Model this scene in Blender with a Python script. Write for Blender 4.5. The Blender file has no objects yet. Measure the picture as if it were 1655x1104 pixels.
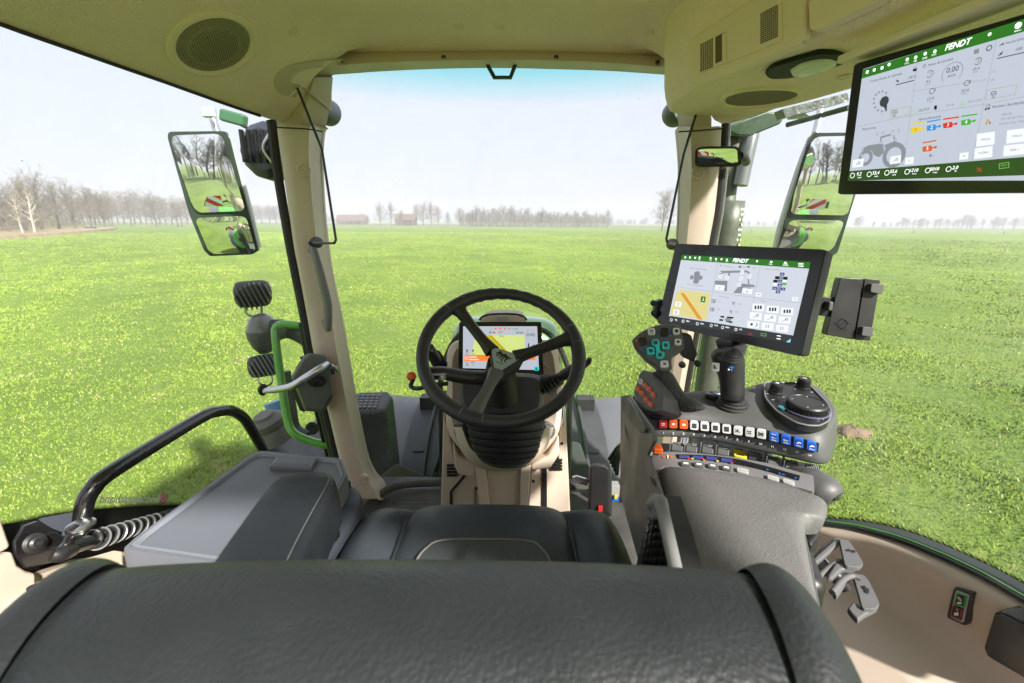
import bpy, math, random
import numpy as np
from mathutils import Vector, Matrix
R = math.radians
sc = bpy.context.scene
# ---------------------------------------------------------------- camera
PITCH, ROLL, FPX = R(14.7), R(0.44), 735.6
_F = np.array([0, math.cos(PITCH), -math.sin(PITCH)])
_U0 = np.array([0, math.sin(PITCH), math.cos(PITCH)]); _X0 = np.array([1., 0, 0])
_X = math.cos(ROLL)*_X0 + math.sin(ROLL)*_U0
_U = -math.sin(ROLL)*_X0 + math.cos(ROLL)*_U0
cam = bpy.data.cameras.new('camera'); camo = bpy.data.objects.new('camera', cam)
sc.collection.objects.link(camo); sc.camera = camo
cam.sensor_width = 36; cam.lens = 16.0; cam.clip_start = 0.02; cam.clip_end = 6000
M = Matrix.Identity(4)
for i in range(3):
    M[i][0], M[i][1], M[i][2] = _X[i], _U[i], -_F[i]
camo.matrix_world = M
cam.dof.use_dof = True; cam.dof.focus_distance = 1.25; cam.dof.aperture_fstop = 8.0
# ---------------------------------------------------------------- light
SUN_AZ, SUN_EL = R(140), R(36)          # clockwise from straight ahead (+Y)
w = bpy.data.worlds.new('World'); sc.world = w; w.use_nodes = True
nt = w.node_tree; nt.nodes.clear()
sky = nt.nodes.new('ShaderNodeTexSky'); sky.sky_type = 'NISHITA'; sky.sun_disc = False
sky.sun_elevation = SUN_EL; sky.sun_rotation = SUN_AZ
sky.altitude = 0; sky.air_density = 1.0; sky.dust_density = 4.0; sky.ozone_density = 1.0
mx = nt.nodes.new('ShaderNodeMix'); mx.data_type = 'RGBA'; mx.inputs[0].default_value = 0.80
mx.inputs[7].default_value = (4.35, 4.55, 5.0, 1)      # thin high haze veil over the blue
bg = nt.nodes.new('ShaderNodeBackground'); bg.inputs[1].default_value = 0.063
out = nt.nodes.new('ShaderNodeOutputWorld')
nt.links.new(sky.outputs[0], mx.inputs[6]); nt.links.new(mx.outputs[2], bg.inputs[0]); nt.links.new(bg.outputs[0], out.inputs[0])
sl = bpy.data.lights.new('sun', 'SUN'); sl.energy = 3.3; sl.angle = R(2.5); sl.color = (1, .95, .87)
so = bpy.data.objects.new('sun', sl); sc.collection.objects.link(so)
sd = Vector((math.sin(SUN_AZ)*math.cos(SUN_EL), math.cos(SUN_AZ)*math.cos(SUN_EL), math.sin(SUN_EL)))
so.rotation_euler = sd.to_track_quat('Z', 'Y').to_euler(); so.location = (3, -3, 6)
sc.view_settings.view_transform = 'Standard'; sc.view_settings.look = 'None'
sc.view_settings.gamma = 1; sc.view_settings.use_curve_mapping = False
sc.view_settings.exposure = 1.75
sc.cycles.use_denoising = True; sc.cycles.max_bounces = 10; sc.cycles.diffuse_bounces = 6
sc.cycles.glossy_bounces = 4; sc.cycles.transparent_max_bounces = 24; sc.cycles.transmission_bounces = 4
sc.cycles.volume_bounces = 0; sc.cycles.sample_clamp_indirect = 6; sc.cycles.caustics_reflective = False

# ---------------------------------------------------------------- placing helpers (camera stands at the origin)
def ray(px, py): return _F + _X*(px-827.5)/FPX + _U*(552-py)/FPX
def D(px, py, t): return ray(px, py)*t
def XX(px, py, x): r = ray(px, py); return r*(x/r[0])
def YY(px, py, y): r = ray(px, py); return r*(y/r[1])
def ZZ(px, py, z): r = ray(px, py); return r*(z/r[2])
def proj(p): d = float(p@_F); return 827.5+FPX*float(p@_X)/d, 552-FPX*float(p@_U)/d
def unit(v): v = np.asarray(v, float); return v/(np.linalg.norm(v)+1e-12)
V3 = lambda *a: np.array(a, float)
class Plane:
    def __init__(s, o, ex, up):
        s.o = np.asarray(o, float); s.ex = unit(ex); s.n = unit(np.cross(s.ex, up)); s.ey = np.cross(s.n, s.ex)
        if s.n @ s.o > 0: s.n = -s.n          # the side that faces the driver
    def at(s, px, py, lift=0.0):
        r = ray(px, py); o = s.o + s.n*lift
        return r*((o@s.n)/(r@s.n))
    def uv(s, a, b, lift=0.0): return s.o + s.ex*a + s.ey*b + s.n*lift
def refl(px, py, pl):                      # mirrored view ray: (start, direction)
    p = pl.at(px, py); d = unit(ray(px, py)); return p, d - 2*(d@pl.n)*pl.n

# ---------------------------------------------------------------- materials
MATS = {}
def mat(name, col, rough=.5, metal=0., bump=None, spec=.5, var=0., emit=0., coat=0., varscale=3., weave=None):
    if name in MATS: return MATS[name]
    m = bpy.data.materials.new(name); m.use_nodes = True; n = m.node_tree.nodes; L = m.node_tree.links
    b = n['Principled BSDF']; b.inputs['Base Color'].default_value = (*col, 1)
    b.inputs['Roughness'].default_value = rough; b.inputs['Metallic'].default_value = metal
    b.inputs['Specular IOR Level'].default_value = spec
    if coat: b.inputs['Coat Weight'].default_value = coat; b.inputs['Coat Roughness'].default_value = .08
    if emit:
        b.inputs['Emission Color'].default_value = (*col, 1); b.inputs['Emission Strength'].default_value = emit
    tc = n.new('ShaderNodeTexCoord')
    if var:
        no = n.new('ShaderNodeTexNoise'); no.inputs['Scale'].default_value = varscale; no.inputs['Detail'].default_value = 8
        no.inputs['Roughness'].default_value = .65
        L.new(tc.outputs['Object'], no.inputs['Vector'])
        mr = n.new('ShaderNodeMapRange'); mr.inputs[1].default_value = .3; mr.inputs[2].default_value = .7
        mr.inputs[3].default_value = 1-var; mr.inputs[4].default_value = 1+var
        L.new(no.outputs[0], mr.inputs[0])
        mu = n.new('ShaderNodeMix'); mu.data_type = 'RGBA'; mu.blend_type = 'MULTIPLY'; mu.inputs[0].default_value = 1
        mu.inputs[6].default_value = (*col, 1); L.new(mr.outputs[0], mu.inputs[7]); L.new(mu.outputs[2], b.inputs['Base Color'])
        mr2 = n.new('ShaderNodeMapRange'); mr2.inputs[1].default_value = .3; mr2.inputs[2].default_value = .7
        mr2.inputs[3].default_value = max(.03, rough-.1); mr2.inputs[4].default_value = min(1, rough+.12)
        no2 = n.new('ShaderNodeTexNoise'); no2.inputs['Scale'].default_value = varscale*4; no2.inputs['Detail'].default_value = 6
        L.new(tc.outputs['Object'], no2.inputs['Vector']); L.new(no2.outputs[0], mr2.inputs[0]); L.new(mr2.outputs[0], b.inputs['Roughness'])
    if bump:
        kind, scale, st, dist = bump
        if kind == 'noise':
            t = n.new('ShaderNodeTexNoise'); t.inputs['Scale'].default_value = scale; t.inputs['Detail'].default_value = 3; o = t.outputs[0]
        elif kind == 'grain':
            t = n.new('ShaderNodeTexVoronoi'); t.inputs['Scale'].default_value = scale; t.feature = 'SMOOTH_F1'
            ns = n.new('ShaderNodeTexNoise'); ns.inputs['Scale'].default_value = scale*.35; ns.inputs['Detail'].default_value = 2
            vm = n.new('ShaderNodeMix'); vm.data_type = 'VECTOR'; vm.inputs[0].default_value = .0022
            L.new(tc.outputs['Object'], vm.inputs[4]); L.new(ns.outputs[1], vm.inputs[5]); L.new(vm.outputs[1], t.inputs['Vector'])
            L.new(tc.outputs['Object'], ns.inputs['Vector']); o = t.outputs[0]
        else:                                 # dots: regular perforation / knurling
            t = n.new('ShaderNodeTexVoronoi'); t.inputs['Scale'].default_value = scale; t.inputs['Randomness'].default_value = 0.0; o = t.outputs[0]
        if kind != 'grain': L.new(tc.outputs['Object'], t.inputs['Vector'])
        if kind == 'grain':
            iv = n.new('ShaderNodeMath'); iv.operation = 'SUBTRACT'; iv.inputs[0].default_value = 1; L.new(o, iv.inputs[1]); o = iv.outputs[0]
        bp = n.new('ShaderNodeBump'); bp.inputs['Strength'].default_value = st; bp.inputs['Distance'].default_value = dist
        L.new(o, bp.inputs['Height']); L.new(bp.outputs[0], b.inputs['Normal'])
    MATS[name] = m; return m
def glassmat(name, tint=(1, 1, 1), refl_=.045, band=False, dirt=0.0):
    m = bpy.data.materials.new(name); m.use_nodes = True; n = m.node_tree.nodes; L = m.node_tree.links; n.clear()
    o = n.new('ShaderNodeOutputMaterial'); tr = n.new('ShaderNodeBsdfTransparent'); tr.inputs[0].default_value = (*tint, 1)
    gl = n.new('ShaderNodeBsdfGlossy'); gl.inputs['Roughness'].default_value = .02
    lw = n.new('ShaderNodeLayerWeight'); lw.inputs[0].default_value = .12
    ma = n.new('ShaderNodeMath'); ma.operation = 'MULTIPLY_ADD'; ma.inputs[1].default_value = .35; ma.inputs[2].default_value = refl_*.4
    mi = n.new('ShaderNodeMixShader'); L.new(lw.outputs[0], ma.inputs[0]); L.new(ma.outputs[0], mi.inputs[0])
    L.new(tr.outputs[0], mi.inputs[1]); L.new(gl.outputs[0], mi.inputs[2]); last = mi.outputs[0]
    if band:                                   # the cyan tinted strip along the top of the windscreen
        tc = n.new('ShaderNodeTexCoord'); sp = n.new('ShaderNodeSeparateXYZ'); L.new(tc.outputs['Object'], sp.inputs[0])
        mr = n.new('ShaderNodeMapRange'); mr.inputs[1].default_value = band[0]; mr.inputs[2].default_value = band[1]
        L.new(sp.outputs[2], mr.inputs[0]); mc = n.new('ShaderNodeMix'); mc.data_type = 'RGBA'
        mc.inputs[6].default_value = (1, 1, 1, 1); mc.inputs[7].default_value = (.42, .86, .88, 1)
        L.new(mr.outputs[0], mc.inputs[0]); L.new(mc.outputs[2], tr.inputs[0])
    tc2 = n.new('ShaderNodeTexCoord'); ds = n.new('ShaderNodeTexNoise'); ds.inputs['Scale'].default_value = 3.2; ds.inputs['Detail'].default_value = 9; ds.inputs['Roughness'].default_value = .7; ds.inputs['Distortion'].default_value = .6
    L.new(tc2.outputs['Object'], ds.inputs['Vector']); dr = n.new('ShaderNodeMapRange'); dr.inputs[1].default_value = .45; dr.inputs[2].default_value = .8; dr.inputs[3].default_value = .004; dr.inputs[4].default_value = .075; L.new(ds.outputs[0], dr.inputs[0])
    dd = n.new('ShaderNodeBsdfTranslucent'); dd.inputs[0].default_value = (.8, .8, .78, 1); dm = n.new('ShaderNodeMixShader'); L.new(dr.outputs[0], dm.inputs[0]); L.new(last, dm.inputs[1]); L.new(dd.outputs[0], dm.inputs[2]); last = dm.outputs[0]
    L.new(last, o.inputs[0]); MATS[name] = m; return m
def dotmat(name, col, scale, lo, hi, axis_lo=None):
    """black printed ceramic dots that thin out away from the pane's edge (uv-free: object z decides)"""
    m = bpy.data.materials.new(name); m.use_nodes = True; n = m.node_tree.nodes; L = m.node_tree.links; n.clear()
    o = n.new('ShaderNodeOutputMaterial'); tr = n.new('ShaderNodeBsdfTransparent'); di = n.new('ShaderNodeBsdfDiffuse'); di.inputs[0].default_value = (*col, 1)
    at = n.new('ShaderNodeAttribute'); at.attribute_name = 'fade'
    tc = n.new('ShaderNodeTexCoord'); vo = n.new('ShaderNodeTexVoronoi'); vo.inputs['Scale'].default_value = scale; vo.inputs['Randomness'].default_value = 0
    L.new(tc.outputs['Object'], vo.inputs['Vector'])
    mr = n.new('ShaderNodeMapRange'); mr.inputs[3].default_value = lo; mr.inputs[4].default_value = hi; L.new(at.outputs[2], mr.inputs[0])
    lt = n.new('ShaderNodeMath'); lt.operation = 'LESS_THAN'; L.new(vo.outputs[0], lt.inputs[0]); L.new(mr.outputs[0], lt.inputs[1])
    mi = n.new('ShaderNodeMixShader'); L.new(lt.outputs[0], mi.inputs[0]); L.new(tr.outputs[0], mi.inputs[1]); L.new(di.outputs[0], mi.inputs[2])
    L.new(mi.outputs[0], o.inputs[0]); MATS[name] = m; return m

BEIGE = mat('beige_plastic', (.60, .495, .405), .55, bump=('noise', 900, .25, .0006), var=.05)
BEIGED = mat('beige_trim', (.54, .44, .35), .6, bump=('noise', 900, .25, .0006), var=.05)
LINER = mat('textured_headliner', (.95, .77, .66), .85, bump=('grain', 320, 1.0, .0035), var=.04)
DUCT = mat('beige_roof_plastic', (.80, .67, .52), .6, bump=('noise', 700, .2, .0005), var=.03)
GREY = mat('grey_plastic', (.085, .087, .088), .5, bump=('noise', 1200, .3, .0004), var=.08)
GREYL = mat('light_grey_plastic', (.17, .17, .175), .45, bump=('noise', 1200, .2, .0003), var=.05)
TRAYM = mat('tray_plastic', (.125, .138, .165), .42, bump=('noise', 1500, .25, .0003), var=.05)
BLACK = mat('black_plastic', (.018, .018, .019), .42, bump=('noise', 1200, .2, .0003), var=.15)
BLACKG = mat('gloss_black', (.012, .012, .013), .18, var=.1)
RUBBER = mat('rubber', (.022, .022, .023), .6, var=.15)
METALP = mat('black_painted_steel', (.012, .012, .013), .22, coat=.6, var=.1)
STEEL = mat('steel', (.55, .55, .56), .28, metal=1, var=.1)
ALU = mat('satin_aluminium', (.62, .63, .65), .3, metal=.9, var=.06)
LEATHER = mat('black_leather', (.032, .040, .050), .5, spec=.35, bump=('grain', 520, .4, .0008), var=.12, varscale=6)
LEATHERB = mat('back_leather', (.019, .0225, .025), .46, spec=.35, bump=('grain', 380, .5, .0010), var=.12, varscale=5)
LEATHERA = mat('armrest_leather', (.014, .017, .021), .55, bump=('grain', 520, .4, .0008), var=.12, varscale=6, spec=.25)
LEATHERP = mat('perforated_leather', (.045, .050, .055), .5, bump=('dots', 190, 1.0, .002), var=.08)
LEATHERG = mat('grey_grained_pad', (.13, .128, .125), .48, bump=('grain', 380, .5, .0012), var=.08, varscale=8)
WHEELM = mat('wheel_leather', (.022, .023, .025), .42, bump=('dots', 420, .6, .0008), var=.15)
KNURL = mat('knurled_grip', (.035, .036, .038), .48, bump=('dots', 260, 1.0, .003), var=.08)
GREEN = mat('green_paint', (.05, .30, .022), .22, coat=.8, var=.04)
GREENL = mat('bright_green_paint', (.10, .42, .03), .25, coat=.7, var=.04)
HOODM = mat('pale_green_hood', (.13, .40, .10), .2, coat=1., var=.04)
FENDM = mat('grey_mudguard', (.13, .13, .15), .38, bump=('noise', 300, .2, .001), var=.1)
FENDD = mat('dark_mudguard', (.045, .047, .05), .5, bump=('noise', 300, .25, .001), var=.2)
WHITE = mat('white_print', (.75, .75, .75), .5)
WGREY = mat('grey_print', (.38, .38, .38), .5)
RED = mat('red_plastic', (.62, .02, .02), .4)
ORANGE = mat('orange_plastic', (.80, .12, .015), .4)
BLUE = mat('blue_plastic', (.02, .13, .60), .4)
TEAL = mat('teal_plastic', (.02, .55, .55), .4)
YELLOW = mat('yellow_plastic', (.80, .62, .03), .4)
MIRR = mat('mirror_glass', (.90, .92, .92), .015, metal=1)
LENS = mat('clear_lens', (.62, .66, .6), .12, bump=('dots', 160, .8, .002))
DECALK = mat('black_print', (.01, .01, .01), .5)
GLASS = glassmat('side_glass'); WSG = glassmat('windscreen_glass', band=(.405, .50))
DOTS = dotmat('printed_dots', (.01, .012, .01), 430, .0, .75)
BOOT = mat('bellows_rubber', (.028, .029, .031), .5, var=.1)
def em(name, col, s=1.):
    if name in MATS: return MATS[name]
    m = mat(name, tuple(c*.06+.004 for c in col), .3, emit=.001, spec=.3)
    b = m.node_tree.nodes['Principled BSDF']; b.inputs['Emission Color'].default_value = (*col, 1); b.inputs['Emission Strength'].default_value = s*.82; return m

# ---------------------------------------------------------------- mesh builder
WO = {}
def catmull(P, k):
    P = [np.asarray(p, float) for p in P]
    if k <= 1 or len(P) < 3: return P
    Q = [2*P[0]-P[1]] + P + [2*P[-1]-P[-2]]; o = []
    for i in range(1, len(Q)-2):
        for j in range(k):
            t = j/k; a, b, c, d = Q[i-1], Q[i], Q[i+1], Q[i+2]
            o.append(.5*((2*b)+(-a+c)*t+(2*a-5*b+4*c-d)*t*t+(-a+3*b-3*c+d)*t**3))
    o.append(Q[-2]); return o
class MB:
    def __init__(s): s.v = []; s.f = []; s.m = []; s.mats = []
    def mi(s, m):
        if m not in s.mats: s.mats.append(m)
        return s.mats.index(m)
    def add(s, vs, fs, m):
        b = len(s.v); s.v += [tuple(map(float, p)) for p in vs]; k = s.mi(m)
        for f in fs: s.f.append([b+i for i in f]); s.m.append(k)
        return s
    def poly(s, pts, m): return s.add(pts, [list(range(len(pts)))], m)
    def prism(s, pts, vec, m):
        n = len(pts); vec = np.asarray(vec, float); a = [np.asarray(p, float) for p in pts]; b = [p+vec for p in a]
        return s.add(a+b, [list(range(n)), list(range(2*n-1, n-1, -1))]+[[(i+1) % n, i, n+i, n+(i+1) % n] for i in range(n)], m)
    def box(s, c, ex, ey, ez, dims, m):
        c = np.asarray(c, float); ex, ey, ez = unit(ex), unit(ey), unit(ez); a, b, h = [d/2 for d in dims]
        p = [c-ex*a-ey*b-ez*h, c+ex*a-ey*b-ez*h, c+ex*a+ey*b-ez*h, c-ex*a+ey*b-ez*h]
        return s.prism(p, ez*2*h, m)
    def loft(s, rings, m, closed=True, caps=True):
        n = len(rings[0]); vs = [p for r in rings for p in r]; fs = []
        for i in range(len(rings)-1):
            for j in range(n if closed else n-1):
                k = (j+1) % n; fs.append([i*n+j, i*n+k, (i+1)*n+k, (i+1)*n+j])
        if caps and closed: fs += [list(range(n))[::-1], list(range((len(rings)-1)*n, len(rings)*n))]
        return s.add(vs, fs, m)
    def tube(s, P, r, m, seg=12, k=6, caps=True, flat=1.0, up0=None):
        n0 = len(P); rr = list(r) if hasattr(r, '__len__') else [r]*n0
        if k > 1 and n0 > 2:
            Q = catmull(P, k); rr = [float(np.interp(i/k, range(n0), rr)) for i in range(len(Q))]
        else: Q = [np.asarray(p, float) for p in P]
        T = [unit(Q[min(i+1, len(Q)-1)]-Q[max(i-1, 0)]) for i in range(len(Q))]
        up = np.asarray(up0, float) if up0 is not None else (V3(0, 0, 1) if abs(T[0][2]) < .9 else V3(1, 0, 0))
        u = unit(np.cross(T[0], up)); rings = []
        for q, t, rad in zip(Q, T, rr):
            u = unit(u - t*(u@t)); v = np.cross(t, u)
            rings.append([q+rad*(math.cos(a)*u*flat+math.sin(a)*v) for a in [2*math.pi*j/seg for j in range(seg)]])
        return s.loft(rings, m, True, caps)
    def lathe(s, o, ax, prof, m, seg=32, ex=None, sq=1.0):
        o = np.asarray(o, float); ax = unit(ax); e = unit(np.cross(ax, ex if ex is not None else (V3(0, 0, 1) if abs(ax[2]) < .9 else V3(1, 0, 0)))); g = np.cross(ax, e)
        return s.loft([[o+ax*h+r*(math.cos(a)*e+math.sin(a)*g*sq) for a in [2*math.pi*j/seg for j in range(seg)]] for r, h in prof], m, True, True)
    def text(s, t, pos, ex, ey, size, m, align='CENTER', shear=0, bold=0, lift=None, depth=0):
        c = bpy.data.curves.new('tmp', 'FONT'); c.body = t; c.size = 1; c.align_x = align; c.align_y = 'CENTER'; c.shear = shear; c.offset = bold; c.resolution_u = 3
        o = bpy.data.objects.new('tmp', c); sc.collection.objects.link(o)
        me = o.to_mesh(); pos = np.asarray(pos, float)
        vs = [pos+ex*v.co.x*size+ey*v.co.y*size for v in me.vertices]; fs = [list(p.vertices) for p in me.polygons]
        o.to_mesh_clear(); bpy.data.objects.remove(o); bpy.data.curves.remove(c)
        return s.add(vs, fs, m)
    # flat drawings on a plane, positions read off the photograph
    def fl(s, pl, pts, m, lift=.0006): return s.poly([pl.at(x, y, lift) for x, y in pts], m)
    def rc(s, pl, x0, y0, x1, y1, m, lift=.0006): return s.fl(pl, [(x0, y0), (x1, y0), (x1, y1), (x0, y1)], m, lift)
    def tx(s, pl, t, px, py, h, m, align='CENTER', lift=.0012, **k):
        p = pl.at(px, py, lift); q = pl.at(px, py-h, lift); return s.text(t, p, pl.ex, pl.ey, np.linalg.norm(q-p)*1.36, m, align, **k)
    def circ(s, pl, px, py, r, m, lift=.0009, seg=20, ring=0, a0=0, a1=360):
        o = pl.at(px, py, lift); rr = np.linalg.norm(pl.at(px, py-r, lift)-o)
        A = [R(a0+(a1-a0)*i/seg) for i in range(seg+1)]; P = [o+rr*(math.cos(a)*pl.ex+math.sin(a)*pl.ey) for a in A]
        if not ring: return s.poly(P[:-1] if a1-a0 == 360 else P, m)
        Q = [o+rr*(1-ring)*(math.cos(a)*pl.ex+math.sin(a)*pl.ey) for a in A]
        return s.add(P+Q, [[i, i+1, seg+2+i, seg+1+i] for i in range(seg)], m)
    def ln(s, pl, pts, wpx, m, lift=.0009):
        Q = [pl.at(x, y, lift) for x, y in pts]; a0 = pl.at(*pts[0], lift); hw = .5*np.linalg.norm(pl.at(pts[0][0], pts[0][1]-wpx, lift)-a0)
        for a, b in zip(Q[:-1], Q[1:]):
            n = unit(np.cross(unit(b-a), pl.n)); s.poly([a-n*hw, b-n*hw, b+n*hw, a+n*hw], m)
        return s
    def build(s, name, parent=None, bevel=0, seg=2, smooth=40, sub=0, solid=0, fix=True, origin=None):
        if parent is not None: off = WO[parent]
        elif origin is not None: off = np.asarray(origin, float)
        else:
            a = np.array(s.v); off = V3((a[:, 0].min()+a[:, 0].max())/2, (a[:, 1].min()+a[:, 1].max())/2, a[:, 2].min())
        me = bpy.data.meshes.new(name); me.from_pydata([tuple(np.array(p)-off) for p in s.v], [], s.f)
        for m in s.mats: me.materials.append(m)
        me.polygons.foreach_set('material_index', s.m)
        if fix:
            import bmesh
            bm = bmesh.new(); bm.from_mesh(me); bmesh.ops.recalc_face_normals(bm, faces=bm.faces); bm.to_mesh(me); bm.free()
        if smooth:
            me.polygons.foreach_set('use_smooth', [True]*len(me.polygons))
            if not bevel and not sub: me.set_sharp_from_angle(angle=R(smooth))
        o = bpy.data.objects.new(name, me); sc.collection.objects.link(o); WO[o] = off
        if parent is not None: o.parent = parent
        else: o.location = off
        if bevel:
            b = o.modifiers.new('bevel', 'BEVEL'); b.width = bevel; b.segments = seg; b.limit_method = 'ANGLE'; b.angle_limit = R(30); b.harden_normals = True
        if solid:
            q = o.modifiers.new('solid', 'SOLIDIFY'); q.thickness = solid; q.offset = 0
        if sub:
            q = o.modifiers.new('sub', 'SUBSURF'); q.levels = q.render_levels = sub
        return o
def thing(name, label, cat, loc, group=None):
    o = bpy.data.objects.new(name, None); sc.collection.objects.link(o); o.location = tuple(map(float, loc)); WO[o] = np.asarray(loc, float)
    o.empty_display_size = .05; return tag(o, label, cat, group)
def tag(o, label=None, cat=None, group=None, kind=None):
    if label: o['label'] = label
    if cat: o['category'] = cat
    if group: o['group'] = group
    if kind: o['kind'] = kind
    return o
def rr_pts(c, ex, ey, w, h, r, k=4):
    P = []
    for sx, sy, a0 in ((1, 1, 0), (-1, 1, 90), (-1, -1, 180), (1, -1, 270)):
        for i in range(k+1):
            a = R(a0+90*i/k); P.append(c+ex*(sx*(w/2-r)+r*math.cos(a))+ey*(sy*(h/2-r)+r*math.sin(a)))
    return P
def smoothq(P, r=.25, k=3, closed=True):
    """round the corners of a polygon"""
    o = []; n = len(P)
    for i in range(n):
        a, b, c = P[i-1], P[i], P[(i+1) % n]; p, q = b+(a-b)*r, b+(c-b)*r
        for j in range(k+1):
            t = j/k; o.append((1-t)**2*p+2*t*(1-t)*b+t*t*q)
    return o
GZ = -2.9
# ================================================================ the land
rng = np.random.default_rng(7); random.seed(7)
def grassmat(name, base, lite, dry, sc_, soil=True):
    m = bpy.data.materials.new(name); m.use_nodes = True; n = m.node_tree.nodes; L = m.node_tree.links; b = n['Principled BSDF']
    b.inputs['Roughness'].default_value = .75; b.inputs['Specular IOR Level'].default_value = .25
    ge = n.new('ShaderNodeNewGeometry'); prev = None
    def noise(s, d, r=.6):
        t = n.new('ShaderNodeTexNoise'); t.inputs['Scale'].default_value = s; t.inputs['Detail'].default_value = d; t.inputs['Roughness'].default_value = r
        L.new(ge.outputs['Position'], t.inputs['Vector']); return t.outputs[0]
    def ramp(o, a, c):
        q = n.new('ShaderNodeMapRange'); q.inputs[1].default_value = a; q.inputs[2].default_value = c; L.new(o, q.inputs[0]); return q.outputs[0]
    def mixc(f, A, B):
        q = n.new('ShaderNodeMix'); q.data_type = 'RGBA'
        L.new(f, q.inputs[0]) if not isinstance(f, float) else None
        for k, v in ((6, A), (7, B)):
            if isinstance(v, tuple): q.inputs[k].default_value = (*v, 1)
            else: L.new(v, q.inputs[k])
        return q.outputs[2]
    c = mixc(ramp(noise(.25, 5), .38, .62), base, lite)
    c = mixc(ramp(noise(sc_, 6, .75), .42, .64), c, tuple(x*.58 for x in base))
    c = mixc(ramp(noise(1.3, 5, .7), .60, .74), c, dry)
    c = mixc(ramp(noise(.03, 3), .45, .6), c, mixc(ramp(noise(.6, 4), .4, .6), lite, base))
    if soil: c = mixc(ramp(noise(2.1, 5, .75), .685, .73), c, (.17, .12, .07))
    at = n.new('ShaderNodeAttribute'); at.attribute_name = 'tone'
    if not soil:
        q = n.new('ShaderNodeMix'); q.data_type = 'RGBA'; L.new(at.outputs[2], q.inputs[0]); L.new(c, q.inputs[6]); q.inputs[7].default_value = (*dry, 1); c = q.outputs[2]
    L.new(c, b.inputs['Base Color'])
    if soil:
        bp = n.new('ShaderNodeBump'); bp.inputs['Strength'].default_value = .9; bp.inputs['Distance'].default_value = .06
        L.new(noise(9, 6, .8), bp.inputs['Height']); L.new(bp.outputs[0], b.inputs['Normal'])
    else:
        b.inputs['Roughness'].default_value = 1; b.inputs['Specular IOR Level'].default_value = .05
        vs = n.new('ShaderNodeVectorMath'); vs.operation = 'SCALE'; vs.inputs[3].default_value = .85; L.new(ge.outputs['Normal'], vs.inputs[0])
        va = n.new('ShaderNodeVectorMath'); va.inputs[1].default_value = (0, 0, .8); L.new(vs.outputs[0], va.inputs[0]); vn = n.new('ShaderNodeVectorMath'); vn.operation = 'NORMALIZE'; L.new(va.outputs[0], vn.inputs[0]); L.new(vn.outputs[0], b.inputs['Normal'])
    return m
GM = grassmat('meadow', (.135, .220, .032), (.195, .285, .045), (.29, .27, .12), 14)
BM = grassmat('grass_blades', (.160, .270, .030), (.230, .345, .045), (.42, .38, .18), 8, soil=False)
# one ground sheet to the horizon, finer close by
def axis(): 
    a = [0, 1, 2, 3, 4, 5, 6, 8, 10, 13, 17, 22, 30, 42, 60, 90, 140, 220, 400, 900, 2500]
    return [-x for x in a[:0:-1]] + a
ax_ = axis(); mb = MB(); N_ = len(ax_)
def gz(x, y):
    r = math.hypot(x, y); return GZ + (.012*math.sin(x*.9+1)*math.sin(y*.7)+.006*math.sin(x*2.3+y*1.7))*min(1, 40/(r+1e-6))*(1 if r < 200 else 0)
mb.add([(x, y, gz(x, y)) for y in ax_ for x in ax_], [[j*N_+i, j*N_+i+1, (j+1)*N_+i+1, (j+1)*N_+i] for j in range(N_-1) for i in range(N_-1)], GM)
tag(mb.build('meadow', fix=False, origin=(0, 0, GZ)), kind='structure')
# grass blades (nobody could count them): thick near the tractor, sparser outward
def blades(n, a0, a1, r0, r1):
    r = r0*(r1/r0)**rng.random(n)**.9; a = rng.uniform(a0, a1, n)
    nt_ = n//9; tr = r0*(r1/r0)**rng.random(nt_)**.9; ta = rng.uniform(a0, a1, nt_); k = rng.integers(0, nt_, n)
    cl = rng.random(n) < .72; spread = .009*tr[k]**.8+.015
    x = np.where(cl, tr[k]*np.sin(ta[k])+rng.normal(0, 1, n)*spread, r*np.sin(a)); y = np.where(cl, tr[k]*np.cos(ta[k])+rng.normal(0, 1, n)*spread, r*np.cos(a))
    rr = np.hypot(x, y); f = np.minimum(1, 40/(rr+1e-6)); z = GZ+(.012*np.sin(x*.9+1)*np.sin(y*.7)+.006*np.sin(x*2.3+y*1.7))*f-.012
    hh = rng.uniform(.025, .065, n)*(.85+.25*np.sin(x*1.3+np.sin(y))*np.sin(y*1.1+x*.7)); hh = np.clip(hh, .02, .08)*(1+rr*.006); ww = (.0026+.0009*rr)*rng.uniform(.7, 1.3, n)
    d = rng.uniform(0, 2*np.pi, n); l = rng.uniform(.15, .95, n)*hh; e = rng.uniform(0, 2*np.pi, n)
    P = np.zeros((n, 4, 3)); cx, sx = np.cos(d)*ww, np.sin(d)*ww
    P[:, 0] = np.stack([x-cx, y-sx, z], 1); P[:, 1] = np.stack([x+cx, y+sx, z], 1)
    P[:, 2] = np.stack([x+np.cos(e)*l*.4+cx*.7, y+np.sin(e)*l*.4+sx*.7, z+hh*.6], 1); P[:, 3] = np.stack([x+np.cos(e)*l, y+np.sin(e)*l, z+hh], 1)
    return P
Pb = np.concatenate([blades(460000, R(-60), R(60), 3.2, 130), blades(30000, R(60), R(300), 4, 30)])
n = len(Pb); me = bpy.data.meshes.new('grass'); me.vertices.add(n*4); me.vertices.foreach_set('co', Pb.reshape(-1).astype(np.float32))
idx = np.arange(n)[:, None]*4; tri = np.concatenate([idx+[0, 1, 2], idx+[0, 2, 3]], 1).reshape(-1)
me.loops.add(n*6); me.loops.foreach_set('vertex_index', tri.astype(np.int32)); me.polygons.add(n*2)
me.polygons.foreach_set('loop_start', np.arange(0, n*6, 3, dtype=np.int32))
me.materials.append(BM); me.update(calc_edges=True)
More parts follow.
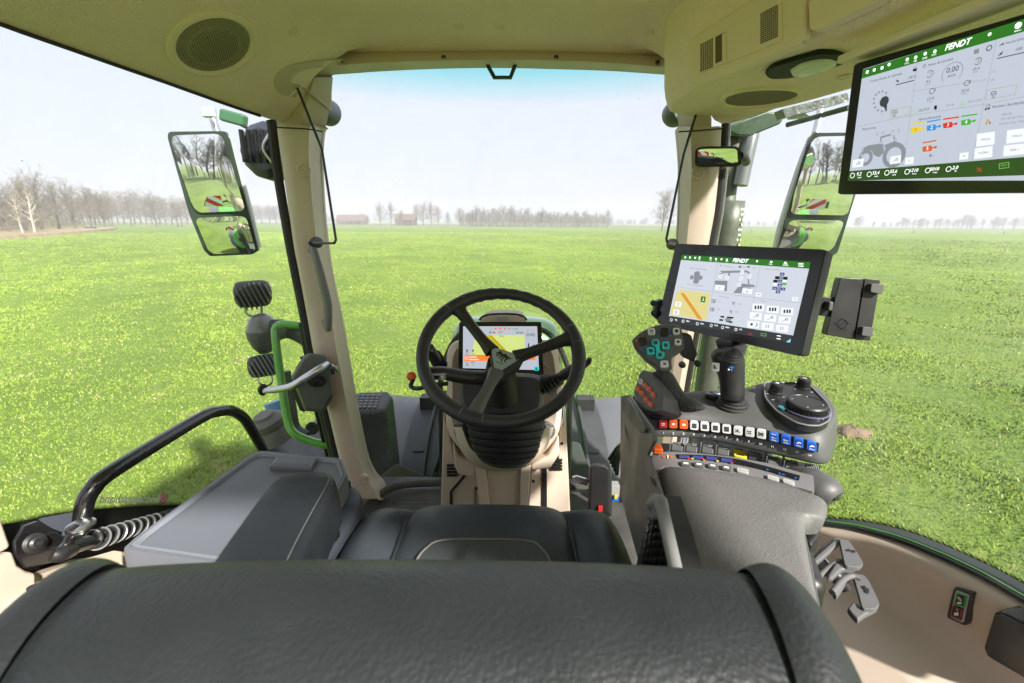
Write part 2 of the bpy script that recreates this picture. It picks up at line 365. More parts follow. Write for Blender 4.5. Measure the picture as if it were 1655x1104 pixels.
at = me.attributes.new('tone', 'FLOAT', 'POINT'); tv = np.where(rng.random(n) < .11, rng.uniform(.3, 1, n), rng.uniform(0, .2, n)); at.data.foreach_set('value', np.repeat(tv, 4).astype(np.float32))
o = bpy.data.objects.new('grass', me); sc.collection.objects.link(o); tag(o, 'short bright green pasture grass with a few dry blades', 'grass', kind='stuff')

# molehill right of the control console
mb = MB(); c = ZZ(1376, 700, GZ); soil = mat('soil', (.16, .115, .075), .9, bump=('noise', 40, 1, .02), var=.3)
rg = []
for i in range(7):
    t = i/6; rg.append([c+V3(math.cos(a)*(.30*(1-t)+.01)*(1+.25*math.sin(3*a+i)), math.sin(a)*(.22*(1-t)+.01)*(1+.2*math.cos(5*a)), .10*math.sin(t*1.57)+.01*math.sin(7*a+i*2)-.0) for a in [2*math.pi*j/22 for j in range(22)]])
mb.loft(rg, soil); tag(mb.build('molehill'), 'low brown molehill in the grass right of the armrest console', 'molehill')

# strips of other fields beyond the meadow
for nm, y0, y1, x0, x1, col in (('far_field', 330, 520, -700, 900, (.13, .10, .085)), ('far_pasture', 372, 430, -40, 90, (.12, .26, .03)), ('dry_bank', 60, 150, -330, -70, (.27, .22, .12))):
    mb = MB(); z = GZ+.06
    if nm == 'dry_bank':
        P = [ZZ(-60, 392, GZ), ZZ(60, 384, GZ), ZZ(120, 379, GZ), ZZ(190, 372, GZ), ZZ(150, 367.2, GZ), ZZ(-60, 367.2, GZ)]
        mb.loft([[V3(p[0], p[1], GZ-.05) for p in P], [V3(p[0]-1, p[1]+1, GZ+.5) for p in P]], mat(nm, col, .95, var=.3, varscale=.4))
    else: mb.poly([(x0, y0, z), (x1, y0, z), (x1, y1, z), (x0, y1, z)], mat(nm, col, .95, var=.2, varscale=.02)); 
    if nm == 'far_pasture': mb.v = [(a, b, GZ+.12) for a, b, c_ in mb.v]
    tag(mb.build(nm), kind='structure')

# ---------------------------------------------------------------- trees
BARK = mat('bark', (.13, .105, .085), .9, var=.25, varscale=1.5); TWIG = mat('twigs', (.145, .125, .085), .9, var=.2, varscale=.6)
BIRCH = mat('birch_bark', (.42, .38, .31), .8, var=.35, varscale=2); BUD = mat('budding_twigs', (.19, .19, .07), .9, var=.2, varscale=.6)
def tree_mesh(seed, H, spread=.45, bark=BARK, twig=TWIG, low=.22, dens=1.0, slim=1.0):
    rd = random.Random(seed); tr, cr = MB(), MB()
    def seg(mbx, a, b, ra, rb, m, s=3):
        t = unit(b-a); u = unit(np.cross(t, V3(.3, .5, .81))); v = np.cross(t, u)
        mbx.loft([[p+r_*(math.cos(2*math.pi*i/s)*u+math.sin(2*math.pi*i/s)*v) for i in range(s)] for p, r_ in ((a, ra), (b, rb))], m, caps=False)
    def rib(a, b, w_):
        t = b-a; u = unit(np.cross(t, V3(rd.uniform(-1, 1), rd.uniform(-1, 1), .2)))*w_
        cr.add([a-u, a+u, b], [[0, 1, 2]], twig)
    def grow(p, d, l, r, lv):
        k = 3 if lv < 2 else 2; q = p
        for i in range(k):
            nd = unit(d+V3(rd.gauss(0, .16), rd.gauss(0, .16), rd.gauss(.07, .1))); e = q+nd*l/k; ra, rb = r*(1-.6*i/k), r*(1-.6*(i+1)/k)
            (seg(tr if lv < 1 else cr, q, e, ra, rb, bark if lv < 3 else twig, 5 if lv == 0 else 3) if lv < 3 else rib(q, e, r*1.2))
            nch = {1: 3, 2: 3, 3: 3}.get(lv, 0)
            if lv >= 1 and lv < 4:
                for j in range(int(round(nch*dens))):
                    a = rd.uniform(0, 6.28); s = rd.uniform(.5, 1.0); perp = unit(np.cross(nd, V3(math.cos(a), math.sin(a), .3)))
                    grow(q+(e-q)*rd.random(), unit(nd*.75+perp*s), l*rd.uniform(.36, .6), max(rb*.55, .012), lv+1)
            q, d = e, nd
    # trunk
    p = V3(0, 0, -.1); tp = [p]; d = V3(rd.gauss(0, .04), rd.gauss(0, .04), 1)
    for i in range(5): p = p+unit(d+V3(rd.gauss(0, .05), rd.gauss(0, .05), 0))*H*.15; tp.append(p)
    rad = [H*.022*slim*(1-.14*i) for i in range(6)]
    for i in range(5): seg(tr, tp[i], tp[i+1], rad[i], rad[i+1], bark, 7)
    nl = int(15*dens)+4
    for i in range(nl):
        f = low+(1-low)*(i/nl)**.9; k = min(4, int(f*5)); b = tp[k]+(tp[k+1]-tp[k])*(f*5-k); a = i*2.4+rd.uniform(-.4, .4)
        el = .35+.9*f; dd = V3(math.cos(a)*math.cos(el), math.sin(a)*math.cos(el), math.sin(el)); L_ = H*(spread*(1-.35*abs(f-.45)))*rd.uniform(.75, 1.1)
        grow(b, dd, L_*.8, rad[k]*.42, 1)
    return tr, cr
PROTO = {}
def proto(kind, seed, **kw):
    tr, cr = tree_mesh(seed, **kw); e = thing('bare_tree', 'x', 'tree', (0, 0, 0))
    tr.build('trunk', e, smooth=60, fix=False); cr.build('crown', e, smooth=0, fix=False); PROTO.setdefault(kind, []).append(e); e.hide_render = False
    return e
for s in range(4): proto('round', 11+s, H=12, spread=.46, low=.2)
for s in range(3): proto('slim', 31+s, H=12, spread=.27, low=.3, dens=.9)
for s in range(2): proto('birch', 51+s, H=12, spread=.26, low=.3, bark=BIRCH, dens=.8)
for s in range(2): proto('hedge', 61+s, H=12, spread=.6, low=.04, twig=BUD, dens=1.0, slim=.6)
proto('bank', 71, H=12, spread=.62, low=.02, twig=TWIG, dens=1.1, slim=.6)
USED = set()
def plant(kind, i, x, y, h, name, label, group=None, rz=None, wide=1.0):
    p = PROTO[kind][i % len(PROTO[kind])]
    if p not in USED: USED.add(p); e = p
    else:
        e = p.copy(); sc.collection.objects.link(e)
        for c in p.children: q = c.copy(); sc.collection.objects.link(q); q.parent = e
    e.name = name; e.location = (x, y, GZ); s = h/12.0; e.scale = (s*wide, s*wide, s); e.rotation_euler = (0, 0, random.uniform(0, 6.28) if rz is None else rz)
    for k in ('label', 'category', 'group'):
        if k in e: del e[k]
    return tag(e, label, 'tree' if 'tree' in name or 'birch' in name else 'hedge', group)
def at(px, y): r = ray(px, 360); return r[0]/r[1]*y
def hpx(topy, y): return (max(.5, (360-topy))/FPX)*y*1.02 + 2.9
# lone tree at the right-hand pillar
plant('round', 0, at(1071, 175), 175, hpx(311, 175), 'oak_tree', 'tall bare oak standing alone in the meadow beside the front pillar')
for k, (px, top, y) in enumerate([(615, 334, 300), (632, 333, 300), (648, 343, 285)]):
    plant('round', k+1, at(px, y), y, hpx(top, y), 'bare_tree', 'bare tree in the clump left of the brick barn', 'clump left of the barn')
for k, (px, top, y) in enumerate([(672, 335, 330), (684, 332, 320), (697, 332, 320), (708, 336, 330)]):
    plant('round', k, at(px, y), y, hpx(top, y), 'bare_tree', 'bare tree in the clump right of the brick barn', 'clump right of the barn')
plant('round', 2, at(724, 320), 320, hpx(346, 320), 'bare_tree', 'small round bare tree alone just right of the barn clump')
px = 744; k = 0
while px < 985:
    y = random.uniform(265, 350); top = 344-6*math.exp(-((px-800)/40)**2)+random.uniform(-4, 4)
    plant('slim' if k % 3 else 'round', k, at(px, y), y, hpx(top, y), 'bare_tree', 'bare tree in the long row along the far edge of the meadow', 'long tree row ahead', wide=1.2); px += random.uniform(3.2, 6); k += 1
px = 748; k = 0
while px < 985:
    plant('bank' if k % 2 else 'hedge', k, at(px, 300), 300+random.uniform(-6, 6), hpx(360, 300)+random.uniform(1.5, 3), 'hedge', 'low brush under the long row of trees ahead', 'brush under the tree row', wide=2.2); px += 11; k += 1
# left: woodland edge receding from close by to the pillar
k = 0; spots = [(-30, 282, 80), (12, 301, 88), (40, 292, 95), (66, 291, 105), (92, 297, 112), (120, 305, 125), (146, 305, 140), (168, 318, 150)]
for px, top, y in spots:
    plant('round' if k % 2 else 'slim', k, at(px, y), y, hpx(top, y), 'bare_tree', 'bare tree at the near edge of the wood far left', 'near trees of the left wood', wide=1.15); k += 1
for px, top, y in ((52, 300, 84), (33, 310, 80)):
    plant('birch', k, at(px, y), y, hpx(top, y), 'birch_tree', 'pale trunked birch at the near edge of the left wood', 'birches at the left wood'); k += 1
px = -60
while px < 305:
    y = 180+random.uniform(0, 80); top = 327-8*math.exp(-((px-215)/30)**2)+random.uniform(-6, 5)
    plant('round' if k % 3 else 'slim', k, at(px, y), y, hpx(top, y), 'bare_tree', 'hazy bare tree in the wood left of the left mirror', 'wood left of the mirror', wide=1.2); px += random.uniform(6, 11); k += 1
px = -70
while px < 135:
    y = 76+.4*(px+60); plant('bank' if k % 2 else 'hedge', k, at(px, y), y, 2.5+random.uniform(.3, 1.5), 'hedge', 'dry brush on the bank below the left wood', 'brush on the left bank', wide=1.8); px += random.uniform(9, 13); k += 1
px = 400
while px < 600:
    y = 380; plant('round', k, at(px, y), y, hpx(337 if px < 475 else 349, y)+random.uniform(-2, 2), 'bare_tree', 'faint tree in the far row behind the left front pillar', 'far row at the left pillar', wide=1.4); px += random.uniform(9, 13); k += 1
px = 985
while px < 1270:
    y = 560; plant('round', k, at(px, y), y, hpx(354, y)+random.uniform(-2, 2), 'bare_tree', 'faint tree in the far row around the right front pillar', 'far row at the right pillar', wide=1.6); px += random.choice((4, 7, 12, 20))*random.uniform(.7, 1.2); k += 1
px = 1385
while px < 1720:
    y = 470; plant('round' if k % 2 else 'slim', k, at(px, y), y, hpx(350 if px < 1535 else 345, y)+random.uniform(-3.5, 3), 'bare_tree', 'faint tree in the far row below the overhead display', 'far row below the display', wide=1.6); px += random.choice((3, 5, 8, 15, 24))*random.uniform(.7, 1.2); k += 1
# behind the tractor, seen in the mirrors
for i in range(34):
    x = -40+i*2.4+random.uniform(-1, 1); y = -44-random.uniform(0, 14)
    plant('slim' if i % 3 else 'birch', i, x, y, random.uniform(15, 19), 'bare_tree', 'tall bare tree of the wood reflected in the mirrors', 'wood behind the tractor')
for i in range(9):
    plant('bank', i, -32+i*8, -43, 2.6, 'hedge', 'greening brush along the wood reflected in the mirrors', 'brush behind the tractor', wide=2.2)
for e in [p for L_ in PROTO.values() for p in L_ if p not in USED]:
    for c in list(e.children): bpy.data.objects.remove(c)
    bpy.data.objects.remove(e)
# barns
BRICK = mat('red_brick', (.10, .068, .055), .85, var=.2, varscale=2); ROOFT = mat('roof_tiles', (.115, .07, .055), .8, var=.2, varscale=2)
def barn(px, y, w_, d_, hw, hr, label, name):
    x = at(px, y); e = thing(name, label, 'barn', (x, y, GZ)); b = MB(); b.prism([(x-w_/2, y, GZ), (x+w_/2, y, GZ), (x+w_/2, y+d_, GZ), (x-w_/2, y+d_, GZ)], (0, 0, hw), BRICK); b.build('wall', e)
    r = MB(); z = GZ+hw
    r.prism([(x-w_/2-.6, y-.5, z), (x-w_/2-.6, y+d_+.5, z), (x-w_/2-.6, y+d_/2, z+hr)], (w_+1.2, 0, 0), ROOFT); r.build('roof', e)
    for i in (-.28, .05, .3):
        q = MB(); q.box((x+i*w_, y-.05, GZ+hw*.4), (1, 0, 0), (0, 1, 0), (0, 0, 1), (w_*.09, .12, hw*.7 if i > 0 else hw*.3), DECALK); q.build('barn_door' if i > .2 else 'window', e)
barn(654, 318, 13, 9, 3.6, 4.2, 'dark red brick barn between two clumps of bare trees', 'brick_barn')
barn(566, 372, 22, 10, 3.0, 4.6, 'long barn with orange red roof beyond the left front pillar', 'long_barn')
# fence posts, trough
WOODP = mat('weathered_wood', (.14, .11, .085), .9, var=.3, varscale=8)
for i, (px, py) in enumerate([(667, 367), (1012, 368), (1213, 377), (1476, 377), (1622, 379)]):
    p = ZZ(px, py, GZ); b = MB(); h = 1.25; b.loft([[p+V3(math.cos(a)*r_+dx, math.sin(a)*r_, z) for a in [math.pi/4*j for j in range(8)]] for r_, z, dx in ((.11, -.1, 0), (.10, .6, .02), (.095, h, .03), (.05, h+.05, .03))], WOODP)
    b.build('fence_post')
    tag(bpy.data.objects[-1] if False else list(sc.collection.objects)[-1], ['short wooden fence post beside the brick barn', 'short wooden post at the right end of the tree row', 'wooden fence post in the meadow behind the exhaust', 'wooden fence post in the meadow right of the right mirror', 'wooden fence post at the far right edge of the meadow'][i], 'fence post', 'meadow fence posts')
p = ZZ(147, 372, GZ); b = MB(); b.box(p+V3(0, 0, .45), (1, .2, 0), (-.2, 1, 0), (0, 0, 1), (2.4, .9, .8), mat('dark_trough', (.05, .06, .07), .7, var=.2)); b.box(p+V3(0, 0, .87), (1, .2, 0), (-.2, 1, 0), (0, 0, 1), (2.5, 1.0, .07), mat('trough_rim', (.12, .13, .14), .7)); tag(b.build('water_trough', bevel=.03), 'dark grey water trough standing at the end of the left wood', 'trough')
# ================================================================ cab shell
XC = -.04
cab = thing('tractor_cab', 'beige lined tractor cab with textured headliner, front pillars and large panes', 'tractor cab', (XC, .6, -1.15))
S_ = lambda t: (lambda u: u*u*(3-2*u))(min(1, max(0, t)))
def edge_x(y, side):                        # half width of the roof lining
    return XC+side*float(np.interp(y, [-.9, .75, 1.0, 1.25, 1.5, 1.72], [.98, .98, .955, .90, .835, .765]))
def edge_z(y): return float(np.interp(y, [-.9, .9, 1.3, 1.72], [.37, .365, .35, .325]))
def top_z(y): return float(np.interp(y, [-.9, 0, 1.0, 1.30, 1.42, 1.66], [.50, .52, .525, .53, .560, .537]))
ys = list(np.linspace(-.35, 1.60, 26))
mb = MB(); rows = []
for y in ys:
    row = []
    for i in range(41):
        s = -1+2*i/40; e = abs(edge_x(y, 1)-XC); x = XC+s*e
        z = edge_z(y)+(top_z(y)-edge_z(y))*S_((e-abs(s)*e)/.42)
        row.append(V3(x, y, z))
    rows.append(row)
# the lining runs down at the front corners to meet pillars and windscreen header
def front_row(f):
    row = []
    for i in range(41):
        s = -1+2*i/40; e = abs(edge_x(1.60+.12*f, 1)-XC); x = XC+s*e; y = 1.60+.10*f+.0*s
        z0 = top_z(y); z = edge_z(y)+(z0-edge_z(y))*S_((e-abs(s)*e)/(.30-.08*f))
        row.append(V3(x, y, z))
    return row
rows += [front_row(.5), front_row(1.0)]
mb.loft(rows, LINER, closed=False, caps=False); mb.loft([[p+V3(0, 0, .16) for p in r] for r in rows], GREEN, closed=False, caps=False)
for a, b in ((rows[0], [p+V3(0, 0, .16) for p in rows[0]]), (rows[-1], [p+V3(0, .06, .16) for p in rows[-1]])): mb.loft([a, b], LINER, closed=False, caps=False)
for k in (0, -1): mb.loft([[r[k] for r in rows], [r[k]+V3(.03*(1 if k else -1), 0, .02) for r in rows], [r[k]+V3(.02*(1 if k else -1), 0, .16) for r in rows]], BLACK if k == 0 else GREEN, closed=False, caps=False)
head = mb.build('headliner', cab, smooth=60, fix=False)
def hit_ok(o, px, py):
    ev = o.evaluated_get(bpy.context.evaluated_depsgraph_get()); iv = o.matrix_world.inverted(); return ev.ray_cast(iv @ Vector((0, 0, 0)), iv.to_3x3() @ Vector(unit(ray(px, py))))[0]
def hit(o, px, py):
    bpy.context.view_layer.update(); ev = o.evaluated_get(bpy.context.evaluated_depsgraph_get()); mw = o.matrix_world; iv = mw.inverted()
    d = Vector(unit(ray(px, py))); ok, loc, nr, _ = ev.ray_cast(iv @ Vector((0, 0, 0)), iv.to_3x3() @ d)
    p = np.array(mw @ loc); nr = np.array(mw.to_3x3() @ nr); return p, (nr if nr@p < 0 else -nr)
# round cover buttons in the lining
def on_liner(px, py):
    r = ray(px, py); best = None
    for t in np.linspace(.4, 2.2, 1400):
        p = r*t
        if p[1] > 1.7: break
        e = abs(edge_x(p[1], 1)-XC); z = edge_z(p[1])+(top_z(p[1])-edge_z(p[1]))*S_((e-abs(p[0]-XC))/(.42 if p[1] < 1.6 else .28))
        if p[2] >= z-.001: return p
    return r*1.3
for px, py in ((474, 49), (742, 44), (808, 44), (1050, 52)):
    p, nn = hit(head, px, py); b = MB(); b.lathe(p-nn*.002, nn, [(.014, 0), (.015, .004), (.011, .006), (.008, .0045), (.007, .006), (0.001, .006)], DUCT, 20); b.build('cover_button', cab)
# header trim round the top of the windscreen
outer = [(478, 157), (455, 153), (445, 140), (448, 122), (464, 108), (492, 101), (540, 96), (620, 91), (720, 88), (811, 86), (900, 88), (990, 92), (1090, 99)]
mid = [(486, 138), (476, 138), (470, 133), (472, 125), (484, 116), (503, 110), (545, 105.5), (622, 101), (720, 98), (811, 97), (900, 98), (990, 102), (1090, 110)]
glas = [(536, 180), (536, 160), (536, 140), (536, 128), (537, 123), (540, 121), (560, 119.5), (625, 115), (720, 111), (811, 110), (900, 112), (990, 115), (1090, 122)]
def den(P): return catmull([V3(*p) for p in P], 4)
o_, m_, g_ = den(outer), den(mid), den(glas)
yo = lambda px: 1.70
mb = MB(); R1 = [YY(p[0], p[1], 1.655) for p in o_]; R1b = [YY(p[0], p[1], 1.72)+V3(0, 0, .02) for p in o_]
def front_of(p, y, d):
    q = YY(p[0], p[1], y); h, _n = hit(head, p[0], p[1]) if hit_ok(head, p[0], p[1]) else (q*9, 0)
    return q if np.linalg.norm(h) > np.linalg.norm(q) else h*(1-d/np.linalg.norm(h))
R1 = [front_of(p, 1.655, .004) for p in o_]; R1b = [(lambda a_, c_: a_+unit(a_)*.012 if np.linalg.norm(a_) < np.linalg.norm(c_)*.985 else YY(p[0], p[1], 1.72)+V3(0, .01, .035))(R1[i_], YY(p[0], p[1], 1.655)) for i_, p in enumerate(o_)]; R2 = [front_of(p, 1.645, .010) for p in m_]; R3 = [YY(q[0]*.25+p[0]*.75, q[1]*.25+p[1]*.75, 1.68) for p, q in zip(m_, g_)]; R4 = [YY(p[0], p[1], 1.80) for p in g_]
mb.loft([R1b, R1, R2, R3, R4], BEIGE, closed=False, caps=False); mb.build('header_trim', cab, smooth=35, fix=False)
for px, py in ((464, 122), (551, 101), (717, 93), (899, 93), (1063, 101)):
    b = MB(); p = YY(px, py, 1.648); b.lathe(p, (0, -1, -.15), [(.007, -.004), (.0075, .001), (.004, .001), (.003, -.002), (.0005, -.002)], BLACK, 14); b.build('trim_screw', cab)
# pillars
def pillar(st, name, y0, y1, y2):
    rings = []
    for py, xl, xr in st:
        a = YY(xl, py, y0); m1 = YY(xl+(xr-xl)*.28, py, y0-.035); m2 = YY(xl+(xr-xl)*.72, py, y0-.02); b = YY(xr, py, y1); c = YY(xr, py, y1)+V3(0, .06, 0); d = YY(xl, py, y0)+V3(0, .16, 0)
        out = unit(V3(a[0]-b[0], 0, 0)); rings.append([a, (a+m1)/2+V3(0, -.012, 0), m1, m2, (m2*.55+b*.45)+V3(0, -.012, 0), b, c+out*.01, d])
    rr = [catmull([r[i] for r in rings], 4) for i in range(8)]; R_ = [[rr[i][k] for i in range(8)] for k in range(len(rr[0]))]
    b = MB(); b.loft(R_, BEIGE); return b.build(name, cab, smooth=38)
LP = [(203, 449, 525), (209, 448, 520), (240, 452, 517), (274, 457, 517), (342, 467, 521), (399, 475, 527), (440, 483, 533), (521, 498, 550), (576, 508, 560), (657, 528, 574), (740, 548, 591), (772, 556, 604), (788, 560, 618), (806, 570, 624)]
RP = [(205, 1096, 1168), (212, 1096, 1166), (266, 1100, 1163), (342, 1099, 1155), (392, 1096, 1146), (480, 1090, 1132), (560, 1083, 1118), (640, 1074, 1104), (740, 1058, 1090), (800, 1045, 1080)]
lp = pillar(LP, 'front_pillar', 1.60, 1.78, 0)
rp = pillar([(py, xr, xl) for py, xl, xr in RP], 'front_pillar', 1.60, 1.78, 0)
for nm, C0, C1 in (('l', [(125, 478, 538), (150, 465, 536), (170, 455, 534), (190, 447, 530), (214, 446, 524)], 1), ('r', [(150, 1088, 1140), (170, 1092, 1140), (190, 1095, 1150), (215, 1098, 1150)], 1)):
    b = MB(); b.loft([[YY(xl, py, 1.71), YY(xl*.5+xr*.5, py, 1.70), YY(xr if nm == 'l' else xr, py, 1.79), YY(xr, py, 1.84)] if nm == 'l' else [YY(xl, py, 1.84), YY(xl, py, 1.79), YY(xl*.5+xr*.5, py, 1.70), YY(xr, py, 1.71)] for py, xl, xr in C0], BEIGE, closed=False, caps=False); b.build('pillar_head', cab, smooth=60, fix=False)
for (px, py, y, dark) in ((491, 275, 1.558, 0), (588, 775, 1.575, 0), (1128, 279, 1.558, 0)):
    b = MB(); p = YY(px, py, y); b.lathe(p, (.15 if px < 800 else -.15, -1, .05), [(.021, -.01), (.021, .003), (.016, .005), (.014, .001), (.011, .001), (.009, .004), (.0035, .004), (.003, -.001), (.0005, -.001)], BEIGE, 24); b.build('pillar_plug', cab)
# seam where lining meets pillar, black door seals
for st, yy in (([(447, 206), (470, 207), (500, 209), (521, 213)], 1.555), ([(1097, 213), (1130, 211), (1166, 208)], 1.555)):
    b = MB(); b.tube([YY(x, y, yy) for x, y in st], .0022, DECALK, 6, 3); b.build('trim_seam', cab)
b = MB(); P = [(438, 195), (440, 206), (448, 274), (459, 342), (469, 399), (477, 440), (493, 521), (503, 576), (523, 657), (543, 740), (556, 800)]; b.tube([YY(x, y, 1.63) for x, y in P], .016, RUBBER, 8, 4)
b.tube([YY(x-6, y, 1.70) for x, y in P[6:]], .012, BLACKG, 8, 4); b.tube([YY(x-15+i*.8, y, 1.72) for i, (x, y) in enumerate(P[7:])], .008, BLACKG, 8, 4); b.build('door_seal', cab)
b = MB(); P = [(1172, 200), (1168, 266), (1160, 342), (1151, 392), (1137, 480), (1122, 560), (1108, 640), (1090, 740)]; b.tube([YY(x, y, 1.63) for x, y in P], .012, RUBBER, 8, 4); b.tube([YY(x+8, y, 1.66) for x, y in P], .0035, STEEL, 8, 4); b.build('door_seal', cab)
# lower front cross member and floor
b = MB(); b.prism([(-1.0, -.9, -1.22), (.92, -.9, -1.22), (.92, 1.2, -1.22), (.62, 1.92, -1.22), (-.70, 1.92, -1.22), (-1.0, 1.2, -1.22)], (0, 0, .05), BLACK)
P = smoothq([ZZ(540, 840, -1.15), ZZ(600, 800, -1.15), ZZ(632, 770, -1.15), ZZ(706, 764, -1.15), ZZ(700, 870, -1.15), ZZ(540, 880, -1.15)], .25)
b.build('floor', cab, smooth=0)
b = MB(); FM = mat('floor_mat', (.085, .083, .075), .75, bump=('noise', 90, .5, .002), var=.35, varscale=9)
b.prism(smoothq([V3(-.80, .2, -1.165), V3(-.72, 1.5, -1.165), V3(-.58, 1.80, -1.165), V3(.50, 1.80, -1.165), V3(.70, 1.5, -1.165), V3(.78, .2, -1.165)], .2), (0, 0, .012), FM)
fl = Plane(V3(0, 1.7, -1.152), (1, 0, 0), (0, 1, 0)); 
for q in ([(598, 812), (606, 806), (612, 806), (606, 813)], [(618, 812), (624, 806), (629, 806), (623, 813)]): b.fl(fl, q, FENDD, .002)
b.ln(fl, [(632, 813), (640, 807), (688, 807), (689, 813), (632, 813)], 1.2, FENDD, .002); b.build('floor_mat', cab, bevel=.004)
b = MB(); b.tube([ZZ(585, 826, -1.12), ZZ(625, 792, -1.12), ZZ(660, 783, -1.12), ZZ(712, 780, -1.12)], .016, FM, 8, 4); b.build('front_sill', cab); b = MB(); b.tube([ZZ(920, 786, -1.12), ZZ(990, 790, -1.12), ZZ(1050, 800, -1.12)], .016, FM, 8, 4); b.build('front_sill', cab)
# windscreen
b = MB(); LW = [(535, 55), (521, 160), (517, 260), (519, 330), (525, 399), (531, 440), (548, 521), (572, 657), (590, 740), (612, 786)]; RWn = [(1090, 55), (1098, 180), (1101, 266), (1100, 342), (1097, 392), (1092, 480), (1084, 560), (1076, 640), (1060, 740), (1046, 790)]
rings = []
for (lx, ly), (rx, ry) in zip(LW, RWn):
    a, c = YY(lx, ly, 1.80), YY(rx, ry, 1.80); rings.append([a*(1-t)+c*t+V3(0, .16*math.sin(math.pi*t)**.8, 0) for t in np.linspace(0, 1, 13)])
b.loft(rings, WSG, closed=False, caps=False); ws = b.build('windscreen', cab, smooth=80, fix=False)
ws.data.transform(Matrix.Translation((0, 0, 0)))
for k, sx in ((0, 1), (-1, -1)):             # printed dots fading inward on both pane edges
    fr = MB(); A = catmull([r[k] for r in rings[1:]], 3); W_ = [p+V3(sx*.022, -.004, 0) for p in A]; A = [p+V3(0, -.004, 0) for p in A]; fr.loft([A, W_], DOTS, closed=False, caps=False); fo = fr.build('printed_edge', cab, smooth=0, fix=False); a_ = fo.data.attributes.new('fade', 'FLOAT', 'POINT'); a_.data.foreach_set('value', np.array([1]*len(A)+[0]*len(A), dtype=np.float32))
def with_fade(o, vals):
    a = o.data.attributes.new('fade', 'FLOAT', 'POINT'); a.data.foreach_set('value', np.asarray(vals, dtype=np.float32))
MATS['windscreen_glass'].node_tree.nodes['Map Range'].inputs[1].default_value = .44+1.15; MATS['windscreen_glass'].node_tree.nodes['Map Range'].inputs[2].default_value = .56+1.15
b = MB(); P = [(783, 102), (797, 127), (827, 127), (837, 102)]; Q = [(790, 102), (801, 122), (823, 122), (830, 102)]
pl = Plane(YY(810, 110, 1.73), (1, 0, 0), (0, 0, 1))
for i in range(3): b.prism([pl.at(*P[i]), pl.at(*P[i+1]), pl.at(*Q[i+1]), pl.at(*Q[i])], (0, .012, 0), mat('dark_green_bracket', (.02, .045, .04), .4))
b.box(pl.at(810, 101), (1, 0, 0), (0, 1, 0), (0, 0, 1), (.13, .02, .01), mat('dark_green_bracket', (0, 0, 0)))
tag(b.build('sensor_bracket', bevel=.001), 'small dark trapezoid bracket hanging at the top centre of the windscreen', 'bracket')
# side panes
def pane(side, sill):
    b = MB(); T = [V3(edge_x(y, side)+side*.012, y, edge_z(y)) for y in np.linspace(-.3, 1.66, 14)]; rr_ = []
    for i, t in enumerate(T):
        z0 = float(np.interp(t[1], *sill)); bot = V3(t[0]*1.0-side*(.06 if t[1] < 1.3 else .04), t[1], z0); rr_.append([t*(1-f)+bot*f+V3(side*.035*math.sin(math.pi*f), 0, 0) for f in np.linspace(0, 1, 8)])
    b.loft(rr_, GLASS, closed=False, caps=False); return b.build('side_window', cab, smooth=80, fix=False), rr_
_, gl_l = pane(-1, ([-.9, .6, .9, 1.35, 1.7], [-.66, -.66, -.66, -.85, -1.12]))
_, gl_r = pane(1, ([-.9, .4, .6, .9, 1.35, 1.7], [-.55, -.55, -.58, -.66, -.85, -1.12]))
# left sill: black printed band of the door pane
def band(px_top, px_bot, x, mt, name, thick=.004):
    b = MB(); A = [XX(a[0], a[1], x) for a in px_top]; B = [XX(a[0], a[1], x) for a in px_bot]; A, B = catmull(A, 4), catmull(B, 4)
    b.loft([A, B, [p+V3(math.copysign(thick, x), 0, 0) for p in B], [p+V3(math.copysign(thick, x), 0, 0) for p in A]], mt, closed=False, caps=False); return b.build(name, cab, smooth=60)
BAND = mat('black_printed_band', (.012, .014, .012), .35)
bt = [(-260, 892), (-120, 870), (20, 848), (80, 835), (150, 826), (220, 821), (300, 819), (420, 822), (520, 850)]
band(bt, [(-260, 1000), (-120, 990), (20, 940), (80, 930), (150, 920), (220, 900), (300, 880), (420, 870), (520, 890)], -.86, BAND, 'window_band')
fr = MB(); A = catmull([XX(a[0], a[1], -.858) for a in bt], 4); B = catmull([XX(a[0], a[1]-14, -.858) for a in bt], 4); fr.loft([A, B], DOTS, closed=False, caps=False); fo = fr.build('printed_edge', cab, smooth=0, fix=False); with_fade(fo, [1]*len(A)+[0]*len(A))
A = [V3(edge_x(y, -1)+.006, y, edge_z(y)-.004) for y in np.linspace(-.3, 1.62, 40)]; fr = MB(); fr.tube([p+V3(.004, 0, .002) for p in A], .0045, BLACK, 8, 1); fr.build('roof_gasket', cab)
# ---- left rear beige side trim
b = MB()
P = [(-230, 700), (-60, 790), (0, 828), (20, 884), (6, 893), (-230, 900)]
b.prism([XX(x, y, -.80) for x, y in P], (-.06, 0, 0), BEIGE)
b.prism([XX(x, y, -.80) for x, y in [(-230, 905), (6, 896), (22, 890), (30, 912), (44, 922), (60, 926), (60, 960), (-230, 1180)]], (-.06, 0, 0), BEIGE)
b.build('corner_trim', cab, bevel=.006)
b = MB()        # wheel-house cover: a rounded shelf dropping towards the seat
prof = [(-.84, -.60), (-.80, -.575), (-.72, -.565), (-.66, -.575), (-.63, -.60), (-.61, -.66), (-.58, -.80), (-.56, -1.16)]
rings = []
for y, dz, dx in ((-.9, .02, 0), (-.2, .02, 0), (.25, .015, 0), (.48, 0, 0), (.60, -.01, 0), (.66, -.03, 0), (.69, -.09, 0), (.70, -.2, 0), (.70, -.55, 0)):
    rings.append([V3(x+dx, y, max(z+dz if z > -1.1 else z, -1.17)) for x, z in prof])
b.loft(rings, BEIGE, closed=False, caps=False); b.build('wheelhouse_cover', cab, smooth=50, sub=1)
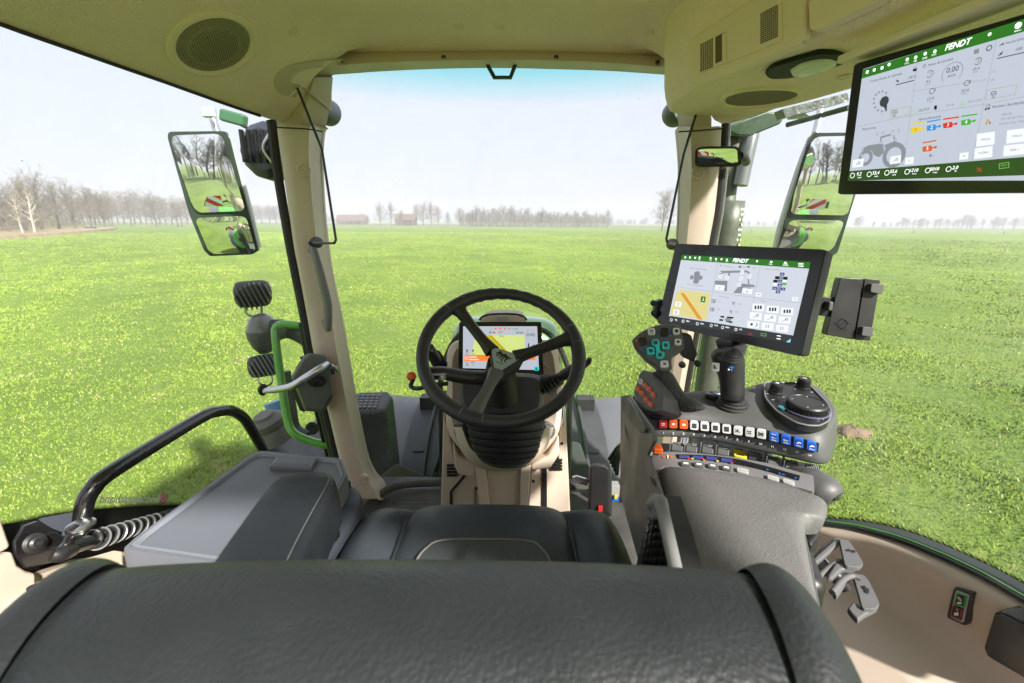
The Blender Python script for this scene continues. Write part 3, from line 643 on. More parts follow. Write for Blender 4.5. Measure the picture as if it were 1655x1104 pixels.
b = MB(); b.prism([XX(x, y, -.83) for x, y in ((60, 930), (130, 905), (260, 885), (330, 850), (480, 800), (560, 850), (300, 930), (80, 960))], (-.02, 0, 0), BEIGED); b.build('door_trim', cab)
b = MB(); b.prism([ZZ(x, y, -.60) for x, y in ((85, 922), (125, 905), (185, 888), (198, 890), (198, 910), (120, 930))], (0, 0, -.03), BEIGED); b.build('sill_trim', cab, bevel=.004)
# inset lid with its handle on the cover
pl = Plane(ZZ(60, 970, -.560), (1, 0, 0), (0, 1, 0))
b = MB(); q = smoothq([pl.at(-80, 1035), pl.at(0, 985), pl.at(60, 945), pl.at(110, 934), pl.at(180, 936), pl.at(230, 1010), pl.at(60, 1150), pl.at(-80, 1150)], .3, 4); b.prism([p+V3(0, 0, .001) for p in q], (0, 0, .006), BEIGE)
lid = b.build('hatch_lid', cab, bevel=.002)
b = MB(); e = rr_pts(pl.at(76, 951)+V3(0, 0, .007), unit(pl.at(100, 950)-pl.at(60, 966)), unit(np.cross((0, 0, 1), pl.at(100, 950)-pl.at(60, 966))), .042, .014, .0069, 6); b.prism(e, (0, 0, .005), BLACK)
b.tube([pl.at(66, 958)+V3(0, 0, .010), pl.at(78, 952)+V3(0, 0, .016), pl.at(104, 953)+V3(0, 0, .016), pl.at(140, 956)+V3(0, 0, .012), pl.at(150, 960)+V3(0, 0, .002)], .0045, BLACK, 10, 5); b.build('hatch_handle', cab, bevel=.001); b = MB(); b.tube([pl.at(-30, 1051)+V3(0, 0, .012), pl.at(5, 1052)+V3(0, 0, .012), pl.at(20, 1050)+V3(0, 0, .008)], .0045, BLACK, 10, 4)
b.build('hatch_handle', cab, bevel=.001)
# ---- right side trim (tub): sill line, wall, fold, shelf
sill = [(1290, 842), (1330, 852), (1385, 860), (1450, 878), (1520, 906), (1590, 940), (1655, 978), (1760, 1045)]
wallt = [(1290, 850), (1330, 862), (1385, 872), (1440, 890), (1510, 922), (1580, 962), (1645, 1000), (1750, 1070)]
fold = [(1300, 900), (1345, 918), (1390, 945), (1440, 972), (1500, 1008), (1560, 1050), (1615, 1092), (1700, 1160)]
def z_s(i): return [-.66, -.65, -.635, -.62, -.605, -.59, -.575, -.56][i]
mb = MB(); rings = []
for i in range(8):
    s0 = ZZ(*sill[i], z_s(i)); w0 = ZZ(*wallt[i], z_s(i)-.008); f0 = ZZ(*fold[i], -.755); inn = V3(.40, f0[1]-.10, -.80); low = V3(.36, f0[1]-.10, -1.17)
    rings.append([s0+V3(.04, .05, -.01), s0, w0, w0*.5+f0*.5+V3(.012, .012, 0), f0*.9+w0*.1, f0*.85+inn*.15+V3(0, 0, -.004), f0*.5+inn*.5, inn, low])
rr = [catmull([r[i] for r in rings], 3) for i in range(9)]; mb.loft([[rr[i][k] for i in range(9)] for k in range(len(rr[0]))], BEIGE, closed=False, caps=False)
tub = mb.build('side_trim', cab, smooth=60, sub=1)
A = catmull([ZZ(*p, z_s(i)+.004)+V3(.03, .04, 0) for i, p in enumerate(sill)], 4)
b = MB(); b.tube([p+V3(-.022, -.028, 0) for p in A], .0035, DECALK, 6, 1); b.tube([p+V3(-.014, -.020, .001) for p in A], .0022, GREEN, 6, 1); b.build('green_sill', cab)
bt = [(1290, 832), (1330, 838), (1390, 843), (1460, 858), (1530, 884), (1600, 916), (1655, 945), (1760, 1010)]
b = MB(); B2 = catmull([ZZ(p[0], p[1], z_s(i)+.006) for i, p in enumerate(bt)], 4); A2 = catmull([ZZ(p[0], p[1]-4, z_s(i)+.003) for i, p in enumerate(sill)], 4); b.loft([A2, B2], mat('dark_window_band', (.018, .028, .018), .35), closed=False, caps=False); b.build('window_band', cab, solid=.003)
fr = MB(); A = catmull([ZZ(*p, z_s(i)+.006) for i, p in enumerate(bt)], 4); B = catmull([ZZ(p[0]+3, p[1]-11, z_s(i)+.01) for i, p in enumerate(bt)], 4); fr.loft([A, B], DOTS, closed=False, caps=False); fo = fr.build('printed_edge', cab, smooth=0, fix=False); with_fade(fo, [1]*len(A)+[0]*len(A))
# rear of the cab (seen in the cab mirror): rear posts and lower wall
for s in (-1, 1):
    b = MB(); x = XC+s*.90; b.loft([[V3(x-.04, -.34, z), V3(x+.04, -.34, z), V3(x+.04, -.27, z), V3(x-.04, -.27, z)] for z in (-1.15, -.4, .42)], BEIGE); b.build('rear_pillar', cab, bevel=.015)
b = MB(); b.box((XC, -.68, -.95), (1, 0, 0), (0, 1, 0), (0, 0, 1), (1.85, .06, .5), BEIGED); b.build('rear_wall', cab, bevel=.02)
# mirrored web-page sticker on the left pane
b = MB(); pl = Plane(XX(222, 806, -.862), XX(262, 806, -.862)-XX(182, 806, -.862), (0, 0, 1)); fg = mat('sticker_film', (.62, .68, .55), .5)
b.text('fendt.deutschland', pl.at(214, 807, .001), -pl.ex, pl.ey, np.linalg.norm(pl.at(260, 800)-pl.at(260, 816)), mat('sticker_white', (.95, .95, .95), .5), bold=.02)
q = rr_pts(pl.at(264, 806, .0008), pl.ex, pl.ey, np.linalg.norm(pl.at(257, 806)-pl.at(271, 806)), np.linalg.norm(pl.at(264, 798)-pl.at(264, 813)), .005)
b.poly(q, mat('sticker_pink', (.75, .25, .30), .5)); b.circ(pl, 264, 806, 5, WHITE, .0016, ring=.2); b.circ(pl, 266.5, 802, 1, WHITE, .0016)
tag(b.build('window_sticker', smooth=0), 'mirror written fendt.deutschland sticker with a pink camera icon on the left pane', 'sticker')
# grey grab handle on the left pillar
b = MB(); b.tube([YY(502, 404, 1.575), YY(506, 402, 1.545), YY(512, 420, 1.525), YY(521, 455, 1.52), YY(529, 490, 1.525), YY(530, 522, 1.53), YY(529, 529, 1.54), YY(525, 520, 1.57)], [.012, .016, .017, .019, .020, .019, .016, .014], GREYL, 14, 6, flat=.7)
tag(b.build('pillar_grab_handle'), 'slim grey vertical grab handle on the left front pillar', 'grab handle')
# thin black cords of the sun blinds
for P, nm, lab in (([(476, 131), (520, 240), (543, 388), (540, 393), (503, 393)], 'blind_rod', 'thin black bent blind rod at the left front pillar'), ([(1133, 158), (1105, 250), (1077, 386), (1079, 392), (1094, 396)], 'blind_rod', 'thin black bent blind rod at the right front pillar')):
    e = thing(nm, lab, 'blind rod', YY(P[-1][0], P[-1][1], 1.5), 'sun blind rods')
    T_ = [1.60, 1.52, 1.47, 1.47, 1.52]; Q = [YY(x, y, t) for (x, y), t in zip(P, T_)]
    R_ = []
    for i, q in enumerate(Q):
        if 0 < i < 4: R_ += [q+(Q[i-1]-q)*min(.3, .012/np.linalg.norm(Q[i-1]-q)), q, q+(Q[i+1]-q)*min(.3, .012/np.linalg.norm(Q[i+1]-q))]
        else: R_.append(q)
    b = MB(); b.tube(R_, .0042, METALP, 8, 1); b.build('rod', e)
    b = MB(); b.lathe(Q[-1]+V3(0, .05, 0), (0, -1, 0), [(.019, 0), (.018, .02), (.012, .035), (.009, .05), (.006, .06), (.001, .062)], BLACK, 20); b.build('mount', e)
# ---------------------------------------------------------------- left roof speaker
c = on_liner(346, 73); c2 = on_liner(346, 100); c3 = on_liner(320, 73); n_ = unit(np.cross(c2-c, c3-c)); n_ = n_ if n_@c < 0 else -n_
SP = mat('speaker_mesh', (.40, .35, .24), .6, bump=('dots', 190, 1.0, .006))
e = thing('roof_speaker', 'round beige speaker grille in the headliner above the left mirror', 'speaker', c)
b = MB(); b.lathe(c, n_, [(.108, -.02), (.108, .004), (.102, .009), (.094, .009), (.088, .003), (.088, -.01)], DUCT, 48); b.build('ring', e)
b = MB(); b.lathe(c, n_, [(.090, -.008), (.090, .001), (.06, .005), (.03, .007), (.001, .0075)], SP, 48); b.build('speaker_grille', e)
b = MB(); u = unit(np.cross(n_, (0, 1, 0))); v = np.cross(n_, u); g = mat('grille_hole', (.035, .03, .02), .9)
st = .0062
for i in range(-14, 15):
    for j in range(-16, 17):
        x_, y_ = (i+.5*(j % 2))*st, j*st*.87; rad = math.hypot(x_, y_)
        if rad < .083:
            h = .0083-.0075*(rad/.09)**2; p = c+u*x_+v*y_+n_*h
            b.poly([p+.0019*(math.cos(a)*u+math.sin(a)*v) for a in [R(60*k) for k in range(6)]], g)
b.build('grille_holes', e, smooth=0)
# ---------------------------------------------------------------- roof console on the right
rc = thing('roof_console', 'bulging beige roof console with air outlet, dome lamp and round speaker', 'roof console', (.62, 1.0, .34))
plan = [(.435, 1.46), (.432, 1.30), (.445, 1.17), (.515, 1.0), (.59, .78), (.64, .5), (.68, .2), (.69, -.33), (.93, -.33), (.93, .9), (.90, 1.2), (.83, 1.46), (.74, 1.60), (.60, 1.62), (.47, 1.58)]
P0 = smoothq([V3(x, y, 0) for x, y in plan], .35, 4); ctr = np.mean(P0, 0)
def ins(P, d):
    o = []; n = len(P)
    for i in range(n):
        t = unit(P[(i+1) % n]-P[i-1]); nn = V3(-t[1], t[0], 0); nn = nn if nn@(ctr-P[i]) > 0 else -nn; o.append(P[i]+nn*d)
    return o
b = MB(); b.loft([[p+V3(0, 0, .56) for p in ins(P0, -.012)], [p+V3(0, 0, .40) for p in P0], [p+V3(0, 0, .37) for p in ins(P0, .006)], [p+V3(0, 0, .35) for p in ins(P0, .013)], [p+V3(0, 0, .337) for p in ins(P0, .021)], [p+V3(0, 0, .332) for p in ins(P0, .030)]], LINER, True, True)
b.build('console_body', rc, smooth=50)
fa, fb = V3(.441, 1.19, 0), V3(.55, .89, 0); ex = unit(fa-fb)*-1; up = V3(0, 0, 1)
vp = Plane(V3(.445, 1.17, .38), ex, up)          # the inner face that carries the air outlets
def vprism(pts, out, m, b, back=.012): 
    Q = [vp.at(x, y, out) for x, y in pts]; b.prism(Q, -vp.n*(out+back), m)
b = MB(); vprism([(1110, 68), (1122, 56), (1262, -32), (1300, -32), (1300, 60), (1290, 74), (1134, 137), (1118, 136), (1111, 128)], .010, DUCT, b); b.build('vent_surround', rc, bevel=.008, seg=3)
b = MB(); vprism([(1127, 73), (1262, 3), (1264, 66), (1128, 120)], .013, DUCT, b); b.build('air_outlet', rc, bevel=.0015)
b = MB(); DK = mat('vent_shadow_gap', (.06, .05, .035), .9)
def grid(x0, x1, yt, yb, nx, ny, pad=.22):
    for i in range(nx):
        for j in range(ny):
            a, c_ = x0+(x1-x0)*i/nx, x0+(x1-x0)*(i+1-pad)/nx; f = lambda x: (yt[0]+(yt[1]-yt[0])*(x-x0)/(x1-x0), yb[0]+(yb[1]-yb[0])*(x-x0)/(x1-x0))
            (ta, ba), (tc, bc) = f(a), f(c_); g0, g1 = j/ny, (j+1-pad*1.3)/ny
            b.poly([vp.at(a, ta+(ba-ta)*g0, .0135), vp.at(c_, tc+(bc-tc)*g0, .0135), vp.at(c_, tc+(bc-tc)*g1, .0135), vp.at(a, ta+(ba-ta)*g1, .0135)], DK)
grid(1229, 1258, (22, 7), (72, 60), 9, 16); b.build('outlet_slots', rc, smooth=0); b = MB(); grid(1132, 1153, (72, 61), (117, 109), 6, 13); b.build('outlet_slots', rc, smooth=0)
b = MB(); b.poly([vp.at(1156, 60, .0136), vp.at(1172, 51, .0136), vp.at(1172, 96, .0136), vp.at(1156, 103, .0136)], mat('vent_recess', (.12, .09, .04), .8)); b.poly([vp.at(1167, 56, .0142), vp.at(1173, 50, .0142), vp.at(1173, 97, .0142), vp.at(1167, 99, .0142)], DUCT)
b.build('thumb_wheel', rc, smooth=0)
# open storage pocket further back in the console face
b = MB(); vprism([(1305, 2), (1382, -40), (1424, -40), (1420, 2), (1322, 48), (1307, 48)], .012, DUCT, b); b.build('pocket_lid', rc, bevel=.004)
zb = Plane(V3(.65, 1.1, .332), (1, 0, 0), (0, 1, 0))
# dome lamp
b = MB(); P = [zb.at(x, y) for x, y in ((1236, 112), (1250, 100), (1290, 88), (1325, 78), (1352, 79), (1377, 90), (1362, 97), (1318, 112), (1275, 120), (1245, 121))]; b.prism(smoothq(P, .3), (0, 0, -.010), mat('dark_green_lamp_frame', (.012, .022, .012), .6, spec=.2)); lf = b.build('dome_lamp', rc, bevel=.003)
b = MB(); P = catmull([zb.at(x, y) for x, y in ((1278, 104), (1300, 92), (1335, 86), (1356, 92), (1340, 102), (1310, 111), (1285, 114), (1278, 104))], 4)[:-1]; c_ = np.mean(P, 0); b.loft([[p+V3(0, 0, -.009) for p in P], [c_+(p-c_)*.95+V3(0, 0, -.014) for p in P], [c_+(p-c_)*.6+V3(0, 0, -.019) for p in P], [c_+(p-c_)*.1+V3(0, 0, -.021) for p in P]], LENS); b.build('lamp_lens', lf)
# speaker in the console's underside
def sq_on(z, pts): return [ZZ(x, y, z) for x, y in pts]
ring_px = [(1163, 162), (1170, 152), (1195, 144), (1232, 140), (1270, 140), (1292, 143), (1300, 150), (1290, 160), (1262, 168), (1225, 173), (1185, 173), (1168, 169), (1163, 162)]
b = MB(); P = catmull(sq_on(.331, ring_px), 4)[:-1]; c_ = np.mean(P, 0); b.loft([[p+V3(0, 0, .004) for p in P], [c_+(p-c_)*.97+V3(0, 0, -.006) for p in P], [c_+(p-c_)*.88+V3(0, 0, -.006) for p in P], [c_+(p-c_)*.86+V3(0, 0, -.002) for p in P], [c_+(p-c_)*.02+V3(0, 0, -.002) for p in P]], DUCT); sp = b.build('speaker_cover', rc)
b = MB(); sp_m = mat('speaker_slot', (.05, .04, .02), .9)
r_ = .86*abs(max(p[0] for p in P)-min(p[0] for p in P))/2*.93; ry = .86*abs(max(p[1] for p in P)-min(p[1] for p in P))/2*.93; zz = c_[2]-.0024
for i in range(-17, 18):
    x_ = i/17.5; h = math.sqrt(max(0, 1-x_*x_))*ry; X_ = c_[0]+x_*r_; w_ = r_/17.5*.3; b.poly([V3(X_-w_, c_[1]-h, zz), V3(X_+w_, c_[1]-h, zz), V3(X_+w_, c_[1]+h, zz), V3(X_-w_, c_[1]+h, zz)], sp_m)
b.build('grille_slots', sp, smooth=0)
b = MB(); p = ZZ(1364, 124, .331); b.lathe(p, (0, 0, -1), [(.02, 0), (.019, .003), (.015, .003), (.014, .001), (.001, .001)], DUCT, 24, sq=.6); b.build('cover_button', rc)
# ================================================================ outside the panes
def convex_mirror(outline, pl, Rc, name, parent, n_in=8):
    P = smoothq([pl.at(x, y, .004) for x, y in outline], .16, 4); c = np.mean(P, 0); rm = max(np.linalg.norm(p-c) for p in P); b = MB(); rings = []
    for k in range(n_in+1):
        s = 1-k/n_in; s = max(s, .004)
        rings.append([c+(p-c)*s+pl.n*((rm**2-(np.linalg.norm(p-c)*s)**2)/(2*Rc)) for p in P])
    b.loft(rings, MIRR, True, False); b.f.append(list(range(len(rings)*len(P)-len(P), len(rings)*len(P)))); b.m.append(0)
    o = b.build(name, parent, smooth=180, fix=False)
    import bmesh
    bm = bmesh.new(); bm.from_mesh(o.data); bmesh.ops.recalc_face_normals(bm, faces=bm.faces)
    if sum((f.normal@Vector(pl.n))*f.calc_area() for f in bm.faces) < 0: bmesh.ops.reverse_faces(bm, faces=bm.faces)
    bm.to_mesh(o.data); bm.free()
def mplane(px, py, t, out):
    p = D(px, py, t); n = unit(unit(-p)+unit(out)); return Plane(p, np.cross(n, (0, 0, 1)), np.cross(n, np.cross((0, 0, 1), n)))
MH = mat('mirror_housing', (.02, .035, .025), .4, var=.1)
def ext_mirror(label, shell, up, lo, t, cu, cl, du, dl, pole, side_strip):
    pu = mplane(*cu, t, du); e = thing('exterior_mirror', label, 'mirror', D(*cu, t)-V3(0, 0, .3), 'exterior mirrors')
    S = smoothq([pu.at(x, y, -.002) for x, y in shell], .10, 4); c = np.mean(S, 0); b = MB()
    fr_ = [p+pu.n*.006 for p in S]; b.loft([[c+(p-c)*.975 for p in fr_], fr_, [p-pu.n*.03 for p in S], [c+(p-c)*.85-pu.n*.07 for p in S]], MH, True, True); b.build('housing', e, smooth=50)
    convex_mirror(up, Plane(pu.o+pu.n*.004, pu.ex, pu.ey), 1.5, 'mirror_pane', e)
    pw = mplane(*cl, t, dl); pw = Plane(pu.at(*cl, .004), pw.ex, pw.ey); convex_mirror(lo, Plane(pu.at(*cl, .008), pu.ex, pu.ey) if False else pw, .55, 'wide_angle_pane', e)
    b = MB(); b.tube([D(*p, t*1.02) for p in pole], .016, ALU, 10, 4); b.build('bracket_tube', e)
    b = MB(); b.tube([pu.at(x, y, -.02) for x, y in side_strip], .016, mat('silver_trim', (.50, .52, .52), .35, metal=.3), 8, 4); b.build('edge_strip', e)
    return e
ext_mirror('tall two pane mirror with dark frame outside the left window', [(269, 213), (364, 212), (372, 226), (418, 405), (408, 411), (340, 414), (330, 404), (306, 345)],
    [(272, 219), (360, 216), (396, 334), (392, 341), (316, 344)], [(314, 352), (398, 348), (414, 402), (408, 407), (340, 410)], 2.05, (335, 282), (366, 380), (.03, -1, -.07), (-.04, -1, -.46), [(343, 176), (345, 195), (352, 216)], [(366, 220), (392, 300), (412, 380), (417, 400)])
ext_mirror('tall two pane mirror outside the right window, half behind the overhead display', [(1316, 215), (1412, 214), (1408, 230), (1369, 356), (1353, 408), (1334, 420), (1252, 414), (1258, 396), (1306, 226)],
    [(1314, 221), (1404, 219), (1370, 344), (1362, 348), (1277, 346), (1283, 310)], [(1276, 355), (1366, 356), (1342, 412), (1256, 408)], 2.05, (1340, 284), (1314, 382), (.0, -1, -.07), (.06, -1, -.46), [(1326, 178), (1323, 195), (1318, 216)], [(1312, 222), (1292, 272), (1262, 366), (1252, 412)])
# cab mirror
pm = mplane(1160, 253, 1.42, (-.42, -1, -.30)); e = thing('interior_mirror', 'small rounded mirror clipped to the right front pillar showing the yellow lit seat', 'mirror', D(1160, 253, 1.42))
S = smoothq([pm.at(x, y) for x, y in ((1124, 237), (1196, 236), (1199, 269), (1123, 270))], .22, 5); c = np.mean(S, 0); b = MB(); b.loft([[c+(p-c)*.92+pm.n*.006 for p in S], [p+pm.n*.006 for p in S], [p-pm.n*.008 for p in S], [c+(p-c)*.7-pm.n*.02 for p in S]], BLACKG); b.build('frame', e)
convex_mirror([(1128, 241), (1191, 240), (1193, 265), (1128, 266)], Plane(pm.o+pm.n*.003, pm.ex, pm.ey), 1.2, 'mirror_pane', e)
b = MB(); b.tube([D(1195, 252, 1.44), D(1202, 254, 1.46), D(1206, 262, 1.52)], .014, BLACK, 10, 4); b.build('clip', e)
# ---- rear fenders, wheels, warning boards, lamps (visible in the mirrors)
BLUEGREY = mat('grey_fender_edge', (.11, .12, .14), .5)
TYRE = mat('tyre_rubber', (.025, .025, .026), .8, bump=('noise', 60, .5, .01), var=.2)
def arc_ring(cx0, cx1, cy, cz, r0, r1, a0, a1, m, b, seg=24):
    rg = []
    for i in range(seg+1):
        a = R(a0+(a1-a0)*i/seg); rg.append([V3(x, cy+r*math.cos(a), cz+r*math.sin(a)) for x, r in ((cx0, r0), (cx1, r0), (cx1, r1), (cx0, r1))])
    b.loft(rg, m, True, True)
def tyre(parent, xc, w_, cy, cz, r, nl=22):
    b = MB(); prof = [(r*.55, -w_*.42), (r*.62, -w_*.5), (r*.9, -w_*.52), (r*.97, -w_*.46), (r*.97, w_*.46), (r*.9, w_*.52), (r*.62, w_*.5), (r*.55, w_*.42)]; b.lathe((xc, cy, cz), (1, 0, 0), prof, TYRE, 56)
    for k in range(nl*2):
        a = 2*math.pi*k/(nl*2); s = 1 if k % 2 else -1; rad = V3(0, math.cos(a), math.sin(a)); tg = V3(0, -math.sin(a), math.cos(a)); ax = unit(V3(s, 0, 0)+tg*.55); b.box(V3(xc+s*w_*.25, cy, cz)+rad*(r*.98), ax, rad, np.cross(ax, rad), (w_*.56, r*.07, r*.055), TYRE)
    wh = b.build('wheel', parent, smooth=35); b = MB(); b.lathe((xc, cy, cz), (1, 0, 0), [(r*.56, -w_*.4), (r*.5, -w_*.3), (r*.45, -w_*.05), (r*.2, 0), (.02, 0), (.02, w_*.05), (r*.2, w_*.05), (r*.5, w_*.3), (r*.56, w_*.4)], mat('rim_red', (.45, .03, .02), .4), 40); b.build('rim', wh)
ra = thing('rear_axle', 'large rear tractor wheels under their green fenders, seen in the mirrors', 'axle', (XC, -.95, GZ+.93)); b = MB(); b.tube([(XC-.9, -.95, GZ+.93), (XC+.9, -.95, GZ+.93)], .14, BLACK, 16, 1); b.build('axle_beam', ra)
for s, lb in ((-1, 'left'), (1, 'right')):
    e = ra; tyre(e, XC+s*1.08, .62, -.95, GZ+.93, .93)
    e = thing('rear_fender', 'bright green %s rear fender with grey edge, seen in the mirror' % lb, 'fender', (XC+s*1.0, -.95, GZ+.9), 'rear fenders')
    b = MB(); arc_ring(XC+s*.80, XC+s*1.25, -.95, GZ+.95, 1.02, 1.06, 15, 150, GREENL, b); b.build('fender_sheet', e); b = MB(); arc_ring(XC+s*1.25, XC+s*1.42, -.95, GZ+.95, 1.0, 1.05, 15, 150, BLUEGREY, b); b.build('rubber_edge', e)
    b = MB(); b.prism([V3(XC+s*.80, -.95+1.0*math.cos(R(a)), GZ+.95+1.0*math.sin(R(a))) for a in range(15, 151, 9)], (s*-.02, 0, 0), GREEN); b.build('inner_panel', e)
    e = thing('warning_board', 'red and white striped warning board behind the %s rear fender, seen in the mirror' % lb, 'warning board', (XC+s*1.35, -2.3, -1.1), 'warning boards')
    P = Plane(V3(XC+s*1.30, -2.0, -.93), (1, 0, 0), (0, 0, 1)); b = MB(); b.box((XC+s*1.30, -2.02, -.93), (1, 0, 0), (0, 1, 0), (0, 0, 1), (.43, .015, .43), WHITE); b.build('board', e)
    b = MB(); bm_ = []
    for fb_ in (.011, -.031):
        q = lambda u, v: V3(XC+s*1.30+s*u, -2.02+fb_+.009 if fb_ > 0 else -2.02-.0085, -.93+v); h = .21
        b.poly([q(-h, h), q(-h, .02), q(-.02, h)], RED); b.poly([q(-h, -h+.03), q(-h, -h), q(-.05, -h), q(h, .05), q(h, h), q(h-.03, h)], RED)
    b.build('red_stripes', e, smooth=0)
    b = MB(); b.box((XC+s*1.56, -2.0, -.95), (1, 0, 0), (0, 1, 0), (0, 0, 1), (.06, .05, .26), BLACK); b.build('side_light', e)
    b = MB(); b.tube([(XC+s*1.1, -2.05, -1.0), (XC+s*.9, -2.05, -.95), (XC+s*.5, -1.9, -1.1)], .03, BLACK, 8, 3); b.tube([(XC+s*.95, -2.0, -1.0), (XC+s*.93, -2.0, -.75)], .015, BLACK, 8, 1); b.lathe((XC+s*.93, -2.0, -.7), (0, -1, 0), [(.06, -.03), (.07, .02), (.05, .05), (.01, .05)], BLACK, 16); b.build('lamp_arm', e)
# ---- bonnet
XB = -.03
e = thing('tractor_bonnet', 'pale green curved tractor bonnet behind the dash display', 'bonnet', (XB, 3.2, -1.5))
rings = []
for y, w_, zt, r_ in ((2.0, .282, -.395, .10), (2.25, .290, -.425, .12), (2.6, .275, -.47, .13), (3.1, .25, -.555, .13), (3.7, .22, -.66, .12), (4.2, .19, -.80, .10), (4.35, .17, -1.0, .06)):
    zt += -.03; prof = [(-w_, -1.75), (-w_*1.02, -1.2), (-w_*1.02, zt-.28), (-w_*.98, zt-.13), (-w_*.90, zt-.035), (-w_*.66, zt-.004), (-w_*.2, zt), (w_*.2, zt), (w_*.66, zt-.004), (w_*.90, zt-.035), (w_*.98, zt-.13), (w_*1.02, zt-.28), (w_*1.02, -1.2), (w_, -1.75)]
    rings.append([V3(XB+x, y, z) for x, z in prof])
b = MB(); b.loft(rings, HOODM); b.build('bonnet_shell', e, sub=2, smooth=60)
b = MB(); b.tube([V3(XB-.30, 1.97, -1.6), V3(XB-.30, 1.97, -.8), V3(XB-.27, 1.97, -.60), V3(XB-.18, 1.97, -.47), V3(XB, 1.97, -.435), V3(XB+.18, 1.97, -.47), V3(XB+.27, 1.97, -.60), V3(XB+.30, 1.97, -.8), V3(XB+.30, 1.97, -1.6)], .012, RUBBER, 8, 5); b.build('bonnet_seal', e)
# ---- front wheels with mudguards
fa = thing('front_axle', 'front tractor wheels under the two grey mudguards ahead of the windscreen', 'axle', (XB, 3.05, GZ+.72)); b = MB(); b.tube([(XB-.9, 3.05, GZ+.72), (XB+.9, 3.05, GZ+.72)], .10, BLACK, 16, 1); b.build('axle_beam', fa)
for s, lb in ((-1, 'left'), (1, 'right')):
    cx, cy, cz = XB+s*.98, 3.05, GZ+.72
    e = fa; tyre(e, cx, .54, cy, cz, .72, 18)
    e = thing('front_mudguard', 'wide grey mudguard with ribbed inner arch over the %s front wheel' % lb, 'mudguard', (cx, cy, cz), 'front mudguards')
    b = MB(); rg = []; r0 = .88
    for i in range(25):
        a = R(55+i*5.2); cs, sn = math.cos(a), math.sin(a); rg.append([V3(cx+s*u*.36, cy+(r0+du)*cs, cz+(r0+du)*sn) for u, du in ((-1, -.01), (-.9, .012), (-.3, .028), (.3, .03), (.85, .015), (1, -.03), (1, -.045), (.85, 0), (.3, .015), (-.3, .013), (-.9, -.003), (-1, -.02))])
    b.loft(rg, FENDM); b.build('mudguard_shell', e, smooth=50)
    b = MB(); arc_ring(cx-s*.34, cx-s*.56, cy, cz, .82, .91, 40, 220, FENDD, b, 32); arc_ring(cx-s*.47, cx-s*.49, cy, cz, .62, .95, 40, 220, FENDD, b, 32); arc_ring(cx-s*.40, cx-s*.53, cy, cz, .40, .52, 0, 360, FENDD, b, 40)
    for a in (95, 120, 150, 180): 
        rad = V3(0, math.cos(R(a)), math.sin(R(a))); b.box(V3(cx-s*.43, cy, cz)+rad*.82, V3(1, 0, 0), rad, np.cross((1, 0, 0), rad), (.07, .2, .03), FENDD)
    b.box(V3(cx-s*.43, cy-.05, cz+.95), (1, 0, 0), (0, 1, 0), (0, 0, 1), (.12, .09, .09), BLACK)
    b.build('arch_bracket', e, bevel=.004)
    b = MB()
    for a, u in ((118, .1),): 
        rad = V3(0, math.cos(R(a)), math.sin(R(a))); b.box(V3(cx+s*.05, cy, cz)+rad*.915, V3(1, 0, 0), rad, np.cross((1, 0, 0), rad), (.22, .018, .035), BLACK)
    b.build('rib', e, bevel=.008)
    b = MB(); b.tube([V3(cx-s*.42, cy-.55, cz+.1), V3(cx-s*.30, cy-.2, cz+.3), V3(cx-s*.52, cy+.1, cz+.35)], .035, FENDD, 8, 4); b.tube([V3(cx-s*.44, cy-.5, cz+.6), V3(cx-s*.60, cy-.45, cz+.2), V3(cx-s*.50, cy-.7, cz-.3)], .022, BLACK, 8, 4); b.build('brace', e)
    b = MB(); b.box(V3(cx-s*.43, cy-.62, cz+.42), (1, 0, 0), (0, .6, 1), (0, -1, .6), (.16, .17, .05), mat('olive_bracket', (.08, .10, .055), .5)); b.build('steering_stop', e, bevel=.006)
# ---- battery box and step beside the left pillar
e = thing('battery_box', 'black battery box with rows of raised treads beside the left front pillar', 'battery box', D(610, 740, 2.5))
tp = Plane(D(600, 650, 2.45), (1, -.05, 0), (0, 1, .15)); 
top = [(560, 645), (575, 634), (628, 631), (634, 640), (622, 662), (566, 665)]
T0 = [tp.at(x, y) for x, y in top]; b = MB(); b.loft([[p+V3(0, .0, 0) for p in T0], [p+V3(0, 0, -.03)+(p-np.mean(T0, 0))*.06 for p in T0], [p+V3(0, 0, -.62)+(p-np.mean(T0, 0))*.25 for p in T0]], mat('dark_box_plastic', (.035, .036, .038), .35, var=.35, varscale=12)); b.build('box', e, bevel=.02, seg=3)
b = MB(); b.prism([tp.at(x, y, .002) for x, y in ((572, 641), (580, 634), (620, 633), (612, 658), (572, 660))], -tp.n*.02, GREY); b.build('tread_plate', e, bevel=.006)
b = MB()
for i in range(5):
    for j in range(5):
        x = 577+i*8.2+j*-1.6; y = 637+j*4.6; b.prism([tp.at(x, y, .009), tp.at(x+5.4, y, .009), tp.at(x+4.6, y+2.6, .009), tp.at(x-.8, y+2.6, .009)], -tp.n*.008, GREYL)
b.build('treads', e, bevel=.001)
for P, y_, nm, lb in (([(604, 776), (640, 748), (694, 772), (694, 784), (622, 786)], 2.05, 'foot_step', 'dark step plate outside the windscreen left of the steering column'), ([(924, 712), (938, 716), (956, 762), (956, 796), (922, 790)], 2.05, 'foot_step', 'grey step plate outside the windscreen right of the steering column')):
    b = MB(); Q = [YY(x, y, y_+.25*(1 if y < 740 else 0)) for x, y in P]; b.prism(Q, (0, .05, -.05), GREY); tag(b.build(nm, bevel=.01), lb, 'step', 'step plates')
b = MB(); Q = [YY(x, y, 2.02) for x, y in ((702, 768), (716, 720), (722, 722), (716, 790), (702, 786))]; b.prism(Q, (0, .03, 0), FENDD); b.tube([YY(700, 775, 2.0), YY(716, 732, 2.0)], .012, BLACKG, 8, 1)
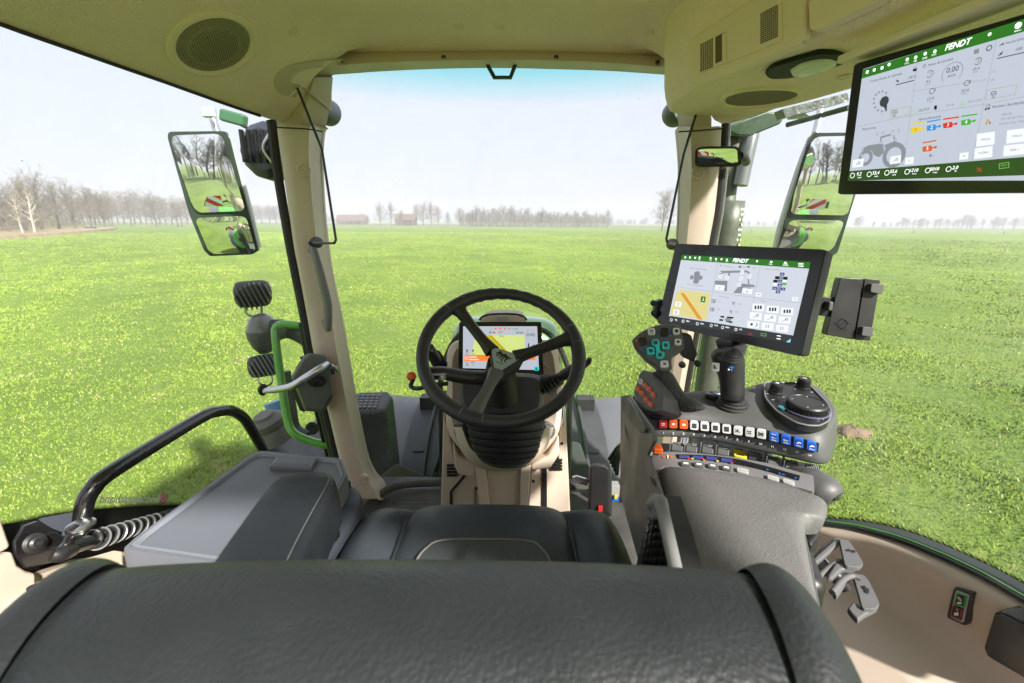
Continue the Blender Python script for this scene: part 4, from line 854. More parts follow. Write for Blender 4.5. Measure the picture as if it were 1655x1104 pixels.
tag(b.build('frame_bracket', bevel=.003), 'dark bracket standing left of the beige column base, outside the windscreen', 'bracket')
# ---- left: lamps, indicator arm, green handrail, tank caps
def lamp(name, label, c, ax, r, parts=True, sq=None, group=None):
    e = thing(name, label, 'work lamp', c, group); ax = unit(ax); u = unit(np.cross(ax, (0, 0, 1))); v = np.cross(u, ax); HB = mat('lamp_body', (.05, .055, .05), .4, metal=.3, var=.3)
    oct_ = lambda k, d: smoothq([c+u*r*k*x+v*r*k*y+ax*d for x, y in ((-1, -.35), (-.75, -.75), (.7, -.75), (1, -.3), (1, .4), (.7, .8), (-.8, .75), (-1, .35))], .25, 3)
    b = MB(); b.loft([oct_(.55, -r*.5), oct_(.85, -r*.35), oct_(1, -r*.1), oct_(1, r*.3), oct_(.9, r*.36)], HB); b.build('housing', e, smooth=50)
    b = MB(); fu = unit(u+v*.35); fv = np.cross(ax, fu)
    for i in range(8):
        x_ = -.86+i*.245; L_ = math.sqrt(max(.1, 1-x_*x_)); b.box(c+fu*(x_*r)-ax*r*.40, fu, fv, ax, (r*.07, r*1.5*L_, r*.55*L_+r*.15), mat('lamp_fin', (.24, .25, .25), .3, metal=.6))
    b.build('cooling_fins', e, bevel=r*.02)
    b = MB(); b.box(c+ax*r*.37, u, v, ax, (r*1.8, r*1.35, r*.06), LENS); b.build('lens', e, bevel=r*.02)
    b = MB(); b.tube([c-u*r*.5-v*r*.75, c-u*r*.45-v*r*1.15, c-v*r*1.4, c+u*r*.3-v*r*1.2, c+u*r*.35-v*r*.7], r*.07, STEEL, 8, 4); b.build('wire_loop', e); return e
lamp('work_lamp', 'finned work lamp standing on the grey indicator body left of the cab', D(409, 476, 1.95), (-.5, .9, .1), .072, group='finned work lamps')
lamp('work_lamp', 'finned work lamp hanging under the grey indicator body left of the cab', D(427, 591, 1.95), (-.5, .7, -.25), .062, group='finned work lamps')
e = thing('indicator_lamp', 'egg shaped grey indicator housing on an arm left of the front pillar', 'indicator lamp', D(425, 570, 1.95))
b = MB(); c = D(424, 533, 1.95); b.lathe(c-V3(0, 0, .10), (0, 0, 1), [(.005, -.005), (.03, .0), (.055, .03), (.072, .07), (.076, .10), (.074, .104)], GREY, 28, sq=.8); b.build('lower_shell', e)
b = MB(); b.lathe(c-V3(0, 0, .10), (0, 0, 1), [(.074, .104), (.070, .12), (.055, .15), (.03, .168), (.005, .172)], mat('smoky_lens', (.16, .17, .14), .2, coat=.5), 28, sq=.8); b.build('upper_shell', e)
b = MB(); b.tube([D(435, 536, 1.95), D(462, 532, 1.92), D(490, 545, 1.86), D(508, 566, 1.80)], [.05, .04, .036, .04], FENDD, 12, 5, flat=.6); b.build('arm', e)
b = MB(); b.tube([D(505, 528, 1.86), D(480, 526, 1.85), D(456, 524, 1.85), D(446, 530, 1.85), D(445, 545, 1.85), D(452, 600, 1.86), D(458, 640, 1.86), D(465, 680, 1.86), D(475, 700, 1.86), D(500, 712, 1.88), D(532, 720, 1.9)], .0165, GREENL, 12, 5)
tag(b.build('green_handrail'), 'bent bright green tubular handrail outside the left front pillar', 'handrail')
e = thing('fuel_tank', 'black tank top with round ribbed filler cap beyond the left window sill', 'tank', D(470, 720, 2.1))
b = MB(); T0 = [D(x, y, t) for x, y, t in ((412, 735, 2.0), (432, 700, 2.2), (470, 690, 2.35), (520, 690, 2.4), (548, 730, 2.3), (540, 770, 2.1), (440, 760, 1.95))]; b.loft([T0, [p+V3(0, 0, -.05)+(p-np.mean(T0, 0))*.1 for p in T0], [p+V3(0, 0, -.6) for p in T0]], mat('dark_box_plastic', (0, 0, 0))); b.build('tank_shell', e, bevel=.03, seg=3)
b = MB(); ax = unit(V3(-.25, -.2, 1)); c = D(447, 708, 2.12); b.lathe(c, ax, [(.09, 0), (.075, .06), (.07, .065), (.07, .075), (.078, .08), (.078, .105), (.06, .118), (.05, .122), (.045, .135), (.005, .136)], mat('olive_cap', (.11, .11, .09), .5, var=.2), 30); b.build('filler_cap', e)
b = MB(); ax = unit(V3(-.3, .1, 1)); c = D(452, 676, 2.3); b.lathe(c, ax, [(.035, 0), (.035, .05), (.045, .052), (.045, .09), (.005, .09)], mat('pale_blue_plastic', (.12, .28, .5), .4), 20); b.build('blue_cap', e)
b = MB(); c = D(505, 692, 2.1); b.lathe(c, (.1, -1, .3), [(.03, 0), (.03, .01), (.02, .012), (.018, .005), (.005, .005)], BLACK, 20); b.tube([D(462, 600, 1.95), D(472, 660, 1.98), D(478, 690, 2.0), D(496, 704, 2.0)], .02, FENDD, 8, 4); b.build('hose', e)
# round headlight discs on the roof edge, left and right
for px, py, rx, y_, lb in ((436, 245, 30, 2.0, 'round black work light housing behind the top of the left front pillar'), (526, 180, 12, 2.1, 'small round roof light at the top left corner of the windscreen'), (1093, 182, 12, 2.1, 'small round roof light at the top right corner of the windscreen'), (1196, 242, 14, 2.1, 'small round light behind the cab mirror')):
    p = YY(px, py, y_); e = thing('roof_light', lb, 'roof light', p, 'round roof lights'); r_ = {30: .115, 12: .052, 14: .055}[rx]
    b = MB(); b.lathe(p, (0.1, 1, 0), [(r_*.7, -.06), (r_*.95, -.03), (r_, 0), (r_, .04), (r_*.8, .05), (.01, .05)], mat('blue_black_plastic', (.025, .03, .04), .4, var=.2), 12 if rx == 30 else 28); b.build('housing', e, bevel=.004)
    b = MB()
    if rx == 30:
        for i in range(6): b.box(p+V3(-.07+i*.028, -.066, .01), (1, 0, 0), (0, 1, 0), (0, 0, 1), (.010, .02, .12), BLACKG)
        b.tube([p+V3(.05, -.08, .06), p+V3(.02, -.09, 0), p+V3(.05, -.08, -.06)], .006, STEEL, 8, 4)
    else: b.lathe(p+V3(0, -.062, -.01), (0, -1, 0), [(r_*.6, 0), (r_*.55, .01), (.01, .012)], mat('grey_lens', (.3, .32, .36), .2), 20)
    b.build('rear_vents' if rx == 30 else 'lens', e)
e = thing('mirror_arm', 'green and clear bracket of the left mirror under the roof edge', 'bracket', D(372, 190, 2.0))
b = MB(); b.box(D(378, 191, 2.0), (1, .1, -.25), (0, 1, 0), (.25, 0, 1), (.10, .05, .05), mat('dark_green_clear', (.05, .14, .07), .15)); b.build('motor', e, bevel=.01); b = MB(); b.box(D(337, 182, 2.02), (1, 0, 0), (0, 1, 0), (0, 0, 1), (.05, .03, .04), mat('pale_green_clear', (.45, .6, .5), .15)); b.build('cover', e, bevel=.006)
b = MB(); b.tube([D(386, 200, 2.0), D(400, 207, 2.0), D(418, 208, 2.0), D(430, 198, 2.0)], .006, BLACK, 8, 5); b.build('cable', e)
# top right outside: roof edge lamp and green flap, seen between lining and mirror
b = MB(); b.prism([YY(x, y, 1.85) for x, y in ((1190, 218), (1168, 206), (1240, 180), (1272, 182), (1262, 200), (1215, 219))], (0, .03, 0), mat('dark_green_visor', (.02, .05, .02), .3, var=.3)); tag(b.build('green_roof_flap', bevel=.006), 'dark green flap under the roof edge above the cab mirror', 'roof flap')
b = MB(); b.prism([YY(x, y, 1.6) for x, y in ((1265, 176), (1370, 150), (1372, 163), (1270, 190))], (0, .05, 0), mat('speckled_glass', (.10, .12, .11), .2, bump=('noise', 60, 1, .004), var=.6, varscale=60)); b.tube([YY(1272, 202, 1.62), YY(1372, 174, 1.45)], .008, mat('dark_green_rail', (.02, .06, .02), .4), 8, 1); b.prism([YY(x, y, 1.66) for x, y in ((1272, 186), (1300, 182), (1312, 190), (1276, 193))], (0, .01, 0), mat('pale_green_clear', (0, 0, 0)))
tag(b.build('roof_window_edge'), 'grimy glass strip with a green rail along the right roof edge', 'roof window')
# ---- exhaust with perforated guard behind the right pillar
e = thing('exhaust_stack', 'grey exhaust pipe with perforated heat guard behind the right front pillar', 'exhaust', (.86, 2.05, -1.6))
xc = YY(1176, 330, 2.05)[0]; zc = [YY(1176, y, 2.05)[2] for y in (200, 325, 332)]
GALV = mat('dull_galvanised', (.095, .11, .085), .45, metal=.3, var=.35, varscale=10)
b = MB(); b.lathe((xc-.005, 2.05, -1.4), (0, 0, 1), [(.036, 0), (.036, zc[1]+1.38), (.038, zc[1]+1.40), (.034, zc[1]+1.41), (.034, zc[0]+1.4), (.034, zc[0]+1.6), (.03, zc[0]+1.6)], GALV, 28); b.tube([(xc+.02, 2.0, zc[1]+.06), (xc+.05, 2.02, zc[0]-.04), (xc+.11, 2.1, zc[0]+.1)], .03, mat('clear_duct', (.16, .18, .18), .3, metal=.3), 10, 4); b.build('pipe', e)
b = MB(); rg = []
for z in (-1.5, -1.0, -.5, 0, zc[1]): rg.append([V3(xc+.012+.056*math.cos(a), 2.05+.056*math.sin(a), z) for a in [R(100+i*12) for i in range(27)]])
b.loft(rg, GALV, closed=False, caps=False); b.build('heat_guard', e, solid=.003, smooth=60)
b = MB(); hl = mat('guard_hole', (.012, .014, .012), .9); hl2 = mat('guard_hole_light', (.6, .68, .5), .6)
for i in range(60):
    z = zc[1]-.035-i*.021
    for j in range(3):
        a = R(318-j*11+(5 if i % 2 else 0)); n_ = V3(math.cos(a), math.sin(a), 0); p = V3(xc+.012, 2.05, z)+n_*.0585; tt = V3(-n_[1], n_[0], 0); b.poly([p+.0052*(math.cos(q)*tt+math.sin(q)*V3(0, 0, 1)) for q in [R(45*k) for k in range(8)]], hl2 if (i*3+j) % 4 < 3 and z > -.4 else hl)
b.build('guard_perforations', e, smooth=0)
b = MB(); b.lathe((xc, 2.05, zc[0]-.06), (0, 0, 1), [(.06, 0), (.06, .02), (.05, .02)], BLACK, 20); b.box(YY(1187, 208, 2.0), (1, 0, 0), (0, 1, 0), (0, 0, 1), (.06, .03, .05), GREYL); b.build('clamp', e, bevel=.003)
# specks of dead flies on the windscreen
b = MB(); SPK = mat('dried_specks', (.05, .04, .03), .8)
for px, py, s_ in ((552, 161, 1.4), (707, 251, 1.4), (807, 163, 1.5), (835, 157, 1), (999, 155, 1.6), (1033, 160, 1.8), (1065, 164, 1.5), (1026, 181, 1.3), (1023, 188, 1.2), (664, 262, 1), (893, 243, .8), (860, 318, .8), (640, 300, .7), (1112, 250, .9), (925, 330, .7), (590, 290, .8), (26, 243, 1.2), (36, 260, 2)):
    p = YY(px, py, 1.92) if px > 400 else XX(px, py, -.9); h = s_*.0011*(1 if px > 400 else .5)*1.2; b.loft([[p+V3(h*math.cos(a)*(1+.5*math.sin(3*a+px)), -.0005*k, h*.7*math.sin(a)) for a in [R(60*i) for i in range(6)]] for k in (0, 1)], SPK)
tag(b.build('window_specks', smooth=0), 'tiny dark dead flies and dirt specks scattered over the panes', 'specks', kind='stuff')
# ================================================================ steering wheel
wc = V3(-.0271, 1.0985, -.3149); wn = V3(.0316, -.6312, .7750); wa = unit(np.cross(wn, (0, 0, 1)))*-1; wa = wa if wa[0] > 0 else -wa; wb = unit(np.cross(wn, wa)); wb = wb if wb[2] > 0 else -wb
e = thing('steering_wheel', 'black leather three spoke steering wheel with grey triangular emblem', 'steering wheel', wc-wn*.06)
WR, WT = .1955, .0165
def wp(a, r=WR, h=0): return wc+(wa*math.cos(a)+wb*math.sin(a))*r+wn*h
b = MB(); rings = []; NS = 144; spk = [R(128), R(14), R(249)]
for i in range(NS):
    a = 2*math.pi*i/NS; rad = wa*math.cos(a)+wb*math.sin(a); near = min(abs((a-s+math.pi) % (2*math.pi)-math.pi) for s in spk)
    rt = WT*(1.0+.08*math.cos(a*3-.4)) + (.0009*math.sin(a*38) if 40 < math.degrees(a) < 112 else 0)
    if near < .13: rt *= .97
    rings.append([wc+rad*(WR+rt*math.cos(q)*1.02)+wn*rt*math.sin(q)*.95 for q in [2*math.pi*j/20 for j in range(20)]])
b.loft(rings+[rings[0]], WHEELM, True, False); b.build('rim', e, smooth=80)
b = MB()
for s in spk:
    for d in (-.135, .135):
        b.lathe(wp(s+d), wa*-math.sin(s+d)+wb*math.cos(s+d), [(WT*1.0, -.0012), (WT*1.035, 0), (WT*1.0, .0012)], mat('stitch_line', (.16, .16, .17), .5), 20)
b.build('seam', e)
hub = wc-wn*.035-wb*.012+wa*.004
for s, w0 in zip(spk, (.015, .016, .015)):
    b = MB(); d = wa*math.cos(s)+wb*math.sin(s); t_ = np.cross(wn, d); rg = []
    for r_, h, ww, th in ((.035, -.022, .021, .012), (.07, -.020, w0, .010), (.12, -.012, w0*.95, .009), (.165, -.003, w0*1.15, .010), (.188, 0, w0*1.7, .011)):
        c = wc+d*r_+wn*h - (wb*.012*(1-r_/.19)); rg.append([c+t_*ww*x+wn*th*z for x, z in ((-1, -.5), (-.9, .3), (-.55, 1), (.55, 1), (.9, .3), (1, -.5), (.6, -1), (-.6, -1))])
    b.loft(rg, GREY if s == spk[2] else BLACK); b.build('spoke', e, smooth=35)
b = MB(); tri = lambda sc_, h, rot=R(127): smoothq([hub+wn*h+(wa*math.cos(rot+k*2.0944)+wb*math.sin(rot+k*2.0944))*sc_*(1.0 if k != 2 else 1.05) for k in range(3)], .2, 6)
b.loft([tri(.034, -.06), tri(.050, -.035), tri(.060, 0), tri(.060, .012), tri(.055, .018), tri(.001, .019)], BLACK); b.build('hub', e, smooth=50)
b = MB(); EM = mat('emblem_grey', (.34, .40, .42), .35, metal=.3)
b.loft([tri(.050, .0186), tri(.050, .0206), tri(.0485, .0212), tri(.0475, .0212), tri(.0468, .0200), tri(.0455, .0200), tri(.0448, .0212), tri(.001, .0214)], EM); em_ = b.build('emblem', e, smooth=30)
# rearing animal figure engraved in black on the emblem: outline in emblem space
b = MB(); ho = hub+wn*.0219; hx = unit(wa*math.cos(R(-20))+wb*math.sin(R(-20))); hy = np.cross(wn, hx)
def fig(pts, sc_=.0022): b.poly([ho+hx*(x*sc_-.002)+hy*(y*sc_+.003) for x, y in pts], DECALK)
fig([(-9, 4), (-6, 6.5), (-4, 6), (-1, 5), (2, 6), (5, 4.2), (7, 1.5), (6.5, -1), (4, .5), (1, 1.5), (-2, 2), (-4, 3.5), (-6, 3), (-8, 2.2)])
fig([(-6, 6.5), (-5, 9), (-3.8, 7), (-2.5, 8), (-2.5, 5.5)]); fig([(-4, 3.5), (-8, 0), (-7, -1), (-3, 2)]); fig([(-2, 2), (-4, -2), (-3, -3), (0, 1.5)]); fig([(5, 1), (3, -3), (5, -6), (6.2, -5.5), (4.8, -3), (7, -.5)])
fig([(1, 1.5), (-1, -3.5), (.5, -6), (1.6, -5.4), (.6, -3.2), (3, .8)]); fig([(6, 3.5), (10, 2), (9, -1), (8, 1), (6.5, 1.5)]); fig([(-5, -7.5), (4, -8), (4, -8.8), (-5, -8.2)])
b.build('animal_figure', em_, smooth=0)
# ================================================================ dash display
dc = [V3(-.1667, 1.400, -.3039), V3(.0929, 1.414, -.3056), V3(.0975, 1.3118, -.4478), V3(-.1621, 1.2978, -.4461)]
dp = Plane(sum(dc)/4, dc[1]-dc[0], dc[0]-dc[3])
e = thing('dash_display', 'wide dashboard screen with a yellow map behind the steering wheel', 'display', sum(dc)/4)
b = MB(); b.prism(smoothq([dp.at(*p, .001) for p in ((742, 520), (875, 520), (879, 606), (740, 606))], .03, 3), -dp.n*.022, BLACKG); b.build('bezel', e, bevel=.0015)
z5 = lambda x, y: (660+x/5.517, 460+y/5.517)
b = MB(); SG = em('screen_grey', (.55, .60, .68), .33); SW = em('screen_white', (.75, .79, .85), .42); MAPC = em('screen_map', (.58, .68, .22), .42); MAPD = em('screen_track', (.50, .40, .01), .38); OR = em('screen_orange', (.80, .18, .02), .5); TXD = em('screen_dark', (.02, .02, .025), .0); TQ = em('screen_teal', (.0, .45, .45), .6)
q = lambda pts, m, l=.002: b.fl(dp, [z5(*p) for p in pts], m, l)
q([(488, 372), (1148, 372), (1165, 762), (486, 745)], SG, .0014); q([(600, 450), (1036, 448), (1042, 626), (560, 626)], MAPC)
q([(672, 452), (742, 452), (912, 626), (836, 626)], MAPD, .0026); b.ln(dp, [z5(706, 452), z5(874, 626)], .5, em('screen_yellow', (.8, .65, .05), .5), .003)
b.circ(dp, *z5(822, 582), 1.5, SW, .0034); q([(500, 628), (1130, 624), (1135, 672), (500, 684)], OR, .0028)
for i, (a, w_) in enumerate(((540, 70), (540, 90), (840, 240), (840, 200))): q([(a, 642+(i % 2)*22), (a+w_, 642+(i % 2)*22), (a+w_, 650+(i % 2)*22), (a, 650+(i % 2)*22)], SW, .0034)
b.circ(dp, *z5(520, 655), 2.6, SW, .0034, ring=.3)
b.circ(dp, *z5(1088, 443), 7.2, em('screen_mid', (.3, .33, .38), .3), .0026, ring=.07, a0=-50, a1=230); b.tx(dp, '0.00', *z5(1090, 448), 5.0, TXD, lift=.003)
for x, y0, y1 in ((524, 578, 600), (577, 578, 600), (1072, 524, 596), (1118, 536, 596)): q([(x-6, y0), (x+5, y0), (x+5, y1), (x-6, y1)], TXD, .003)
for x, y, s_ in ((640, 398, '-:-'), (740, 396, 'h'), (900, 395, '0.0'), (950, 396, '12:44'), (822, 425, '0.75'), (830, 461, '1076'), (524, 615, '0%'), (578, 616, '4.7'), (523, 700, 'O'), (573, 692, '0.00'), (523, 718, 'AB'), (573, 716, '12'), (1065, 612, 'km'), (1120, 618, 'h')): b.tx(dp, s_, *z5(x, y), 2.6, TXD, lift=.0034)
for x, y in ((780, 392), (818, 392), (860, 392)): b.circ(dp, *z5(x, y), 1.5, em('screen_red', (.7, .06, .03), .6), .003)
for x, y in ((630, 428), (732, 428), (978, 430), (1012, 430)): b.ln(dp, [z5(x-14, y+10), z5(x-6, y-10), z5(x+4, y+4), z5(x+14, y-10)], .7, TXD, .003)
for i, c_ in enumerate(('screen_red', 'screen_dark', 'screen_yellow')): q([(752+i*12, 422), (762+i*12, 422), (762+i*12, 434), (752+i*12, 434)], MATS[c_], .003)
q([(1124, 732), (1160, 732), (1160, 768), (1124, 768)], TQ, .003); q([(1132, 740), (1152, 740), (1152, 760), (1132, 760)], TXD, .0036); q([(1136, 745), (1149, 745), (1149, 750), (1136, 750)], TQ, .004)
b.build('display', e, smooth=0)
# ================================================================ steering column with its beige pod
e = thing('steering_column', 'beige steering column pod with ribbed black bellows and round air vents', 'steering column', V3(-.02, 1.45, -1.15))
yb = 1.50
def podring(y, pts): return catmull([YY(px, py, y) for px, py in pts+[pts[0]]], 3)[:-1]
# main bowl (behind wheel): lofted front to back
bowl = [(721, 590), (724, 566), (737, 551), (770, 545), (812, 543), (850, 545), (885, 549), (900, 562), (906, 590), (910, 640), (906, 690), (888, 722), (860, 745), (812, 757), (768, 745), (740, 722), (722, 690), (722, 640)]
c0 = (815, 640)
sc2 = lambda P, s_, dy=0: [(c0[0]+(x-c0[0])*s_, c0[1]+(y-c0[1])*s_+dy) for x, y in P]
b = MB(); b.loft([podring(1.72, sc2(bowl, .90)), podring(1.50, sc2(bowl, 1.0)), podring(1.44, sc2(bowl, 1.0)), podring(1.41, sc2(bowl, .97)), podring(1.40, sc2(bowl, .90)), podring(1.42, sc2(bowl, .7))], BEIGE); b.build('pod_shell', e, smooth=50)
b = MB(); arc_ = [(776, 520), (779, 514), (791, 510), (812, 509), (836, 510), (847, 514), (850, 520)]; b.prism([YY(x, y, 1.46) for x, y in arc_], (0, .2, -.02), BEIGE); b.tube([YY(x, y-1.5, 1.47) for x, y in [(775, 519)]+arc_[1:-1]+[(851, 519)]], .004, RUBBER, 6, 3); b.box(YY(812, 514, 1.452), (1, 0, 0), (0, 1, 0), (0, 0, 1), (.035, .006, .012), WGREY); b.build('sensor_hood', e)
# black shroud below the hub
b = MB(); def_ = [(740, 612), (745, 606), (790, 600), (840, 602), (872, 606), (878, 622), (878, 655), (866, 668), (812, 676), (760, 668), (744, 655)]
b.loft([podring(1.36, def_), podring(1.22, [(812+(x-812)*.98, 640+(y-640)*.95) for x, y in def_]), podring(1.20, [(812+(x-812)*.90, 640+(y-640)*.82) for x, y in def_])], GREY); b.build('shroud', e, smooth=40)
b = MB(); b.tube([YY(812, 640, 1.19), wc-wn*.09, wc-wn*.05], [.05, .04, .035], BLACK, 20, 4); b.build('steering_shaft', e)
b = MB(); b.lathe(YY(773, 651, 1.185), (0, -1, .3), [(.016, 0), (.016, .008), (.013, .011), (.011, .011), (.010, .014), (.001, .014)], RED, 24); b.text('P', YY(774, 649, 1.17), V3(1, 0, 0), unit(V3(0, .3, 1)), .012, WHITE); b.build('red_button', e)
# bellows
b = MB(); rg = []; NB = 9
prof = [(660, 750, 886), (680, 753, 881), (692, 756, 879), (704, 759, 876), (715, 762, 873), (725, 765, 871), (734, 770, 867), (742, 776, 860), (750, 788, 850), (754, 800, 838)]
for i in range(NB):
    py, xl, xr = prof[i]; for_ = ((0.0, 1.0), (.55, 1.015), (.8, .99), (.92, .955))
    for f, k in for_:
        py_ = py+(prof[i+1][0]-py)*f; l_ = xl+(prof[i+1][1]-xl)*f; r_ = xr+(prof[i+1][2]-xr)*f; cx_ = (l_+r_)/2; hw = (r_-l_)/2*k
        y_ = 1.30; L_, R2_ = YY(cx_-hw, py_, y_), YY(cx_+hw, py_, y_); cc = (L_+R2_)/2; rx = (R2_[0]-L_[0])/2
        rg.append([cc+V3(rx*math.cos(a), rx*.85*math.sin(a), -rx*.25*math.sin(a)*-1*-1) for a in [2*math.pi*j/40 for j in range(40)]])
b.loft(rg, BOOT); b.build('bellows', e, smooth=28)
# collar ring below the bellows and the narrow beige box
b = MB(); pl = Plane(V3(0, 1.40, -.8), (1, 0, 0), (0, 0, 1))
P1 = [(746, 690), (760, 724), (785, 744), (812, 750), (842, 745), (866, 724), (882, 690)]; P2 = [(733, 690), (746, 730), (770, 754), (812, 762), (852, 754), (880, 730), (895, 690)]
A, B = catmull([YY(x, y, 1.33) for x, y in P1], 4), catmull([YY(x, y, 1.37) for x, y in P2], 4); b.loft([[p+V3(0, .06, 0) for p in A], A, B, [p+V3(0, .08, -.01) for p in B]], BEIGE, closed=False, caps=False); b.build('collar', e, smooth=50)
def bx(name, front, y, dy, m, bev=.004, vec=None): 
    b = MB(); b.prism([YY(px, py, y) for px, py in front], vec if vec is not None else (0, dy, 0), m); return b.build(name, e, bevel=bev, seg=3)
bx('left_facet', [(767, 752), (785, 756), (792, 830), (777, 830)], 1.385, .25, BEIGE); bx('centre_panel', [(786, 757), (841, 757), (840, 830), (792, 830)], 1.40, .25, BEIGED); bx('right_facet', [(841, 757), (858, 752), (853, 830), (840, 830)], 1.385, .25, BEIGE)
bx('knee_shoulder', [(731, 712), (741, 738), (768, 753), (768, 772), (742, 769), (734, 755)], 1.43, .2, BEIGE, .012); bx('knee_shoulder', [(858, 753), (884, 738), (903, 705), (905, 735), (890, 758), (859, 761)], 1.43, .2, BEIGE, .012)
bx('side_panel', [(716, 672), (724, 690), (733, 735), (740, 768), (770, 770), (778, 832), (712, 832), (714, 760)], 1.50, .25, BEIGE, .006); bx('side_panel', [(914, 660), (904, 690), (902, 745), (890, 760), (858, 762), (853, 830), (922, 830), (918, 745)], 1.50, .25, BEIGE, .006)
b = MB()
for i in range(4): b.prism([YY(722, 752+i*5.3, 1.492), YY(734+i*1.5, 752+i*5.3, 1.492), YY(735+i*1.5, 754.6+i*5.3, 1.492), YY(722, 754.6+i*5.3, 1.492)], (0, .02, 0), DECALK)
b.build('vent_slots', e, smooth=0); b = MB()
for i in range(4): b.prism([YY(898-i*2.4, 743+i*5, 1.492), YY(909, 743+i*5, 1.492), YY(909, 745.6+i*5, 1.492), YY(897-i*2.4, 745.6+i*5, 1.492)], (0, .02, 0), DECALK)
b.build('vent_slots', e, smooth=0)
b = MB(); pp = [(750, 770), (729, 795), (729, 832)]
for a_, c_ in zip(pp[:-1], pp[1:]): b.prism([YY(a_[0]-2, a_[1], 1.494), YY(a_[0]+2, a_[1], 1.494), YY(c_[0]+2, c_[1], 1.494), YY(c_[0]-2, c_[1], 1.494)], (0, .02, 0), DECALK)
b.build('panel_gap', e, smooth=0); b = MB(); b.prism([YY(876, 760, 1.494), YY(884, 760, 1.494), YY(884, 832, 1.494), YY(876, 832, 1.494)], (0, .02, 0), DECALK); b.build('panel_gap', e, smooth=0)
b = MB(); b.prism([YY(767, 788, 1.494), YY(767.9, 788, 1.494), YY(767.9, 832, 1.494), YY(767, 832, 1.494)], (0, .02, 0), DECALK); b.build('panel_gap', e, smooth=0)
for px, py in ((771, 789), (862, 778), (908, 717)):
    b = MB(); b.lathe(YY(px, py, 1.493), (0, -1, 0), [(.0055, -.002), (.0055, .0015), (.001, .0015)], DECALK, 14); b.build('screw_hole', e)
# round air vents (upper pair beside the display, lower pair beside the bellows)
def vent(px, py, rpx, y, tilt, sq=1.0, ang=0):
    c = YY(px, py, y); r = rpx/FPX*np.dot(c, _F); ax = unit(V3(*tilt)); u = unit(np.cross(ax, (0, 0, 1))); v = np.cross(u, ax); o = MB()
    o.lathe(c, ax, [(r*1.25, -.02), (r*1.25, .002), (r*1.18, .006), (r*1.02, .006), (r*.98, -.004), (r*.98, -.025), (.001, -.025)], BEIGED if py < 620 else GREYL, 32, sq=sq); v_ = o.build('air_vent', e)
    o = MB(); o.lathe(c-ax*.018, ax, [(r*.97, 0), (.001, .001)], DECALK, 28); us = u*math.cos(ang)+v*math.sin(ang); vs = -u*math.sin(ang)+v*math.cos(ang)
    for i in range(-3, 4):
        h = i*r*.26; w_ = math.sqrt(max(0, 1-(h/r)**2))*r*.95; o.box(c+vs*h-ax*.004, us, unit(ax+vs*.5), vs, (w_*2, .014, .0022), WGREY if py > 620 else GREYL)
    o.build('vent_louvres', v_, smooth=0)
vent(738, 579, 13, 1.425, (-.25, -1, .3), ang=.3); vent(891, 581, 12.5, 1.425, (.2, -1, .3), ang=.5); vent(748, 697, 12.5, 1.385, (-.35, -1, .2), ang=-.5); vent(884, 697, 12, 1.385, (.35, -1, .2), ang=.6)
# stalks: left arm, indicator stalk, right stalk with rubber boot
b = MB(); b.tube([YY(786, 611, 1.12), YY(750, 609, 1.10), YY(715, 603, 1.09), YY(694, 602, 1.09)], [.019, .018, .0165, .014], BLACK, 14, 5, flat=1.3); 
st_ = b.build('left_stalk', e); b = MB(); c = YY(709, 609, 1.065); b.box(c, (1, 0, .05), (0, 1, .4), (0, -.4, 1), (.035, .006, .017), WGREY); b.box(c+V3(-.004, -.004, .001), (1, 0, .05), (0, 1, .4), (0, -.4, 1), (.012, .006, .008), DECALK); b.box(c+V3(.009, -.004, -.001), (1, 0, .05), (0, 1, .4), (0, -.4, 1), (.006, .006, .012), WHITE); b.build('toggle_switch', st_, bevel=.001)
b = MB(); b.tube([YY(721, 602, 1.32), YY(709, 588, 1.27), YY(700, 574, 1.22), YY(693, 562, 1.20)], [.012, .019, .016, .014], BLACK, 16, 5); s2 = b.build('indicator_stalk', e); b = MB()
for i in range(6): f = .30+i*.07; p = YY(721+(693-721)*f, 602+(562-602)*f, 1.30-.09*f); b.lathe(p, unit(YY(693, 562, 1.2)-YY(721, 602, 1.32)), [(.0195, -.0012), (.0205, 0), (.0195, .0012)], BLACKG, 18)
b.text('A', YY(698, 567, 1.18), V3(1, 0, 0), V3(0, .5, .85), .010, WGREY); b.build('grip_ribs', s2)
b = MB(); b.tube([YY(866, 626, 1.25), YY(880, 620, 1.23)], [.03, .028], BLACK, 18, 1)
for i in range(5): f = i/5; p = YY(884+26*f, 622-12*f, 1.22-.02*f); b.lathe(p, unit(YY(930, 598, 1.18)-YY(884, 622, 1.22)), [(.018-.004*f, -.004), (.029-.013*f, 0), (.018-.004*f, .004)], RUBBER, 22)
s3 = b.build('stalk_boot', e); b = MB(); b.tube([YY(900, 612, 1.21), YY(912, 606, 1.20), YY(928, 598, 1.18), YY(936, 594, 1.17), YY(950, 586, 1.17), YY(953, 580, 1.165)], [.009, .016, .018, .012, .008, .006], BLACK, 18, 4); b.build('right_stalk', e)
b = MB(); b.tube([YY(668, 613, 1.16), YY(664, 624, 1.16), YY(675, 628, 1.15), YY(700, 622, 1.14), YY(724, 620, 1.15)], .006, BLACK, 10, 5); b.lathe(YY(665, 608, 1.155), (.3, -1, .6), [(.010, -.008), (.013, 0), (.010, .01), (.001, .012)], ORANGE, 20); b.build('gear_lever', e)
b = MB(); b.tube([YY(708, 628, 1.18), YY(716, 636, 1.2), YY(727, 648, 1.23)], [.006, .006, .005], ORANGE, 10, 4); b.build('orange_lever', e)
b = MB(); b.box(YY(903, 660, 1.44), (1, 0, 0), (0, 1, 0), (0, 0, 1), (.03, .02, .07), BLACK); b.tube([YY(905, 640, 1.42), YY(912, 665, 1.42), YY(908, 690, 1.43)], .004, STEEL, 8, 3); b.build('column_latch', e, bevel=.003)
